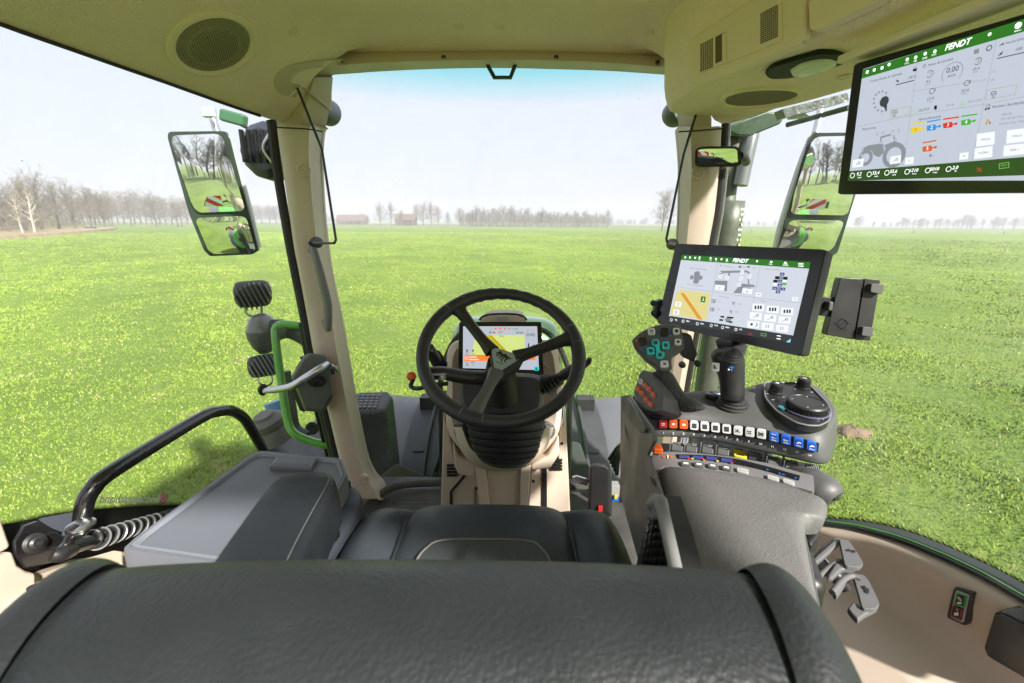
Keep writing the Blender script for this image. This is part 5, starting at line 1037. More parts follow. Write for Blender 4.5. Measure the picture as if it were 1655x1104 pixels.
# brake pedal pod on the floor right of the column
e = thing('pedal_pod', 'rounded black pedal housing with a red tag on the floor right of the column', 'pedal', ZZ(973, 860, -1.15))
b = MB(); fr_ = [(952, 752), (962, 749), (978, 750), (987, 756), (987, 832), (950, 832)]; b.loft([[YY(x+2, y+3, 1.62) for x, y in fr_], [YY(x, y, 1.50) for x, y in fr_], [YY(969+(x-969)*.9, 790+(y-790)*.95, 1.475) for x, y in fr_]], BLACK); b.build('housing', e, bevel=.008, seg=3)
b = MB(); b.box(YY(970, 822, 1.468), (1, 0, 0), (0, 1, 0), (0, 0, 1), (.016, .012, .022), RED); b.build('red_tag', e, bevel=.002)
b = MB(); b.prism([YY(x, y, 1.55) for x, y in ((925, 772), (932, 770), (952, 776), (949, 786), (934, 782))], (0, .012, 0), ALU); b.lathe(YY(939, 779, 1.545), (0, -1, 0), [(.006, 0), (.006, .004), (.001, .004)], STEEL, 12); b.build('pedal_lever', e, bevel=.002)
e = thing('cable_bundle', 'black cables and a yellow and blue labelled block behind the pedal housing', 'cables', YY(992, 800, 1.7))
for i in range(5):
    b = MB(); b.tube([YY(985+i*3, 742+i*6, 1.75), YY(1000, 722+i*5, 1.7), YY(1012, 716+i*4, 1.6)], .009, RUBBER if i % 2 else BLACKG, 8, 5); b.build('cable', e)
b = MB(); b.box(YY(993, 790, 1.66), (1, 0, 0), (0, 1, 0), (0, 0, 1), (.035, .04, .05), WGREY); b.box(YY(993, 803, 1.655), (1, 0, 0), (0, 1, 0), (0, 0, 1), (.03, .04, .02), BLUE); b.box(YY(995, 803, 1.625), (1, 0, 0), (0, 1, 0), (0, 0, 1), (.012, .01, .018), YELLOW); b.build('label_block', e, bevel=.002)
# ================================================================ operator seat
SX = -.048
e = thing('operator_seat', 'black leather operator seat with perforated cushion and wide side bolsters, seen from behind', 'seat', V3(SX, .75, -1.15))
def cush(rows, m, name, sub=2, par=None, closed=False): 
    b = MB(); b.loft(rows, m, closed=closed, caps=closed); return b.build(name, par or e, sub=sub, smooth=180)
# cushion: centre panel, bolsters left and right, perforated insert
zc_ = -.60
def row(y, w_, zt, hb, dz=.16):
    return [V3(SX-w_-.125, y, zt-dz), V3(SX-w_-.122, y, zt-.04), V3(SX-w_-.088, y, zt+hb*.7), V3(SX-w_-.038, y, zt+hb), V3(SX-w_, y, zt-.004)]
ysq = [.25, .45, .58, .70, .80, .868, .902, .912]
hb = [.05, .05, .05, .045, .03, .008, -.02, -.09]; ws_ = [.165, .165, .168, .168, .165, .16, .15, .14]; zt = [-.60, -.603, -.603, -.598, -.594, -.604, -.63, -.70]
L_ = [row(y, w, z, h, .16 if y < .90 else .06) for y, w, z, h in zip(ysq, ws_, zt, hb)]
cush(L_, LEATHER, 'bolster'); cush([[V3(2*SX-p[0], p[1], p[2]) for p in r][::-1] for r in L_], LEATHER, 'bolster')
C_ = [[V3(SX-w_, y, z-.004), V3(SX-w_*.85, y, z+.010), V3(SX-w_*.4, y, z+.013), V3(SX+w_*.4, y, z+.013), V3(SX+w_*.85, y, z+.010), V3(SX+w_, y, z-.004)] for y, w_, z in zip(ysq, ws_, zt)]
cush(C_, LEATHER, 'seat_cushion')
b = MB(); P = smoothq([V3(SX-.125, .35, -.5915), V3(SX-.128, .58, -.5905), V3(SX-.118, .695, -.5865), V3(SX-.09, .735, -.584), V3(SX+.09, .735, -.584), V3(SX+.118, .695, -.5865), V3(SX+.128, .58, -.5905), V3(SX+.125, .35, -.5915)], .3, 4)
b.prism([p+V3(0, 0, .006) for p in P], (0, 0, -.012), LEATHERP); b.build('perforated_insert', e, bevel=.003)
b = MB(); b.tube([p+V3(0, 0, .0055) for p in P], .0022, GREYL, 6, 1); b.build('piping', e)
for s in (-1, 1):
    b = MB(); b.tube([V3(SX+s*w_, y, z+.0045) for y, w_, z in list(zip(ysq, ws_, zt))[:-3]], .0018, BLACKG, 6, 4); b.build('seam', e)
b = MB(); b.box((SX, .62, -.80), (1, 0, 0), (0, 1, 0), (0, 0, 1), (.42, .55, .16), BLACK); b.box((SX, .62, -1.02), (1, 0, 0), (0, 1, 0), (0, 0, 1), (.34, .45, .26), BOOT); b.build('seat_base', e, bevel=.02)
# backrest: lofted from the front face over the top roll and down the back
BX = -.052
def brow(y, z, hw, bul=0.0, bol=.0):
    # y,z path point for the centre; hw half width of the centre panel; outer bolster beyond
    return (y, z, hw, bul, bol)
path = [(.31, -.62), (.29, -.48), (.275, -.34), (.268, -.262), (.260, -.232), (.248, -.213), (.225, -.201), (.190, -.199), (.160, -.209), (.135, -.235), (.120, -.29), (.115, -.42), (.125, -.62)]
half = [.20, .20, .205, .205, .205, .204, .198, .192, .187, .186, .187, .19, .19]
outer_ = [.262, .262, .264, .264, .262, .260, .255, .250, .246, .246, .248, .25, .25]
def bpt(i, s, u):
    u0, u = u, max(u, 0)
    y, z = path[i]; h, o = half[i], outer_[i]; cy, cz = .20, -.33
    x = BX+s*(h+(o-h)*u0); k = [0, .45, .8, 1][0]
    bulge = .012*math.sin(math.pi*min(u*1.1, 1)) ; shr = 1-.30*u**3.2
    yy = cy+(y-cy)*shr; zz = cz+(z-cz)*(1-.20*u**3) if z > cz else z
    d = unit(V3(0, y-cy, max(z-cz, 0)+1e-4)); return V3(x, yy, zz-.010*u**1.5*3)+d*bulge
C_ = [[V3(BX+f*half[i], path[i][0]+(.004 if path[i][0] > .2 else -.004)*(1-f*f), path[i][1]+.006*(1-f**4)-.004) for f in (-1, -.97, -.85, -.5, 0, .5, .85, .97, 1)] for i in range(len(path))]
cush(C_, LEATHERB, 'backrest')
for s in (-1, 1):
    rows_ = [[bpt(i, s, u) for u in (-.02, .06, .3, .6, .85, 1.0)] for i in range(len(path))]
    rows_ = [r+[V3(r[-1][0]+s*.004, r[-1][1]*.5+.20*.5, r[-1][2]-.02 if r[-1][2] > -.5 else r[-1][2])] for r in rows_]
    cush(rows_, LEATHERB, 'bolster')
# ================================================================ companion seat: tray table back and cushion
e = thing('companion_seat', 'folded companion seat with grey plastic tray top beside the operator seat', 'seat', V3(-.49, .78, -1.15))
TZ = -.50
Tp = Plane(V3(-.5, .8, TZ), (1, 0, 0), (0, 1, 0))
out_px = [(414, 727), (552, 740), (562, 765), (536, 812), (450, 925), (196, 888), (218, 868)]
P = smoothq([Tp.at(x, y) for x, y in out_px], .10, 4); c = np.mean(P, 0); sc3 = lambda k, dz: [c+(p-c)*k+V3(0, 0, dz) for p in P]
b = MB(); b.loft([sc3(.97, -.05), sc3(1.005, -.045), sc3(1.0, -.008), sc3(.99, 0), sc3(.955, 0), sc3(.945, -.005), sc3(.01, -.005)], TRAYM); b.build('tray', e, smooth=25)
b = MB(); b.loft([[c+(p-c)*.948+V3(0, 0, -.0045) for p in P], [c+(p-c)*.944+V3(0, 0, .001) for p in P], [c+(p-c)*.925+V3(0, 0, .001) for p in P], [c+(p-c)*.905+V3(0, 0, -.0047) for p in P]], mat('tray_rim_plastic', (.20, .215, .25), .35), True, False); b.build('tray_rim', e)
b = MB(); q = [Tp.at(x, y, .004) for x, y in ((446, 738), (512, 741), (503, 757), (435, 754))]; b.loft([[p+V3(0, 0, -.01) for p in q], q, [np.mean(q, 0)+(p-np.mean(q, 0))*.8+V3(0, 0, .006) for p in q]], TRAYM); b.build('tray_latch', e, bevel=.003)
b = MB(); P2 = [ZZ(x, y, -.56) for x, y in ((215, 885), (450, 928), (545, 812), (568, 775))]+[ZZ(440, 745, -.56)]; b.prism(P2, (0, 0, -.05), BLACK); b.build('hinge_frame', e, bevel=.006)
def padblob(pts, z0, z1, m, name, par, k=.9, rr=.25):
    P = smoothq([ZZ(x, y, z0) for x, y in pts], rr, 5); c = np.mean(P, 0); b = MB(); h = z0-z1
    b.loft([[c+(p-c)*.93+V3(0, 0, -h) for p in P], [c+(p-c)*1.0+V3(0, 0, -h*.8) for p in P], [c+(p-c)*1.01+V3(0, 0, -h*.4) for p in P], [c+(p-c)*.985+V3(0, 0, -h*.1) for p in P], [c+(p-c)*.95 for p in P], [c+(p-c)*.85+V3(0, 0, .003) for p in P], [c+(p-c)*.3+V3(0, 0, .004) for p in P]], m); return b.build(name, par, smooth=60), P
padblob([(500, 802), (566, 778), (588, 800), (584, 822), (548, 880), (520, 915), (480, 922), (470, 860)], -.58, -.70, LEATHER, 'seat_cushion', e, rr=.3)
b = MB(); b.box((-.46, .72, -.90), (1, 0, 0), (0, 1, 0), (0, 0, 1), (.26, .32, .42), BEIGED); b.build('seat_box', e, bevel=.02)
# left armrest of the operator seat
e = thing('left_armrest', 'long padded black leather armrest lying over the grey tray', 'armrest', V3(-.33, .55, -.56))
rings = []
for (x0, y0), (x1, y1), z, dz in (((462, 764), (528, 760), -.447, .07), ((444, 772), (540, 768), -.428, .085), ((430, 785), (542, 782), -.420, .085), ((400, 826), (517, 830), -.418, .085), ((366, 872), (492, 880), -.418, .085), ((330, 922), (470, 930), -.418, .085), ((290, 985), (440, 1000), -.42, .085)):
    a, d = ZZ(x0, y0, z), ZZ(x1, y1, z); dn = V3(0, 0, -dz); u = d-a
    rings.append([a+dn*.9+u*.03, a+dn*.45-u*.01, a+dn*.14, a+u*.03+dn*.02, a+u*.09+V3(0, 0, .002), a+u*.5+V3(0, 0, .006), a+u*.93+V3(0, 0, .002), d+u*.01+dn*.03, d+dn*.16+u*.03, d+dn*.5+u*.07, d+dn*.85+u*.08, d+dn*1.0+u*.04])
b = MB(); b.loft(rings, LEATHERA); b.build('pad', e, smooth=180, sub=1)
b = MB(); b.tube([r[6]+V3(-.004, 0, .0012) for r in rings[1:]], .0011, GREY, 6, 4); b.build('seam', e)
b = MB(); b.prism([ZZ(x, y, -.50) for x, y in ((538, 800), (520, 812), (500, 850), (492, 885), (488, 930), (498, 930), (506, 880), (524, 838), (545, 815))], (0, 0, -.07), BLACKG); b.build('support_arm', e, bevel=.006)
# ================================================================ left: interior grab rail, bracket, gas strut
e = thing('door_grab_rail', 'long bent glossy black grab rail rising along the left door', 'grab rail', XX(133, 850, -.77))
b = MB(); b.tube([XX(131, 852, -.775), XX(134, 830, -.775), XX(139, 808, -.77), XX(150, 790, -.765), XX(172, 768, -.76), XX(250, 719, -.76), XX(328, 673, -.76), XX(352, 665, -.76), XX(374, 664, -.76), XX(392, 674, -.76), XX(404, 690, -.76), XX(428, 732, -.76), XX(440, 752, -.76)], .0145, METALP, 18, 6); b.build('tube', e)
b = MB(); pl = Plane(ZZ(120, 850, -.535), (1, 0, 0), (0, 1, 0)); P = smoothq([ZZ(x, y, -.53) for x, y in ((58, 842), (115, 832), (150, 826), (150, 852), (135, 868), (116, 870), (84, 858))], .2, 3); b.prism(P, (0, 0, .005), METALP)
b.prism([XX(x, y, -.80) for x, y in ((62, 842), (40, 850), (24, 876), (26, 896), (42, 918), (130, 900), (110, 870), (84, 856))], (-.006, 0, 0), METALP); b.build('bracket', e, bevel=.0015)
b = MB(); b.lathe(ZZ(131, 851, -.524), (0, 0, 1), [(.021, 0), (.021, .004), (.016, .007), (.015, .007)], STEEL, 24); b.build('weld_ring', e)
b = MB(); b.lathe(ZZ(118, 860, -.526), (0, 0, 1), [(.014, 0), (.014, .002), (.010, .003), (.010, .009), (.006, .012), (.001, .012)], METALP, 24); b.build('bolt', e)
b = MB(); b.lathe(XX(55, 878, -.79), (1, -.3, .3), [(.016, 0), (.016, .003), (.011, .005), (.010, .010), (.006, .012), (.004, .007), (.001, .007)], BLACK, 24); b.build('bolt', e)
e = thing('gas_strut', 'black gas strut with a spiral wrapped hose lying on the left window sill', 'gas strut', XX(90, 893, -.74))
A0, A1 = XX(112, 886, -.755), XX(300, 826, -.81)
b = MB(); b.tube([XX(114, 868, -.76), XX(104, 884, -.755), XX(96, 892, -.75)], .009, METALP, 12, 4); b.tube([XX(84, 896, -.75), XX(98, 896, -.745), XX(116, 889, -.75)], [.011, .013, .011], BLACK, 14, 4); b.build('ball_joint', e)
b = MB(); b.tube([A0, A0+(A1-A0)*.16], .0125, BLACKG, 18, 1); b.tube([A0+(A1-A0)*.15, A1], .009, BLACKG, 14, 1); b.build('cylinder', e)
b = MB(); T_ = unit(A1-A0); u = unit(np.cross(T_, (0, 0, 1))); v = np.cross(u, T_); Ld = np.linalg.norm(A1-A0); P = []; R_ = []
for i in range(360):
    f = i/359; d = .14+.84*f**1.0; a = 2*math.pi*(i/359)*13; rad = .0145*(1-.25*f); P.append(A0+T_*Ld*d+(u*math.cos(a)+v*math.sin(a))*rad)
b.tube(P, .0042, RUBBER, 8, 1); b.build('spiral_hose', e)
b = MB(); P = []
for i in range(300):
    f = i/299; d = .14+.55*f; a = 2*math.pi*(i/299)*8.6+.9; P.append(A0+T_*Ld*d+(u*math.cos(a)+v*math.sin(a))*(.0185-.004*f))
b.tube(P, .0016, mat('hose_glint', (.4, .4, .4), .3, metal=.6), 6, 1); b.build('hose_glint_line', e)  # thin pale coil along the hose stands in for the glint on its rubber
# ================================================================ door latch box with chrome lever
e = thing('door_latch', 'grey door latch box with curved silver pull lever on the left door', 'door latch', YY(505, 660, 1.45))
b = MB(); f0 = [(489, 577), (500, 570), (528, 575), (534, 590), (539, 640), (524, 667), (492, 664), (478, 628), (470, 610)]
b.loft([[YY(x, y, 1.54) for x, y in f0], [YY(x, y, 1.47) for x, y in f0], [YY(506+(x-506)*.9, 618+(y-618)*.92, 1.455) for x, y in f0]], GREY); b.build('latch_cover', e, bevel=.006, seg=3)
b = MB(); b.prism([YY(x, y, 1.53) for x, y in ((489, 577), (479, 592), (470, 612), (471, 632), (484, 664), (492, 667), (479, 628))], (0, .03, 0), BLACK); b.build('gasket', e, bevel=.003)
b = MB(); b.lathe(YY(512, 616, 1.448), (.2, -1, .1), [(.030, 0), (.030, .003), (.026, .003), (.024, -.004), (.001, -.006)], BLACK, 26, sq=.72); b.box(YY(514, 617, 1.438), unit(V3(1, 0, .6)), (0, 1, 0), (-.6, 0, 1), (.03, .02, .014), BLACKG); b.build('lock_button', e, bevel=.003)
b = MB(); b.tube([YY(528, 588, 1.46), YY(515, 597, 1.42), YY(492, 612, 1.40), YY(472, 624, 1.40), YY(450, 629, 1.41), YY(426, 632, 1.42)], [.011, .0125, .013, .0125, .0115, .010], ALU, 16, 6); b.build('pull_lever', e)
b = MB(); b.lathe(YY(425, 630, 1.425), (1, -.1, .05), [(.001, -.012), (.012, -.011), (.019, -.004), (.020, .002), (.014, .008), (.011, .010)], RUBBER, 20); b.build('lever_end', e)
b = MB(); b.box(YY(539, 598, 1.50), (1, 0, 0), (0, 1, 0), (0, 0, 1), (.024, .03, .022), STEEL); b.tube([YY(532, 588, 1.50), YY(538, 592, 1.47), YY(545, 600, 1.50)], .005, STEEL, 8, 4); b.build('striker', e, bevel=.003)
# ================================================================ right rear: sill levers, switch panel, hatch
LEV = mat('lever_grey_plastic', (.12, .12, .125), .5, var=.05)
def sill_lever(label, P, hole, y_z, arrow):
    e = thing('seat_lever', label, 'lever', ZZ(P[0][0], P[0][1], y_z-.08), 'seat adjustment levers')
    b = MB(); T0 = smoothq([ZZ(x, y, y_z) for x, y in P], .25, 4); b.prism(T0, (0, 0, -.007), LEV); b.build('handle_plate', e, bevel=.004, seg=3)
    b = MB(); b.prism([ZZ(x, y, y_z-.004) for x, y in hole], (0, 0, -.010), LEV); b.build('lever_arm', e, bevel=.003); return e
pl = Plane(ZZ(1370, 890, -.50), (1, 0, 0), (0, 1, 0))
e = sill_lever('upper grey seat lever with a two headed arrow beside the right armrest', [(1356, 870), (1372, 873), (1386, 893), (1396, 911), (1389, 917), (1366, 915), (1362, 896)], [(1314, 903), (1319, 897), (1350, 870), (1362, 871), (1356, 878), (1330, 901), (1318, 911)], -.50, 0)
b = MB(); pa = pl; b.fl(pa, [(1368, 889), (1373, 886), (1372, 888), (1379, 890), (1380, 888), (1384, 892), (1378, 894), (1379, 892), (1372, 890), (1371, 892)], DECALK, .0015); b.build('arrow_print', e, smooth=0)
b = MB(); b.prism([ZZ(x, y, -.505) for x, y in ((1362, 912), (1388, 916), (1376, 920), (1362, 919), (1345, 935), (1336, 930), (1350, 908))], (0, 0, -.010), LEV); b.build('lever_lip', e, bevel=.004)
e = sill_lever('lower grey seat lever with a swivel arrow beside the right armrest', [(1378, 927), (1396, 929), (1404, 938), (1416, 962), (1422, 977), (1414, 984), (1394, 984), (1388, 960)], [(1346, 950), (1362, 932), (1374, 926), (1382, 928), (1370, 938), (1354, 962), (1348, 960)], -.52, 1)
b = MB(); pa = Plane(ZZ(1400, 955, -.52), (1, 0, 0), (0, 1, 0)); b.fl(pa, [(1393, 948), (1397, 946), (1403, 952), (1405, 950), (1404, 960), (1396, 956), (1399, 955), (1395, 951)], DECALK, .0015); b.build('arrow_print', e, smooth=0)
b = MB(); b.prism([ZZ(x, y, -.525) for x, y in ((1386, 974), (1394, 984), (1420, 982), (1400, 992), (1387, 1002), (1376, 990), (1370, 982), (1378, 972))], (0, 0, -.010), LEV); b.build('lever_lip', e, bevel=.005)
b = MB()
for P_ in ([(1316, 906), (1336, 884), (1352, 874), (1366, 878)], [(1322, 934), (1340, 918), (1356, 908), (1372, 912)], [(1345, 958), (1362, 938), (1376, 931), (1390, 934)]): b = MB(); b.tube([ZZ(x, y, -.512) for x, y in P_], .0045, LEV, 10, 4); b.build('lever_stem', e)
e = thing('lever_mount', 'dark seat lever pivot with steel rod between the two grey levers', 'lever mount', ZZ(1335, 930, -.62)); b = MB(); b.tube([ZZ(1312, 912, -.56), ZZ(1345, 925, -.56), ZZ(1365, 950, -.58)], .012, BLACK, 10, 4); b.tube([ZZ(1330, 905, -.55), ZZ(1350, 922, -.55), ZZ(1384, 912, -.55)], .005, STEEL, 8, 4); b.build('pivot', e)
def on_wall(px, py, lift): return None
wp0, wp1, wp2 = ZZ(1540, 942, -.605), ZZ(1545, 1018, -.735), ZZ(1600, 975, -.60)
wp0, wp1, wp2 = [hit(tub, *p)[0] for p in ((1545, 950), (1543, 1005), (1600, 978))]; Wp = Plane(wp0, wp2-wp0, wp0-wp1)
e = thing('wall_switch', 'small black rocker panel with green and red marked switches on the beige side wall', 'switch panel', Wp.at(1549, 980))
b = MB(); b.prism(smoothq([Wp.at(x, y, .006) for x, y in ((1541, 949), (1572, 961), (1561, 1013), (1529, 998))], .12), -Wp.n*.03, BLACK); b.build('frame', e, bevel=.002)
b = MB(); b.prism([Wp.at(x, y, .010) for x, y in ((1544, 955), (1564, 963), (1555, 1007), (1535, 997))], -Wp.n*.008, WGREY); b.build('plate', e, bevel=.001)
b = MB(); b.prism([Wp.at(x, y, .013) for x, y in ((1546, 958), (1561, 964), (1557, 983), (1541, 977))], -Wp.n*.006, mat('green_mark', (.03, .30, .05), .4)); b.prism([Wp.at(x, y, .0145) for x, y in ((1548, 961), (1558, 965), (1555, 979), (1544, 974))], -Wp.n*.003, BLACK); b.circ(Wp, 1551, 968, 2.4, WHITE, .0155, ring=.3); b.rc(Wp, 1547, 973, 1554, 976, WHITE, .0155); b.circ(Wp, 1551, 968, 1.1, YELLOW, .0158); b.build('rocker_switch', e)
b = MB(); b.prism([Wp.at(x, y, .013) for x, y in ((1540, 979), (1556, 985), (1552, 1003), (1536, 996))], -Wp.n*.006, BLACK); b.ln(Wp, [(1540, 980), (1555, 986), (1551, 1001), (1537, 995), (1540, 980)], .8, RED, .0135); b.rc(Wp, 1542, 990, 1549, 995, WHITE, .0145); b.circ(Wp, 1547, 986, 1.6, WGREY, .0145); b.build('rocker_switch', e)
e = thing('wall_hatch', 'glossy black rounded hatch cover on the beige side wall at the lower right corner', 'hatch', Wp.at(1640, 1060))
Wq = Plane(Wp.at(1600, 1010), Wp.ex, Wp.ey); P = smoothq([Wq.at(x, y, .012) for x, y in ((1612, 988), (1624, 987), (1720, 1035), (1720, 1130), (1600, 1060), (1594, 1045))], .14, 4); c = np.mean(P, 0)
b = MB(); b.loft([[p-Wq.n*.025 for p in P], P, [c+(p-c)*.985+Wq.n*.004 for p in P], [c+(p-c)*.95+Wq.n*.004 for p in P], [c+(p-c)*.94+Wq.n*.001 for p in P]], BLACKG, True, False); b.build('hatch_rim', e, smooth=40)
b = MB(); b.loft([[c+(p-c)*.95 for p in P], [c+(p-c)*.93+Wq.n*.006 for p in P], [c+(p-c)*.9+Wq.n*.008 for p in P]], BLACK); b.build('hatch_lid', e, smooth=40)
# ================================================================ armrest console (pod, hydraulic row, pad, side panel)
e = ac = thing('armrest_console', 'dark grey right armrest console with numbered colour keys and grained pad', 'armrest console', V3(.36, .62, -.95))
def topz(px, py): return None
PZ = -.350
crease = [(1058, 671), (1080, 669), (1130, 670), (1180, 674), (1230, 683), (1280, 692), (1318, 700), (1340, 694)]
rear = [(1030, 634), (1050, 618), (1085, 640), (1114, 641), (1128, 632), (1150, 629), (1180, 630), (1205, 628), (1222, 619), (1250, 615), (1291, 615), (1320, 621), (1338, 640), (1350, 668)]
# upper shell: rings across from rear edge to crease to front lip to bottom
def rs(P, n): 
    Q = catmull([V3(*p) for p in P], 8); L_ = np.cumsum([0]+[np.linalg.norm(a-b) for a, b in zip(Q[1:], Q[:-1])]); t = np.linspace(0, L_[-1], n)
    return [V3(np.interp(v, L_, [q[0] for q in Q]), np.interp(v, L_, [q[1] for q in Q]), np.interp(v, L_, [q[2] for q in Q])) for v in t]
N2 = 30
rearP = rs([ZZ(1022, 645, -.36), ZZ(1045, 632, -.345), ZZ(1090, 634, -.342), ZZ(1130, 630, -.340), ZZ(1160, 629, -.338), ZZ(1190, 630, -.336), ZZ(1215, 622, -.326), ZZ(1240, 616, -.322), ZZ(1291, 615, -.322), ZZ(1318, 620, -.325), ZZ(1336, 636, -.33), ZZ(1348, 655, -.335)], N2)
creP = rs([ZZ(1038, 664, -.362), ZZ(1050, 668, -.356), ZZ(1080, 669, -.352), ZZ(1130, 671, -.350), ZZ(1180, 675, -.348), ZZ(1230, 684, -.346), ZZ(1280, 693, -.344), ZZ(1315, 700, -.344), ZZ(1335, 698, -.344), ZZ(1350, 680, -.342)], N2)
botP = rs([ZZ(1048, 698, -.392), ZZ(1053, 706, -.398), ZZ(1080, 707, -.398), ZZ(1130, 710, -.398), ZZ(1180, 719, -.398), ZZ(1230, 731, -.398), ZZ(1280, 742, -.398), ZZ(1322, 752, -.398), ZZ(1342, 748, -.398), ZZ(1351, 722, -.394)], N2)
rings = []
for a, c_, d in zip(rearP, creP, botP):
    rings.append([a+V3(0, .015, -.06), a+V3(0, .008, -.012), a, a*.8+c_*.2+V3(0, 0, .003), a*.5+c_*.5+V3(0, 0, .003), a*.12+c_*.88+V3(0, 0, .001), c_*.93+d*.07, d*.88+c_*.12, d, d+V3(0, .02, -.006)])
endl = np.mean(rings[0], 0)+V3(-.004, 0, 0); endr = np.mean(rings[-1], 0)+V3(.006, .0, 0)
rings = [[endl+(p-endl)*.7 for p in rings[0]]]+rings+[[endr+(p-endr)*.75+V3(.004, 0, 0) for p in rings[-1]]]
b = MB(); b.loft(rings, GREY, True, True); b.build('control_pod', e, smooth=42, sub=1)
# the key row: 14 numbered keys on the front face
kc = [(165, 133), (250, 133), (337, 138), (425, 147), (513, 155), (602, 165), (695, 175), (790, 188), (888, 202), (985, 217), (1090, 243), (1190, 265), (1297, 290), (1408, 318)]
nc = [(168, 205), (250, 210), (335, 213), (420, 218), (510, 228), (600, 237), (695, 248), (785, 262), (880, 278), (978, 298), (1078, 320), (1178, 342), (1282, 365), (1390, 393)]
z6 = lambda x, y: (1040+x/5.172, 660+y/5.172)
def facepl(i):                           # local plane of the front face near key i
    px, py = z6(*kc[i]); mids = [proj(c_*.5+d*.5)[0] for c_, d in zip(creP, botP)]; k = float(np.interp(px, mids, range(N2))); k0 = int(k); g = k-k0
    L_ = lambda P: P[k0]*(1-g)+P[min(k0+1, N2-1)]*g
    c_, d = L_(creP), L_(botP); ex = unit(creP[min(k0+2, N2-1)]-creP[max(k0-1, 0)]+botP[min(k0+2, N2-1)]-botP[max(k0-1, 0)]); return Plane(c_*.5+d*.5, ex, c_-d)
strip = MB(); A, B = [], []
for i in [0]+list(range(14))+[13]:
    pl = facepl(i); px, py = z6(*kc[i]); A.append(pl.at(px, py-8.6, .003)); B.append(pl.at(px, py+8.6, .003))
pl = facepl(0); A[0] = pl.at(z6(120, 100)[0], z6(120, 100)[1]+1, .003); B[0] = pl.at(z6(120, 165)[0], z6(120, 165)[1], .003); pl = facepl(13); A[-1] = pl.at(1324, 716, .003); B[-1] = pl.at(1322, 731, .003)
strip.loft([A, B, [p+V3(0, .012, -.002) for p in B], [p+V3(0, .012, -.002) for p in A]], BLACKG, closed=False, caps=False); strip.build('key_strip', e, smooth=50)
KW = mat('white_key', (.62, .62, .63), .35); KI = mat('key_dark_centre', (.05, .05, .055), .4)
for i in range(14):
    pl = facepl(i); px, py = z6(*kc[i]); w_ = 7.0+.11*i*.9; h_ = 7.0+.1*i; m = RED if i == 0 else ORANGE if i < 3 else BLUE if i > 9 else KW
    sk = (kc[min(i+1, 13)][1]-kc[max(i-1, 0)][1])/(kc[min(i+1, 13)][0]-kc[max(i-1, 0)][0])
    def qd(w, h, l, ox=0, oy=0): return [pl.at(px+ox+sx*w, py+oy+sy*h+sx*w*sk, l) for sx, sy in ((-1, -1), (1, -1), (1, 1), (-1, 1))]
    b = MB(); Q = smoothq(qd(w_*.92, h_*.92, .0095), .18, 3); b.prism(Q, -pl.n*.009, m)
    k_ = b.build('key', e, bevel=.0012); g = MB()
    if i < 3 or i > 9: g.poly(smoothq(qd(w_*.62, h_*.62, .0099), .15, 2), mat('key_inner_%s' % ('red' if i == 0 else 'orange' if i < 3 else 'blue'), {0: (.40, .01, .01)}.get(i, (.60, .07, .01)) if i < 3 else (.01, .06, .38), .4))
    else: g.poly(smoothq(qd(w_*.52, h_*.52, .0099), .1, 2), KI if i < 7 else KW)
    ic = lambda pts, mm, l=.0103: g.poly([pl.at(px+x*w_/7, py+y*h_/7+x*w_/7*sk, l) for x, y in pts], mm)
    if i == 0: ic([(-3, -2), (3, -2), (3, -.4), (-3, -.4)], WHITE); ic([(-3, .8), (3, .8), (3, 2.2), (-3, 2.2)], WHITE)
    elif i < 3:
        for x in (-2.4, -.5, 1.4): ic([(x, -2), (x+1.3, -2), (x+1.3, -.2), (x, -.2)], WHITE); ic([(x, .4), (x+1.3, .4), (x+.9, 2.4), (x+.4, 2.4)], WHITE)
        ic([(-3, -.3), (3, -.3), (3, .5), (-3, .5)], WHITE)
    elif i == 7: ic([(-3, 1), (-.5, -2.5), (.5, -2), (0, 0), (3, 1.5), (2.6, 2.6), (-1, 1), (-2, 2.4)], DECALK)
    elif i == 8: ic([(-3, -2), (3, -2), (3, -1), (-3, -1)], DECALK); ic([(-2, 0), (-1, 0), (-.6, 2.4), (-1.8, 2.4)], DECALK); ic([(.4, 0), (1.6, 0), (2.2, 2.4), (.9, 2.4)], DECALK)
    elif i == 9: ic([(-3, -2.6), (-2, -2.6), (-2, 2.6), (-3, 2.6)], DECALK); ic([(2, -2.6), (3, -2.6), (3, 2.6), (2, 2.6)], DECALK); ic([(-1, -2), (1, -2), (1, 2), (-1, 2)], DECALK)
    elif i > 9:
        s_ = (-1 if i < 12 else 1); ic([(-3.4, 1.0*s_+.3), (0, -1.6*s_), (3.4, -1.0*s_), (3.4, .4), (.4, .3), (-2.8, 1.8)], WHITE); ic([(-3.4, 3.6), (3.4, 3.6), (3.4, 4.4), (-3.4, 4.4)], WHITE)
        if i == 10: ic([(-3.4, -4.4), (3.4, -4.4), (3.4, -3.6), (-3.4, -3.6)], WHITE)
    g.build('key_symbol', k_, smooth=0)
b = MB()
for i in range(14): pl = facepl(i); b.tx(pl, str(i+1), *z6(*nc[i]), 3.6, WHITE, lift=.0035, bold=.02)
b.build('key_numbers', e, smooth=0)
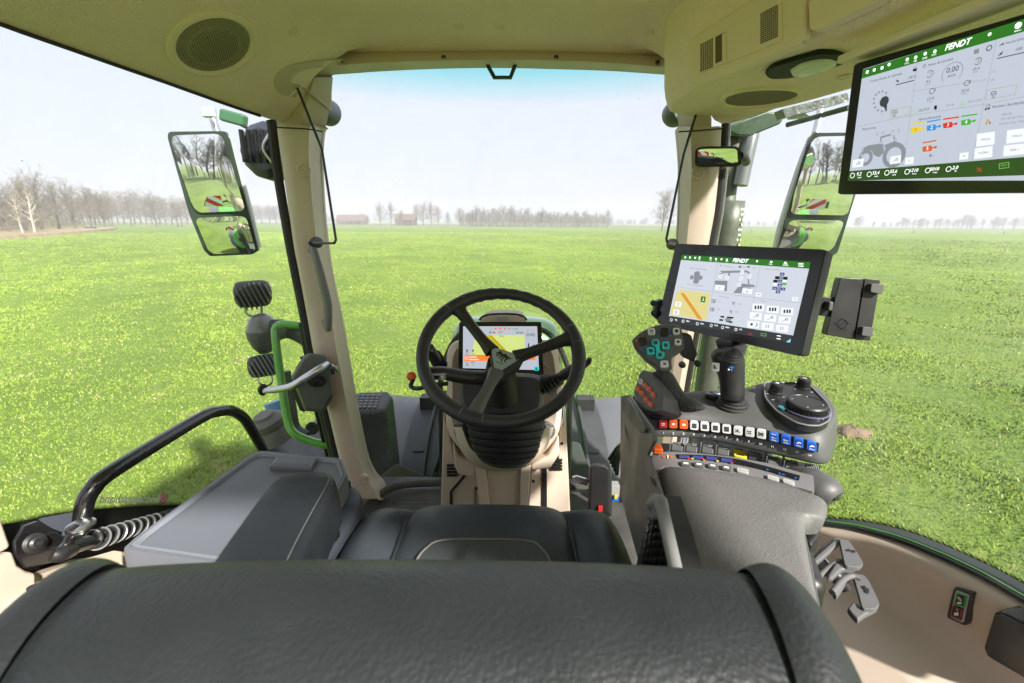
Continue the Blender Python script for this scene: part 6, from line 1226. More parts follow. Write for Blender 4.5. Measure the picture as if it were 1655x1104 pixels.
# right hand rotary pad
kp = Plane(ZZ(1290, 655, -.329), (1, 0, 0), (0, 1, .09)); z7 = lambda x, y: (1220+x/6.132, 600+y/6.132)
b = MB(); TRI = [(88, 130), (120, 112), (180, 118), (420, 118), (520, 130), (560, 165), (730, 340), (755, 420), (730, 500), (640, 548), (520, 545), (400, 515), (220, 410), (100, 270)]
P = smoothq([kp.at(*z7(x, y), .004) for x, y in TRI], .3, 4); c = np.mean(P, 0); b.loft([[p-kp.n*.012 for p in P], P, [c+(p-c)*.985+kp.n*.001 for p in P], [c+(p-c)*.955+kp.n*.001 for p in P], [c+(p-c)*.94 for p in P], [c+(p-c)*.02 for p in P]], BLACK); b.build('knob_pad', e, smooth=35)
b = MB(); P2 = [c+(p-c)*1.0+kp.n*.0015 for p in P]; b.tube(P2+[P2[0]], .0016, GREYL, 6, 1); b.build('pad_rim', e)
def knob(px, py, rpx, h, name, sq=1.0):
    c = kp.at(px, py, .005); r = rpx/FPX*np.dot(c, _F); b = MB(); b.lathe(c, kp.n, [(r*1.12, 0), (r*1.12, .002), (r, .003), (r*1.0, h*.85), (r*.93, h), (r*.88, h), (r*.86, h-.001), (.001, h-.0008)], BLACK, 36); k = b.build(name, e, smooth=40)
    g = MB()
    for i in range(40): a = 2*math.pi*i/40; d = kp.ex*math.cos(a)+kp.ey*math.sin(a); g.box(c+d*r*1.0+kp.n*h*.45, np.cross(kp.n, d), d, kp.n, (r*.07, r*.03, h*.7), BLACKG)
    g.build('grip_ridges', k); return c, r, k
c, r, k = knob(1253, 634, 9.2, .020, 'rotary_knob'); g = MB(); kt = Plane(c+kp.n*.0203, kp.ex, kp.ey); o2 = c+kp.n*.0203
for a_, b2 in ((.5, .12), (.12, .5)): g.box(o2, kp.ex, kp.ey, kp.n, (r*a_*1.3, r*b2*1.3, .0004), WHITE)
g.build('plus_mark', k)
c, r, k = knob(1297, 626, 9.5, .020, 'rotary_knob'); g = MB(); o2 = c+kp.n*.0203; g.box(o2, unit(kp.ex+kp.ey), unit(kp.ey-kp.ex), kp.n, (r*.5, r*.5, .0004), WHITE); g.box(o2+kp.n*.0003, unit(kp.ex+kp.ey), unit(kp.ey-kp.ex), kp.n, (r*.25, r*.25, .0004), BLACK); g.build('diamond_mark', k)
c, r, k = knob(1302, 662, 29, .016, 'jog_dial'); g = MB()
g.lathe(c, kp.n, [(r*1.14, .0005), (r*1.14, .0025), (r*1.10, .003), (r*1.08, .001)], mat('violet_ring', (.25, .24, .42), .2, metal=.6), 48)
for a in (60, 150, 240, 330): d = kp.ex*math.cos(R(a))+kp.ey*math.sin(R(a)); t_ = np.cross(kp.n, d); o2 = c+d*r*.72+kp.n*.0158; g.poly([o2+d*.0018, o2-t_*.002, o2+t_*.002], WHITE)
g.build('dial_marks', k)
b = MB(); b.lathe(kp.at(*z7(268, 368), .005), kp.n, [(.007, 0), (.007, .003), (.002, .004)], mat('teal_glow', (.02, .18, .2), .2), 16)
b.build('indicator_button', e)
b = MB()
for x, y, w_, h_ in ((180, 282, 26, 6), (125, 222, 18, 5), (285, 255, 18, 5), (400, 177, 14, 5), (566, 208, 20, 8), (680, 480, 8, 10), (455, 232, 8, 8)): b.fl(kp, [z7(x-w_/2, y-h_/2), z7(x+w_/2, y-h_/2), z7(x+w_/2, y+h_/2), z7(x-w_/2, y+h_/2)], WGREY, .0052)
b.build('pad_print', e, smooth=0)
# badge by the joystick
bp_ = Plane(ZZ(1155, 640, -.337), (1, 0, 0), (0, 1, 0)); b = MB(); c = bp_.at(1155, 640, .001); b.lathe(c, bp_.n, [(.018, -.004), (.018, .003), (.016, .004), (.001, .004)], BLACKG, 26)
b.box(c+bp_.n*.0045, bp_.ex, bp_.ey, bp_.n, (.022, .0035, .0006), WHITE); b.box(c+bp_.n*.0048, bp_.ex, bp_.ey, bp_.n, (.0035, .018, .0006), BLUE); b.build('joystick_badge', e)
# ---- hydraulic thumb levers row
zrow = -.420
hx_ = [(285, 318), (405, 325), (540, 335), (670, 352)]
b = MB(); P = [ZZ(*z6(x, y), -.45) for x, y in ((150, 290), (700, 330), (1480, 480), (1470, 600), (1300, 560), (200, 360))]; b.prism(P, (0, 0, -.02), BLACK); b.build('lever_tray', e)
for (x, y, c1) in ((285, 320, 'g'), (405, 330, 'g'), (538, 340, 'g'), (668, 356, 'g'), (805, 345, 'y'), (810, 392, 'y'), (930, 400, 'k'), (1088, 440, 'g'), (1235, 470, 'g'), (1410, 515, 'k')):
    px, py = z6(x, y); zz = -.418; p = ZZ(px, py, zz); u = unit(ZZ(px+6, py+1.2, zz)-p); v = unit(np.cross((0, 0, 1), u)); W_ = .020 if c1 == 'g' else .022
    m = {'g': GREY, 'y': YELLOW, 'k': BLACK}[c1]; b = MB(); n_ = V3(0, 0, 1)
    if c1 == 'y': b.prism(rr_pts(p, u, v, .022, .010, .002, 2), (0, 0, -.02), m)
    else:
        rg = [[p+u*sx*W_/2+v*a+n_*h for a, h in ((-.012, -.03), (-.012, -.002), (-.006, .006), (.006, .006), (.012, -.002), (.012, -.03))] for sx in (-1, 1)]; b.loft(rg, m)
    lv = b.build('thumb_lever', e, bevel=.0015); g = MB()
    if c1 == 'y': g.box(p+n_*.0006, u, v, n_, (.012, .003, .0006), DECALK)
    elif c1 == 'g':
        for k in range(4): g.box(p+n_*.0065+v*(-.0045+k*.003)+u*.004, u, v, n_, (.009, .0012, .001), WGREY if k % 2 else BLACKG)
        g.box(p+u*(-W_/2-.0025)+n_*.002, u, v, n_, (.0016, .028, .02), GREYL)
    else:
        for k in range(6): g.box(p+n_*.0062+u*(-.008+k*.0032), u, v, n_, (.0012, .016, .002), WGREY)
    g.build('lever_ridges', lv)
# ---- small display bar and white keys above the pad
bpz = -.408
b = MB(); P = smoothq([ZZ(*z6(x, y), bpz) for x, y in ((60, 440), (90, 365), (200, 362), (420, 372), (750, 405), (1050, 460), (1330, 540), (1420, 560), (1430, 700), (1300, 660), (700, 530), (160, 478), (110, 560), (70, 540))], .12, 3); b.prism(P, (0, 0, -.03), GREYL); b.build('front_bezel', e, bevel=.003)
bl = Plane(V3(.3, .7, bpz+.0005), (1, -.3, 0), (.3, 1, 0))
b = MB(); T_ = [(270, 383), (520, 392), (760, 420), (1000, 475), (1310, 562)]; B_ = [(290, 420), (520, 432), (760, 464), (1000, 515), (1300, 603)]
A, B = catmull([bl.at(*z6(*p), .001) for p in T_], 4), catmull([bl.at(*z6(*p), .001) for p in B_], 4); b.loft([A, B], BLACKG, closed=False, caps=False)
IN = mat('display_indigo', (.03, .04, .16), .15, emit=.25, spec=.8)
for x0, x1 in ((300, 385), (410, 500), (525, 620), (650, 745)):
    f = lambda x, k: np.interp(x, [p[0] for p in (T_, B_)[k]], [p[1] for p in (T_, B_)[k]]); b.poly([bl.at(*z6(x0, f(x0, 0)+7), .002), bl.at(*z6(x1, f(x1, 0)+7), .002), bl.at(*z6(x1, f(x1, 1)-7), .002), bl.at(*z6(x0, f(x0, 1)-7), .002)], IN)
for x, y, m in ((380, 418, RED), (410, 420, YELLOW), (497, 422, RED), (510, 432, ORANGE), (620, 440, YELLOW), (740, 458, RED), (1035, 512, BLUE), (1140, 545, BLUE), (1170, 552, BLUE), (1272, 580, BLUE)): b.circ(bl, *z6(x, y), .9, m, .0028)
b.build('display_bar', e, smooth=0)
for x, y in ((355, 458), (465, 465), (580, 477), (695, 493), (830, 515), (1085, 578), (1215, 610)):
    px, py = z6(x, y); w_ = 8 if x < 800 else 9.5; b = MB(); sk = .12+.15*(x-355)/860; Q = [bl.at(px+a*w_, py+c_*3.2+a*w_*sk, .004) for a, c_ in ((-1, -1), (1, -1), (1, 1), (-1, 1))]; b.prism(smoothq(Q, .15, 2), -bl.n*.004, GREY if x < 800 else WGREY); sw = b.build('flat_key', e, bevel=.0008)
    g = MB(); Q = [bl.at(px+a*w_*.5, py+c_*1.3+a*w_*.5*sk, .0045) for a, c_ in ((-1, -1), (1, -1), (1, 1), (-1, 1))]; g.poly(Q, WHITE if x < 800 else WGREY); g.build('key_mark', sw, smooth=0)
b = MB()
for x, y, m in ((172, 405, ORANGE), (235, 405, ORANGE)): b.fl(bl, [z6(x-20, y+3), z6(x, y-8), z6(x+16, y+2), z6(x, y+8)], m, .0012)
b.fl(bl, [z6(198, 388), z6(208, 390), z6(208, 420), z6(198, 418)], WHITE, .0012); b.build('status_mark', e, smooth=0)
b = MB(); b.box(ZZ(1062, 726, -.398), (1, -.1, 0), (.1, 1, 0), (0, 0, 1), (.018, .02, .012), ORANGE); b.build('orange_tab', e, bevel=.003); b = MB(); b.tube([ZZ(1046, 748, -.42), ZZ(1044, 730, -.41), ZZ(1050, 724, -.405)], .008, BLACK, 8, 3); b.build('hinge', e)
# ---- grained pad
pad = [(1068, 753), (1085, 751), (1140, 755), (1212, 765), (1262, 776), (1296, 789), (1325, 799), (1336, 806), (1337, 822), (1332, 834), (1312, 835), (1300, 841), (1300, 860), (1311, 913), (1330, 1000), (1132, 1000), (1107, 909), (1090, 850), (1075, 795)]
P = smoothq([ZZ(x, y, -.395) for x, y in pad], .22, 4); c = np.mean(P, 0); b = MB()
inn = lambda d: [p+unit(V3(c[0]-p[0], c[1]-p[1], 0))*d for p in P]
b.loft([[p+V3(0, 0, -.030) for p in inn(.004)], [p+V3(0, 0, -.022) for p in P], [p+V3(0, 0, -.008) for p in inn(-.002)], [p+V3(0, 0, -.002) for p in inn(.004)], [p+V3(0, 0, .0015) for p in inn(.012)], [p+V3(0, 0, .003) for p in inn(.03)]], LEATHERG); b.build('grained_pad', e, smooth=60)
b = MB(); P = [ZZ(x, y, -.425) for x, y in ((1040, 752), (1050, 735), (1090, 742), (1330, 806), (1330, 838), (1300, 850), (1312, 905), (1330, 1000), (1105, 1000), (1075, 880))]; b.prism(smoothq(P, .1, 3), (0, 0, -.055), GREY); b.build('arm_tray', e, bevel=.005)
b = MB(); b.prism([ZZ(x, y, -.423) for x, y in ((1048, 745), (1058, 742), (1072, 800), (1130, 1000), (1108, 1000), (1062, 830))], (0, 0, -.012), GREYL); b.prism([ZZ(x, y, -.414) for x, y in ((1066, 775), (1070, 774), (1079, 808), (1073, 806))], (0, 0, -.01), ALU); b.build('edge_trim', e, bevel=.0015)
b = MB(); b.prism([ZZ(x, y, -.43) for x, y in ((1298, 838), (1328, 836), (1326, 862), (1312, 880), (1302, 872))], (0, 0, -.03), BLACK); b.build('rear_block', e, bevel=.005)
# rounded end knob
b = MB(); A0 = ZZ(1300, 785, -.405); b.tube([ZZ(1285, 775, -.44), ZZ(1310, 785, -.435), ZZ(1335, 797, -.435), ZZ(1348, 808, -.44)], [.026, .030, .028, .018], GREY, 22, 5, flat=1.1); c = ZZ(1351, 800, -.425); b.build('end_cap', e); b = MB(); b.lathe(ZZ(1348, 799, -.43), unit(V3(.5, -.65, .45)), [(.010, -.004), (.010, .003), (.006, .003), (.005, -.002), (.001, -.002)], BLACKG, 18); b.build('lock_barrel', e)
# ---- tall side panel with raised lettering
sp_ = [(1003, 642), (1020, 645), (1036, 668), (1046, 690), (1055, 712), (1044, 732), (1050, 760), (1072, 830), (1092, 905), (1100, 960), (1060, 985), (1032, 900), (1000, 800)]
b = MB(); X0_ = .262; spP = Plane(D(1003, 650, 1.13), D(1080, 905, .60)-D(1003, 650, 1.13), (0, 0, 1)) if False else None
a0, a1, a2 = ZZ(1005, 648, -.40), ZZ(1048, 715, -.41), V3(0, 0, 0)
a1 = V3(.232, .78, -.41); a0 = V3(.262, 1.04, -.41); sp1 = Plane(a0, a1-a0, (0, 0, 1))
P = [sp1.at(x, y) for x, y in ((1003, 640), (1016, 638), (1052, 690), (1058, 712), (1046, 735), (1056, 765), (1080, 840), (1088, 905), (1092, 990), (1040, 940), (1002, 800))]
b.prism(P, -sp1.n*.006, mat('grey_brown_panel', (.12, .115, .105), .45, bump=('noise', 700, .2, .0004), var=.06)); b.build('side_panel', e, bevel=.005, seg=3)
b = MB(); P = smoothq([sp1.at(x, y, .006) for x, y in ((1006, 645), (1014, 643), (1042, 691), (1041, 699), (1034, 700), (1006, 665))], .25, 3); b.prism(P, -sp1.n*.008, GREY); b.build('pocket_lid', e, bevel=.003)
b = MB(); b.tx(sp1, 'FENDT', 1012, 699, 11, DECALK, lift=.0008, bold=.03); b.build('lettering', e, smooth=0)
b = MB(); P = [sp1.at(x, y, .012) for x, y in ((1055, 820), (1062, 800), (1075, 850), (1092, 930), (1096, 990), (1020, 960), (1030, 905), (1042, 860))]; b.prism(P, -sp1.n*.03, BOOT)
for i in range(11):
    y = 840+i*13
    for j in range(8):
        x = 1066-j*7-(i % 2)*3+(i*1.2)
        if 1030-(i-4)*3 < x < 1075+i*3: q = [sp1.at(x, y, .013), sp1.at(x+4, y-5, .018), sp1.at(x+5, y+4, .018), sp1.at(x+1, y+9, .013)]; b.poly(q, BLACKG)
b.build('scaled_boot', e, smooth=0)
b = MB(); b.tube([sp1.at(1056, 815, .03), sp1.at(1066, 812, .03), sp1.at(1072, 830, .03), sp1.at(1092, 920, .03), sp1.at(1104, 980, .03)], [.008, .009, .007, .0065, .0065], GREYL, 10, 5); b.lathe(sp1.at(1058, 818, .03), sp1.n, [(.014, -.004), (.014, .004), (.009, .005), (.008, -.001), (.001, -.001)], GREYL, 22); b.build('tilt_lever', e)
b = MB(); b.box((.40, .70, -.62), (1, -.35, 0), (.35, 1, 0), (0, 0, 1), (.16, .42, .36), BLACK); b.build('console_body', e, bevel=.02)
b = MB(); b.prism([sp1.at(x, y, .001) for x, y in ((1050, 770), (1057, 776), (1060, 786), (1054, 782))], sp1.n*.001, DECALK); b.build('notch', e)
# ================================================================ multifunction grip
e = thing('multifunction_grip', 'dark ergonomic grip lever with turquoise, white and orange buttons', 'control lever', ZZ(1090, 668, -.355))
z8 = lambda x, y: (1000+x/5.521, 500+y/5.521)
hc = D(*z8(365, 330), .86); hp = Plane(hc, V3(1, -.18, .02), V3(.05, .50, .80))
HO = [(118, 268), (180, 210), (260, 165), (360, 132), (470, 128), (548, 142), (565, 180), (588, 330), (585, 350), (560, 372), (480, 415), (470, 470), (478, 530), (440, 562), (395, 568), (360, 545), (330, 500), (300, 478), (240, 440), (180, 370), (140, 320)]
P = smoothq([hp.at(*z8(x, y)) for x, y in HO], .25, 4); c = np.mean(P, 0); b = MB()
b.loft([[c+(p-c)*.6-hp.n*.055 for p in P], [c+(p-c)*.93-hp.n*.028 for p in P], [p-hp.n*.008 for p in P], [c+(p-c)*.985 for p in P], [c+(p-c)*.95+hp.n*.0025 for p in P], [c+(p-c)*.02+hp.n*.004 for p in P]], GREY); b.build('head', e, smooth=40)
def btn(x, y, w_, h_, m, name, ang=0, mark=None, rise=.006, mm=DECALK):
    px, py = z8(x, y); o = hp.at(px, py, .004); s_ = np.linalg.norm(hp.at(px+1, py)-hp.at(px, py))/1.0; ex = hp.ex*math.cos(ang)+hp.ey*math.sin(ang); ey = np.cross(hp.n, ex)
    b = MB(); b.prism(rr_pts(o+hp.n*rise, ex, ey, w_/5.521*s_, h_/5.521*s_*1.1, .0025, 3), -hp.n*(rise+.003), m); k = b.build(name, e, bevel=.001)
    if mark:
        g = MB(); q = lambda pts, M_: g.poly([o+hp.n*(rise+.0004)+ex*u*w_/5.521*s_+ey*v*h_/5.521*s_*1.1 for u, v in pts], M_)
        if mark == 'sq': q([(-.25, -.25), (.25, -.25), (.25, .25), (-.25, .25)], mm)
        if mark == 'dia': q([(-.3, 0), (0, -.3), (.3, 0), (0, .3)], mm)
        if mark == 'l': q([(-.25, -.3), (.25, -.3), (.25, -.2), (-.15, -.2), (-.15, .3), (-.25, .3)], mm); q([(-.05, -.05), (.25, -.05), (.25, .2), (-.05, .2)], mm)
        if mark == 'x': q([(-.3, -.3), (0, -.1), (.3, -.3), (.1, 0), (.3, .3), (0, .12), (-.3, .3), (-.1, 0)], mm)
        g.build('button_mark', k, smooth=0)
    return k
btn(290, 205, 62, 58, KW, 'white_button', .1, 'l'); btn(510, 203, 58, 58, KW, 'white_button', .05, 'sq'); btn(525, 298, 58, 55, KW, 'white_button', 0, 'dia'); btn(405, 495, 70, 60, KW, 'white_button', .1, 'x')
btn(405, 210, 62, 66, BLACKG, 'thumb_roller', .05, rise=.009); btn(212, 292, 66, 62, BLACKG, 'thumb_roller', .25, rise=.009)
b = MB(); 
for pts, m in (([(360, 195), (368, 193), (368, 240), (358, 240)], BLUE), ([(445, 178), (455, 178), (458, 222), (448, 222)], BLUE), ([(400, 265), (438, 260), (440, 272), (405, 276)], BLUE), ([(160, 280), (172, 275), (185, 315), (172, 318)], RED), ([(232, 250), (246, 248), (252, 275), (240, 275)], RED), ([(222, 328), (248, 322), (250, 336), (226, 342)], BLUE)): b.fl(hp, [z8(*p) for p in pts], m, .0046)
b.fl(hp, [z8(*p) for p in ((368, 186), (378, 184), (376, 192))], WHITE, .0048); b.fl(hp, [z8(*p) for p in ((150, 280), (162, 272), (160, 284))], WHITE, .0048); b.fl(hp, [z8(*p) for p in ((460, 230), (470, 228), (466, 242))], WHITE, .0048); b.build('button_print', e, smooth=0)
# turquoise rocker: bar with two ends plus two side buttons
b = MB(); P = smoothq([hp.at(*z8(x, y), .010) for x, y in ((290, 280), (320, 262), (358, 268), (370, 300), (366, 335), (375, 372), (408, 378), (412, 415), (385, 442), (345, 440), (330, 412), (336, 385), (328, 330), (300, 318))], .2, 3); b.prism(P, -hp.n*.012, TEAL); tb = b.build('turquoise_rocker', e, bevel=.0015); g = MB()
for x, y in ((330, 297), (370, 405)): g.fl(hp, [z8(x-18, y-16), z8(x+16, y-18), z8(x+18, y+14), z8(x-16, y+18)], KI, .0112)
g.build('button_mark', tb, smooth=0)
for x, y in ((416, 328), (283, 378)): btn(x, y, 66, 64, TEAL, 'turquoise_button', .1, 'sq', mm=KI)
# knurled handle body and its foot
b = MB(); Lp = [(345, 565), (330, 640), (350, 720), (380, 800), (450, 870), (560, 930)]; 
st = [((300, 545), (465, 545), .855, .05), ((285, 600), (510, 575), .86, .06), ((300, 660), (548, 640), .86, .065), ((340, 730), (590, 715), .855, .065), ((390, 800), (625, 765), .85, .06), ((450, 860), (690, 790), .84, .05), ((520, 905), (755, 820), .83, .035), ((600, 922), (790, 865), .825, .022), ((650, 925), (782, 895), .823, .012)]
rings = []
for (x0, y0), (x1, y1), t, th in st:
    a, d = D(*z8(x0, y0), t), D(*z8(x1, y1), t-.005); u = d-a; n_ = unit(-(a+d)/2); n_ = unit(n_-u*(n_@u)/(u@u)); back = -n_*th
    rings.append([a+back*.6, a+back*.15+u*.02, a*.82+d*.18+n_*.012, a*.5+d*.5+n_*.018, a*.2+d*.8+n_*.012, d+back*.15-u*.02, d+back*.6, (a+d)/2+back])
b.loft(rings, KNURL); b.build('handle', e, smooth=180, sub=2)
# left button cheek
cp_ = Plane(D(*z8(230, 730), .855), V3(1, .35, -.55), V3(0, .35, .8)); cp_ = Plane(D(*z8(230, 730), .85), D(*z8(340, 860), .84)-D(*z8(180, 600), .90), V3(.2, .5, .9))
b = MB(); CO = [(182, 585), (215, 540), (290, 560), (330, 640), (400, 780), (390, 900), (300, 912), (240, 880), (130, 745)]; b.prism(smoothq([cp_.at(*z8(x, y)) for x, y in CO], .1, 3), -cp_.n*.045, GREY); b.build('button_cheek', e, bevel=.004, seg=3)
for x, y, m in ((188, 640, 'w'), (224, 672, 'o'), (262, 708, 'o'), (300, 760, 'o'), (165, 712, 'o'), (202, 748, 'o'), (238, 802, 'o'), (276, 845, 'o')):
    Q = [cp_.at(*z8(x-16, y-32), .004), cp_.at(*z8(x+20, y-14), .004), cp_.at(*z8(x+18, y+32), .004), cp_.at(*z8(x-20, y+14), .004)]; b = MB(); b.prism(smoothq(Q, .18, 2), -cp_.n*.006, KW if m == 'w' else ORANGE); k = b.build('orange_key' if m == 'o' else 'white_key', e, bevel=.0006)
    g = MB(); g.fl(cp_, [z8(x-9, y-18), z8(x+11, y-7), z8(x+9, y+17), z8(x-11, y+7)], mat('key_centre_dark', (.10, .02, .01), .4) if m == 'o' else KI, .0045); g.fl(cp_, [z8(x-5, y-2), z8(x+4, y-6), z8(x+6, y+3), z8(x-3, y+6)], WHITE, .0049); g.build('key_symbol', k, smooth=0)
b = MB(); b.prism([ZZ(x, y, -.358) for x, y in ((1022, 640), (1034, 630), (1070, 655), (1120, 655), (1142, 662), (1140, 670), (1110, 674), (1062, 672), (1052, 670))], (0, 0, -.012), BLACK); b.build('foot', e, bevel=.003)
# ================================================================ joystick
e = thing('joystick', 'black joystick with conical top button and rubber rings at its foot', 'joystick', ZZ(1183, 665, -.345))
base = ZZ(1183, 658, -.345); t0 = float(base@_F)
b = MB(); b.lathe(base+V3(0, 0, -.004), (0, -.12, 1), [(.034, 0), (.0335, .004), (.030, .006), (.0305, .010), (.027, .012), (.0275, .016), (.024, .018), (.0245, .022), (.0205, .024)], RUBBER, 36); b.build('rubber_boot', e)
b = MB(); rings = []
for py, xl, xr, dt in ((650, 1166, 1202, 0), (635, 1165, 1202, 0), (615, 1164, 1202, -.003), (600, 1159, 1202, -.004), (585, 1151, 1202, -.006), (572, 1150, 1201, -.006), (566, 1156, 1196, -.004), (562, 1166, 1188, 0)):
    t = t0-.015+dt; a, d = D(xl, py, t), D(xr, py, t); cc = (a+d)/2; rx = np.linalg.norm(d-a)/2; up = V3(0, .25, 1)
    rings.append([cc+V3(rx*math.cos(q), rx*.95*math.sin(q), -rx*.12*math.sin(q)) for q in [2*math.pi*j/24 for j in range(24)]])
b.loft(rings, BLACK); b.build('stick', e, smooth=60, sub=1)
ct = D(1181, 576, t0-.045); b = MB(); b.lathe(ct+V3(0, 0, -.004), (0, -.5, 1), [(.0165, 0), (.0165, .003), (.0145, .005), (.0145, .008), (.0125, .010), (.0125, .013), (.010, .015), (.0075, .020), (.005, .024), (.001, .025)], RUBBER, 28); b.build('top_button', e)
jp = Plane(D(1156, 592, t0-.045), (1, -.3, 0), (0, .2, 1)); b = MB(); b.prism(rr_pts(jp.at(1156, 593), jp.ex, jp.ey, .013, .016, .002), jp.n*.005, KW); k = b.build('side_button', e, bevel=.001); g = MB(); g.rc(jp, 1153.5, 590, 1156, 596, DECALK, .0056); g.rc(jp, 1156, 594, 1159, 596, DECALK, .0056); g.build('button_mark', k, smooth=0)
jq = Plane(D(1181, 594, t0-.047), (1, 0, 0), (0, .2, 1)); b = MB(); b.rc(jq, 1182, 588, 1183.5, 600, BLUE, .0); b.rc(jq, 1178, 593, 1186, 594.3, BLUE, .0005); b.rc(jq, 1176.5, 596, 1179.5, 598.5, WHITE, .0005); b.build('direction_mark', e, smooth=0)
# ================================================================ main display
TC = [V3(.3639, 1.0460, -.0442), V3(.5217, .7677, -.0399), V3(.4948, .7496, -.2194), V3(.3370, 1.0280, -.2237)]; TCc = sum(TC)/4
tp_ = Plane(TCc, TC[1]-TC[0], TC[0]-TC[3])
e = thing('main_display', 'large tilted touch display with green header bar above the joystick', 'display', TCc-V3(0, 0, .1))
b = MB(); P = smoothq([tp_.at(*p) for p in ((1092, 393.5), (1337, 403), (1296, 577), (1061, 523))], .035, 4); c = np.mean(P, 0)
b.loft([[c+(p-c)*.96-tp_.n*.030 for p in P], [p-tp_.n*.022 for p in P], [p-tp_.n*.002 for p in P], [c+(p-c)*.992+tp_.n*.0 for p in P]], BLACK); b.build('housing', e, smooth=35)
b = MB(); b.prism([c+(p-c)*.985 for p in P], tp_.n*.0012, BLACKG); b.build('glass_front', e, smooth=0)
z9 = lambda x, y: (1060+x/4.355, 380+y/4.355)
TW = em('panel_white', (.62, .66, .74), .38); TG = em('panel_grey', (.42, .46, .52), .30); HG = em('header_green', (.035, .25, .02), .27); HD = em('footer_dark', (.05, .055, .06), .25); LG = em('line_grey', (.33, .36, .40), .28); WB = em('button_white', (.75, .78, .82), .45); MY = em('map_sand', (.62, .55, .22), .45); MO = em('map_orange', (.60, .27, .02), .45); NV = em('navy_tile', (.02, .05, .25), .4)
L0, L1, L2, L3 = .0016, .0021, .0026, .0031
def tl(b, pts, m, l=L0): b.fl(tp_, [z9(*p) for p in pts], m, l)
b = MB(); tl(b, [(185, 138), (1090, 190), (965, 712), (92, 572)], TW)
tl(b, [(185, 138), (1090, 190), (1081, 237), (175, 175)], HG, L1); tl(b, [(100, 568), (965, 706), (945, 760), (88, 606)], HD, L1)
b.tx(tp_, 'FENDT', *z9(592, 181), 6.2, WHITE if False else em('text_white', (.9, .9, .9), .8), lift=L2, shear=.25, bold=.012); EW = MATS['text_white']
for (x0, y0), (x1, y1) in (((436, 195), (398, 405)), ((398, 405), (360, 615)), ((735, 215), (695, 440)), ((695, 440), (640, 655)), ((155, 365), (400, 400)), ((400, 400), (695, 440)), ((695, 440), (1030, 480))): b.ln(tp_, [z9(x0, y0), z9(x1, y1)], .45, TG, L1)
tl(b, [(143, 408), (165, 383), (385, 412), (355, 598), (100, 560)], MY, L1); tl(b, [(172, 408), (200, 410), (330, 597), (298, 592)], MO, L2); tl(b, [(320, 430), (352, 434), (345, 474), (313, 470)], HG, L2)
b.ln(tp_, [z9(335, 440), z9(335, 460), z9(325, 460)], .6, EW, L3)
for x, y in ((157, 487), (143, 543)): tl(b, [(x-18, y-20), (x+24, y-16), (x+20, y+20), (x-22, y+14)], WB, L2); b.circ(tp_, *z9(x, y), 2.1, LG if y < 500 else TXD, L3, ring=.35)
# plus shaped icon
for a in ([(270, 262), (298, 252), (312, 268), (303, 330), (290, 344), (262, 338), (268, 300)], ): tl(b, a, LG, L2)
b.circ(tp_, *z9(253, 297), 3.6, LG, L2); b.circ(tp_, *z9(316, 300), 3.6, LG, L2); b.tx(tp_, 'Fendt Tuchrichtsetzen', *z9(298, 238), 2.6, LG, lift=L2); b.tx(tp_, 'Keine Funktionstaste gewählt', *z9(275, 352), 1.9, LG, lift=L2)
# machine outline in the middle tile
for a in ([(450, 252), (640, 248), (660, 262), (470, 268)], [(448, 268), (470, 268), (462, 300), (444, 300)], [(510, 268), (524, 268), (516, 300), (504, 300)], [(640, 258), (655, 258), (672, 290), (660, 292)], [(416, 320), (504, 322), (500, 396), (410, 384)], [(545, 405), (600, 340), (690, 350), (700, 366), (618, 368), (560, 410)], [(600, 372), (660, 370), (688, 384), (680, 414), (560, 408)], [(645, 310), (654, 310), (660, 345), (650, 345)]): tl(b, a, LG, L1+.0002)
tl(b, [(418, 348), (486, 354), (480, 392), (412, 384)], WB, L2); tl(b, [(612, 372), (684, 380), (678, 416), (604, 408)], WB, L2)
b.tx(tp_, 'Y', *z9(446, 375), 4, TXD, lift=L3); b.tx(tp_, 'A', *z9(642, 398), 4, TXD, lift=L3)
for x, y in ((456, 290), (503, 298), (608, 260), (600, 305), (660, 288), (588, 350)): b.circ(tp_, *z9(x, y), 3.4, WB, L2); b.circ(tp_, *z9(x, y), 1.5, LG, L3, ring=.4)
b.tx(tp_, 'Vorschaltung', *z9(505, 220), 2.2, LG, lift=L2); b.tx(tp_, '✱', *z9(457, 214), 2.5, TXD, lift=L2)
for x in (588, 596, 648, 656): b.circ(tp_, *z9(x, 224), 1.2, TXD, L2)
b.tx(tp_, '100 %', *z9(622, 226), 2, LG, lift=L2); b.tx(tp_, '100 %', *z9(690, 232), 2, LG, lift=L2)
# key map tile
b.tx(tp_, 'Anbausteuerhebel', *z9(825, 242), 2.4, LG, lift=L2)
for x, y, m in ((890, 275, NV), (855, 300, TXD), (912, 304, TXD), (885, 300, LG), (843, 325, TXD), (878, 324, NV), (905, 342, em('leaf_green', (.1, .4, .08), .4)), (842, 345, WB), (872, 352, NV), (836, 374, NV), (866, 377, LG), (896, 380, NV), (860, 400, NV), (906, 325, WB)):
    tl(b, [(x-15, y-11), (x+16, y-10), (x+14, y+11), (x-17, y+10)], m, L2)
    if m is NV: b.ln(tp_, [z9(x-7, y), z9(x+7, y+1)], .5, EW, L3)
for x, y in ((722, 418), (980, 448)): tl(b, [(x-20, y-13), (x+22, y-10), (x+18, y+16), (x-22, y+13)], WB, L2); b.ln(tp_, [z9(x-7, y), z9(x+7, y+2)], .8, TXD, L3)
b.tx(tp_, 'Gerätemenge', *z9(475, 434), 2.4, LG, lift=L2); b.tx(tp_, 'Transport', *z9(755, 464), 2.4, LG, lift=L2)
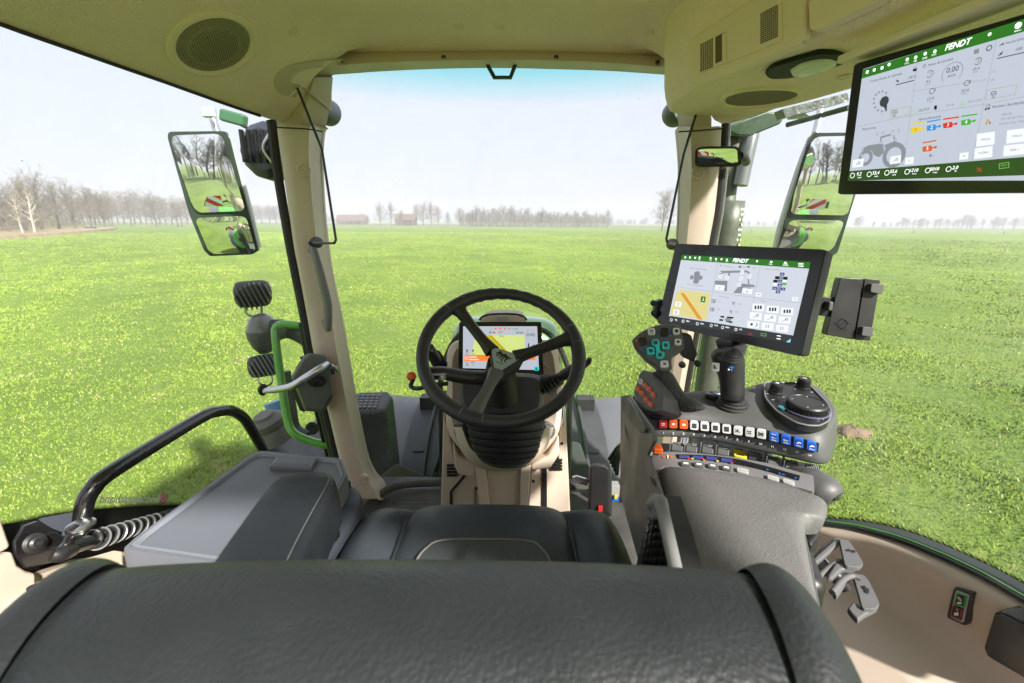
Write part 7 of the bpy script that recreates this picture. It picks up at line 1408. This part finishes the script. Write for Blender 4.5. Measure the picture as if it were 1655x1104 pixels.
for x, y, s_ in ((408, 464, ''), (448, 470, '0,0 l'), (590, 486, '0,0 l'), (398, 524, ''), (440, 522, '0,0'), (572, 542, '0,00')):
    if s_: b.tx(tp_, s_, *z9(x, y), 2.6, LG, lift=L2)
    else: b.ln(tp_, [z9(x-12, y-12), z9(x+12, y-10), z9(x+10, y+12), z9(x-14, y+10), z9(x-12, y-12)], .7, TXD, L2); b.ln(tp_, [z9(x-6, y), z9(x+6, y+1)], 1.6, TXD, L2)
for x, y in ((548, 480), (530, 540)): b.ln(tp_, [z9(x-12, y+8), z9(x, y-4), z9(x+14, y-8)], .7, TXD, L2); b.ln(tp_, [z9(x-8, y-12), z9(x+6, y+14)], .7, TXD, L2)
for x, y in ((470, 575), (462, 598), (515, 580), (510, 606), (535, 582), (528, 612)): tl(b, [(x-14, y-7), (x+12, y-5), (x+10, y+7), (x-16, y+5)], TXD, L2)
tl(b, [(488, 585), (530, 590), (526, 608), (484, 602)], LG, L2+.0003)
for j in range(3):
    for i in range(3):
        x, y = 722+i*102-j*18, 508+i*14+j*60; tl(b, [(x-42, y-26), (x+44, y-20), (x+38, y+30), (x-46, y+22)], WB, L1)
        if j == 0:
            for d in (-20, 0, 18): tl(b, [(x+d-6, y-12), (x+d+6, y-11), (x+d+4, y+14), (x+d-8, y+12)], TXD, L2)
        elif j == 1: b.ln(tp_, [z9(x-20, y+14), z9(x+2, y), z9(x+20, y-10)], .6, TXD, L2); b.circ(tp_, *z9(x+12, y-2), 2.2, TXD, L2, ring=.25)
        elif i == 0: b.circ(tp_, *z9(x-12, y), 2, TXD, L2); b.circ(tp_, *z9(x+16, y+2), 3.2, TXD, L2); b.circ(tp_, *z9(x+11, y+1), 3, WB, L3)
        else:
            for d in (-14, 2): b.ln(tp_, [z9(x+d, y-12), z9(x+d+4, y), z9(x+d, y+12)], .8, TXD, L2)
for x, y, s_ in ((117, 597, '9,2'), (200, 606, '55,4'), (300, 624, '55,6'), (398, 636, '1210'), (478, 650, '2010'), (572, 664, '2,0')): b.tx(tp_, s_, *z9(x+25, y), 2.5, EW, lift=L2); b.circ(tp_, *z9(x-8, y), 2.3, EW, L2, ring=.2)
for p, q_ in (((652, 686), (678, 708)), ((678, 688), (652, 706))): b.ln(tp_, [z9(*p), z9(*q_)], .6, em('cross_red', (.5, .03, .03), .5), L2)
b.ln(tp_, [z9(742, 690), z9(776, 696), z9(774, 712), z9(740, 706), z9(742, 690)], .6, em('icon_green', (.2, .5, .1), .5), L2)
b.ln(tp_, [z9(852, 708), z9(880, 712)], 1.0, EW, L2); b.ln(tp_, [z9(850, 728), z9(878, 732)], 1.0, EW, L2); tl(b, [(916, 752), (950, 730), (946, 756)], em('icon_cyan', (.2, .5, .7), .6), L2)
for x, y in ((207, 157), (240, 158), (277, 160), (308, 158), (385, 163), (424, 168), (462, 170), (500, 174), (712, 184)): b.circ(tp_, *z9(x, y), 1.6, EW, L2, ring=.6 if x % 2 else 0, seg=8)
for x, y, s_ in ((305, 174, 'ON'), (385, 178, '12°C'), (424, 182, '0/2'), (500, 186, '15:21'), (808, 205, 'Admin'), (912, 213, 'Werkstatt')): b.tx(tp_, s_, *z9(x, y), 1.7, EW, lift=L2)
b.circ(tp_, *z9(812, 190), 1.8, EW, L2); tl(b, [(898, 204), (912, 186), (928, 206)], EW, L2)
for k in range(3): b.ln(tp_, [z9(1002, 199+k*10), z9(1040, 201+k*10)], .7, EW, L2)
b.build('screen', e, smooth=0)
b = MB(); c = D(1183, 545, .92); b.tube([tp_.at(1205, 540, -.03), D(1192, 556, .96), D(1192, 620, .99)], .012, BLACK, 12, 4)
for k in range(4): b.lathe(D(1182, 556+k*5, .95-.0*k), (0, -.2, 1), [(.018, -.0035), (.031-.002*k, 0), (.018, .0035)], RUBBER, 26)
b.build('ribbed_stand', e)
b = MB(); b.prism([D(x, y, 1.06) for x, y in ((1060, 488), (1072, 484), (1078, 500), (1066, 520), (1056, 512))], (0, .02, 0), BLACK)
for x, y in ((1056, 490), (1057, 506)): b.lathe(D(x, y, 1.05), (0, -1, 0), [(.007, -.006), (.007, .004), (.001, .005)], BLACK, 14)
b.build('clamp_bracket', e, bevel=.003); b = MB()
b.prism([D(x, y, .97) for x, y in ((1105, 540), (1118, 542), (1122, 556), (1128, 572), (1122, 586), (1104, 578), (1098, 560))], (0, .02, 0), BLACK)
for x, y in ((1103, 590), (1128, 588)): b.lathe(D(x, y, .96), (0, -1, 0), [(.007, -.008), (.007, .004), (.001, .005)], BLACK, 14)
b.build('clamp_bracket', e, bevel=.003)
# ================================================================ phone holder box
e = thing('phone_holder', 'black tablet holder with spring claws beside the main display', 'holder', D(1380, 550, .93))
BC = [V3(.9227, 1.2967, -.1453), V3(1.0413, 1.2791, -.1504), V3(1.0314, 1.2621, -.3209), V3(.9128, 1.2797, -.3158)]; BC = [p*.71 for p in BC]
pp_ = Plane(sum(BC)/4, BC[1]-BC[0], BC[0]-BC[3]); zA = z9
b = MB(); P = smoothq([pp_.at(*zA(x, y)) for x, y in ((1298, 300), (1466, 306), (1392, 736), (1198, 702))], .06, 3); b.prism(P, -pp_.n*.022, BLACK); b.build('back_plate', e, bevel=.0025)
b = MB(); P = smoothq([pp_.at(*zA(x, y), .0) for x, y in ((1473, 307), (1580, 318), (1508, 744), (1402, 737))], .06, 3); b.prism(P, -pp_.n*.026, BLACK); b.build('sliding_plate', e, bevel=.0025)
for P in ([(1520, 340), (1606, 348), (1596, 415), (1512, 402)], [(1460, 645), (1534, 652), (1522, 716), (1450, 706)]):
    b = MB(); b.prism(smoothq([pp_.at(*zA(x, y), .012) for x, y in P], .15, 3), -pp_.n*.03, GREY); b.build('claw', e, bevel=.004, seg=3)
b = MB(); b.prism([pp_.at(*zA(x, y), .012) for x, y in ((1222, 466), (1256, 470), (1246, 538), (1212, 532))], -pp_.n*.02, GREY); b.build('claw', e, bevel=.003)
b = MB(); b.prism([pp_.at(*zA(x, y), -.006) for x, y in ((1110, 428), (1300, 440), (1290, 582), (1090, 560))], -pp_.n*.008, BLACK); b.build('mount_arm', e, bevel=.002)
b = MB(); b.circ(pp_, *zA(1313, 625), 7.5, BLACKG, .0006, ring=.12); b.ln(pp_, [zA(1255, 615), zA(1300, 660), zA(1345, 662)], .8, BLACKG, .0008); b.ln(pp_, [zA(1280, 600), zA(1313, 588), zA(1345, 612), zA(1365, 622)], .8, BLACKG, .0008); b.ln(pp_, [zA(1290, 640), zA(1335, 612)], .8, BLACKG, .0008); b.build('embossed_mark', e, smooth=0)
# ================================================================ overhead display
OC = [V3(.6188, .9338, .2804), V3(.6826, .6104, .2648), V3(.7058, .6257, .0415), V3(.6420, .9491, .0571)]
op = Plane(OC[0], OC[1]-OC[0], OC[0]-OC[3]); ov = thing('overhead_display', 'wide hanging screen with green header bar under the roof console, tilted over the right window', 'display', sum(OC)/4)
W1 = OC[0]+(OC[1]-OC[0])*1.06; W2 = OC[3]+(OC[2]-OC[3])*1.06
b = MB(); P = smoothq([OC[0]+V3(0, 0, .004), W1, W2, OC[3]], .02, 3); b.prism([p-op.n*.003 for p in P], -op.n*.028, mat('dark_bezel', (.018, .024, .014), .35)); b.build('housing', ov, bevel=.004)
b = MB(); b.prism([p-op.n*.003 for p in [np.mean(P, 0)+(q-np.mean(P, 0))*.985 for q in P]], op.n*.003, mat('dark_bezel_gloss', (.014, .018, .012), .12)); b.build('glass_front', ov, smooth=0)
zO = lambda x, y: (1350+x/3.679, 20+y/3.679); M0, M1, M2, M3 = .0012, .0017, .0022, .0027
def tl(b, pts, m, l=M0): b.fl(op, [zO(*p) for p in pts], m, l)
OW = em('overhead_white', (.58, .64, .74), .34); OB = em('overhead_bar', (.035, .10, .015), .3); OGr = em('overhead_grey', (.36, .40, .44), .26)
b = MB(); tl(b, [(165, 338), (1230, 8), (1240, 1000), (78, 1000)], OW); tl(b, [(165, 340), (1240, 2), (1240, 80), (158, 394)], HG, M1); tl(b, [(84, 944), (1240, 850), (1240, 965), (74, 1002)], OB, M1)
b.tx(op, 'FENDT', *zO(725, 193), 9.5, EW, lift=M2, shear=.25, bold=.012)
for (x0, y0), (x1, y1) in (((490, 300), (408, 905)), ((958, 165), (815, 880)), ((130, 680), (455, 612)), ((455, 612), (880, 548)), ((880, 548), (1240, 480)), ((455, 470), (900, 400))): b.ln(op, [zO(x0, y0), zO(x1, y1)], .45, OGr, M1)
def T(s_, x, y, h, m=None, **k): b.tx(op, s_, *zO(x, y), h, m or LG, lift=M2, **k)
LGD = em('text_grey', (.12, .13, .15), .1)
T('Frontkraftheber & -zapfwelle', 300, 388, 3.6, LGD); T('100 %', 455, 386, 4.2, LGD); b.ln(op, [zO(360, 432), zO(468, 404)], 1.3, TXD, M2); tl(b, [(360, 398), (380, 408), (370, 418)], TXD, M2); tl(b, [(462, 338), (484, 332), (484, 348), (462, 352)], TXD, M2); b.circ(op, *zO(473, 332), 2, TXD, M2, ring=.3)
T('Motor & Getriebe', 625, 296, 4, LGD); b.circ(op, *zO(530, 318), 2.6, LGD, M2, ring=.3)
b.circ(op, *zO(695, 360), 16.5, OGr, M1, ring=.06, a0=-40, a1=220, seg=40); T('0,00', 697, 340, 8.5, TXD); T('km/h', 692, 376, 4.5, LGD)
for x, y, n_, v, u_ in ((563, 366, '1', '9,2', 'km/h'), (848, 290, '2', '55,4', 'km/h'), (575, 468, '1', '1210', '1/min'), (782, 420, '2', '2010', '1/min')):
    b.circ(op, *zO(x, y), 5.6, LGD, M2, ring=.16, a0=-150, a1=150) if y < 380 else b.circ(op, *zO(x, y), 4.4, LGD, M2, ring=.2); T(n_, x+(2 if y < 380 else 20), y-(0 if y < 380 else 8), 5, TXD); T(v, x-10, y+46, 4.5, LGD); T(u_, x-14, y+64, 3.2, LG)
b.circ(op, *zO(482, 588), 4, MATS['icon_green'], M2, ring=.18); T('AUTO', 528, 580, 4.5, LGD); tl(b, [(588, 556), (604, 552), (604, 576), (588, 580)], TXD, M2); T('2,0 l/h', 680, 552, 4, LG); b.ln(op, [zO(740, 536), zO(772, 548), zO(740, 550)], .8, MATS['icon_green'], M2); T('55,6 km/h', 830, 526, 4, LG)
# dial
for k in range(11): a = R(70+k*24); p = zO(292, 528); 
for k in range(10): a = R(60+k*26); b.circ(op, zO(278, 530)[0]+13.5*math.cos(a), zO(278, 530)[1]-16*math.sin(a), 1.9, OGr, M1, seg=8)
b.circ(op, *zO(291, 530), 8.2, em('dial_grey', (.10, .12, .15), .15), M2); tl(b, [(285, 560), (308, 548), (306, 590)], MATS['dial_grey'], M2)
YL = em('box_yellow', (.55, .45, .10), .3)
for q in ([(330, 578), (446, 558), (440, 608), (324, 632), (330, 578)], [(905, 462), (1080, 430), (1070, 488), (895, 522), (905, 462)]): b.ln(op, [zO(*p) for p in q], .6, YL, M2)
for x, y in ((352, 600), (942, 488)): b.circ(op, *zO(x, y), 2.3, TXD, M2, ring=.3); b.ln(op, [zO(x-14, y+6), zO(x-14, y-14), zO(x+14, y-19), zO(x+14, y+2)], .8, TXD, M2); b.ln(op, [zO(x-12, y+18), zO(x+8, y+15)], 1, TXD, M2)
T('Beleuchtung', 200, 690, 3.6, LGD); T('Hydraulikventile', 560, 628, 4, LGD)
# tractor silhouette
def ringa(x, y, r, rg): b.circ(op, *zO(x, y), r, OGr, M2, ring=rg, seg=32)
ringa(180, 865, 13, .45); ringa(348, 850, 20, .36)
for a in ([(160, 810), (200, 790), (270, 780), (285, 785), (290, 830), (262, 862), (232, 850), (215, 820), (165, 825)], [(268, 740), (276, 738), (274, 782), (266, 786)], [(270, 738), (328, 722), (336, 730), (276, 748)], [(350, 728), (358, 762), (350, 764), (344, 732)], [(290, 790), (355, 765), (395, 782), (402, 806), (385, 800), (350, 782), (300, 812)]): tl(b, a, OGr, M2)
for x, y in ((162, 815), (158, 850), (250, 722), (283, 717), (342, 706), (378, 704), (272, 775), (358, 758)): b.circ(op, *zO(x, y), 2.2, OW, M3); b.circ(op, *zO(x, y), 2.4, LG, M3+.0004, ring=.25)
for x, y in ((135, 900), (358, 880)): tl(b, [(x-30, y-22), (x+35, y-32), (x+30, y+16), (x-34, y+24)], WB, M3); b.ln(op, [zO(x-14, y+8), zO(x+12, y-12)], .7, LGD, M3+.0004); b.circ(op, *zO(x+8, y-4), 2.4, LGD, M3+.0004, ring=.25)
for x, y, c_, n_ in ((480, 698, (.70, .50, .02), '1'), (575, 685, (.03, .25, .65), '2'), (672, 670, (.60, .02, .02), '3'), (780, 653, (.05, .36, .03), '4'), (550, 810, (.55, .10, .02), '5')):
    m = em('valve_%s' % n_, c_, .45); s0 = [(x-32, y-10), (x+20, y-20), (x+28, y-2), (x+22, y+14), (x-30, y+20)]; tl(b, s0, m, M2); tl(b, [(x+22, y-8), (x+42, y-12), (x+42, y-4), (x+24, y)], m, M2); b.circ(op, *zO(x+46, y-8), 2.2, m, M2); T(n_, x-2, y, 5.5, EW if n_ != '1' else TXD); b.ln(op, [zO(x-30, y-34), zO(x+52+(12 if n_ in '34' else 0), y-48)], 2.2, m, M2)
T('8~', 572, 852, 5, TXD)
for x, y, s_ in ((440, 883, '<'), (765, 855, '>')): tl(b, [(x-24, y-18), (x+28, y-24), (x+24, y+18), (x-28, y+22)], WB, M1); T(s_, x, y, 5, LGD)
T('Heckkraftheber', 1085, 165, 4, LGD, align='CENTER'); T('100 %', 1105, 215, 5, LGD); b.ln(op, [zO(962, 275), zO(1180, 225)], 1.3, TXD, M2); tl(b, [(965, 260), (998, 228), (990, 250)], TXD, M2); tl(b, [(972, 200), (1005, 178), (1000, 192)], TXD, M2)
T('Medien: Senderliste', 1035, 548, 4.6, LGD); b.circ(op, *zO(895, 576), 1.6, TXD, M2); b.circ(op, *zO(912, 572), 1.6, TXD, M2); b.ln(op, [zO(899, 576), zO(904, 552), zO(920, 548), zO(916, 572)], .7, TXD, M2)
tl(b, [(890, 668), (904, 634), (914, 636), (902, 668)], MO, M2); tl(b, [(912, 640), (926, 662), (918, 664)], TXD, M2)
for x, y, s_ in ((1020, 606, 'ESR 90'), (1050, 628, 'FM 106,40 MHz'), (1050, 655, 'Bremen Vier: Hier'), (942, 352, '|~|'), (938, 402, '8=')): T(s_, x, y, 3.6, LG)
for x, y, w_, h_, s_ in ((893, 755, 56, 38, 'WELLE'), (880, 835, 56, 32, 'M JÖRG'), (1080, 735, 64, 40, 'WELLE'), (1065, 818, 68, 32, 'NDR 2')): tl(b, [(x-w_*.9, y-h_+6), (x+w_, y-h_-8), (x+w_*.95, y+h_-8), (x-w_, y+h_+6)], WB, M1); T(s_, x, y, 3.2, LGD)
for x, y, s_ in ((140, 962, '9,2'), (240, 955, '55,4'), (345, 946, '55,6'), (465, 940, '1210'), (588, 932, '2010'), (712, 924, '2,0')): T(s_, x, y, 5.4, EW, shear=.2); b.circ(op, *zO(x-38, y+8), 4.2, EW, M2, ring=.16); T('km/h' if x < 400 else '1/min' if x < 700 else 'l/h', x+4, y+20, 2.4, EW)
b.ln(op, [zO(842, 924), zO(872, 948)], 1.0, MATS['cross_red'], M2); b.ln(op, [zO(872, 922), zO(842, 948)], 1.0, MATS['cross_red'], M2); b.ln(op, [zO(975, 900), zO(1032, 892), zO(1032, 922), zO(975, 930), zO(975, 900)], .8, MATS['icon_green'], M2); T('NOT', 1003, 910, 3, MATS['icon_green'])
for x, y in ((190, 355), (232, 342), (278, 330), (320, 310), (428, 280), (478, 268), (535, 246), (592, 232), (918, 130), (1088, 78)): b.circ(op, *zO(x, y), 2.6 if y > 100 else 5, EW, M2, ring=.5 if x % 4 else 0, seg=10)
for x, y, s_ in ((425, 303, '12°C'), (475, 290, 'Off'), (532, 272, '25.03'), (586, 252, '15:21'), (1085, 108, 'Admin')): T(s_, x, y, 2.8, EW)
b.circ(op, *zO(915, 212), 4.5, LGD, M2, ring=.3); tl(b, [(825, 222), (856, 214), (854, 242), (823, 250)], LG, M2)
b.build('screen', ov, smooth=0)
# beige strip the screen hangs from
b = MB(); a, c_ = OC[0]+V3(-.012, .03, .012), W1+V3(-.012, -.35, .012); b.prism([a, c_, c_+V3(.05, 0, 0), a+V3(.05, 0, 0)], (0, 0, .014), DUCT); b.build('mount_strip', ov, bevel=.003)
# ================================================================ hazy spring air
hz = bpy.data.materials.new('haze_air'); hz.use_nodes = True; n = hz.node_tree.nodes; n.clear(); o_ = n.new('ShaderNodeOutputMaterial'); pv = n.new('ShaderNodeVolumePrincipled')
pv.inputs['Color'].default_value = (.93, .96, 1, 1); pv.inputs['Density'].default_value = .0012; pv.inputs['Anisotropy'].default_value = .0
hz.node_tree.links.new(pv.outputs[0], o_.inputs['Volume'])
b = MB(); b.prism([(-900, -300, -4.0), (900, -300, -4.0), (900, 650, -4.0), (-900, 650, -4.0)], (0, 0, 26), hz); o_ = b.build('haze', smooth=0); tag(o_, kind='stuff')
o_['label'] = 'thin bluish spring haze lying over the whole meadow'; o_['category'] = 'haze'
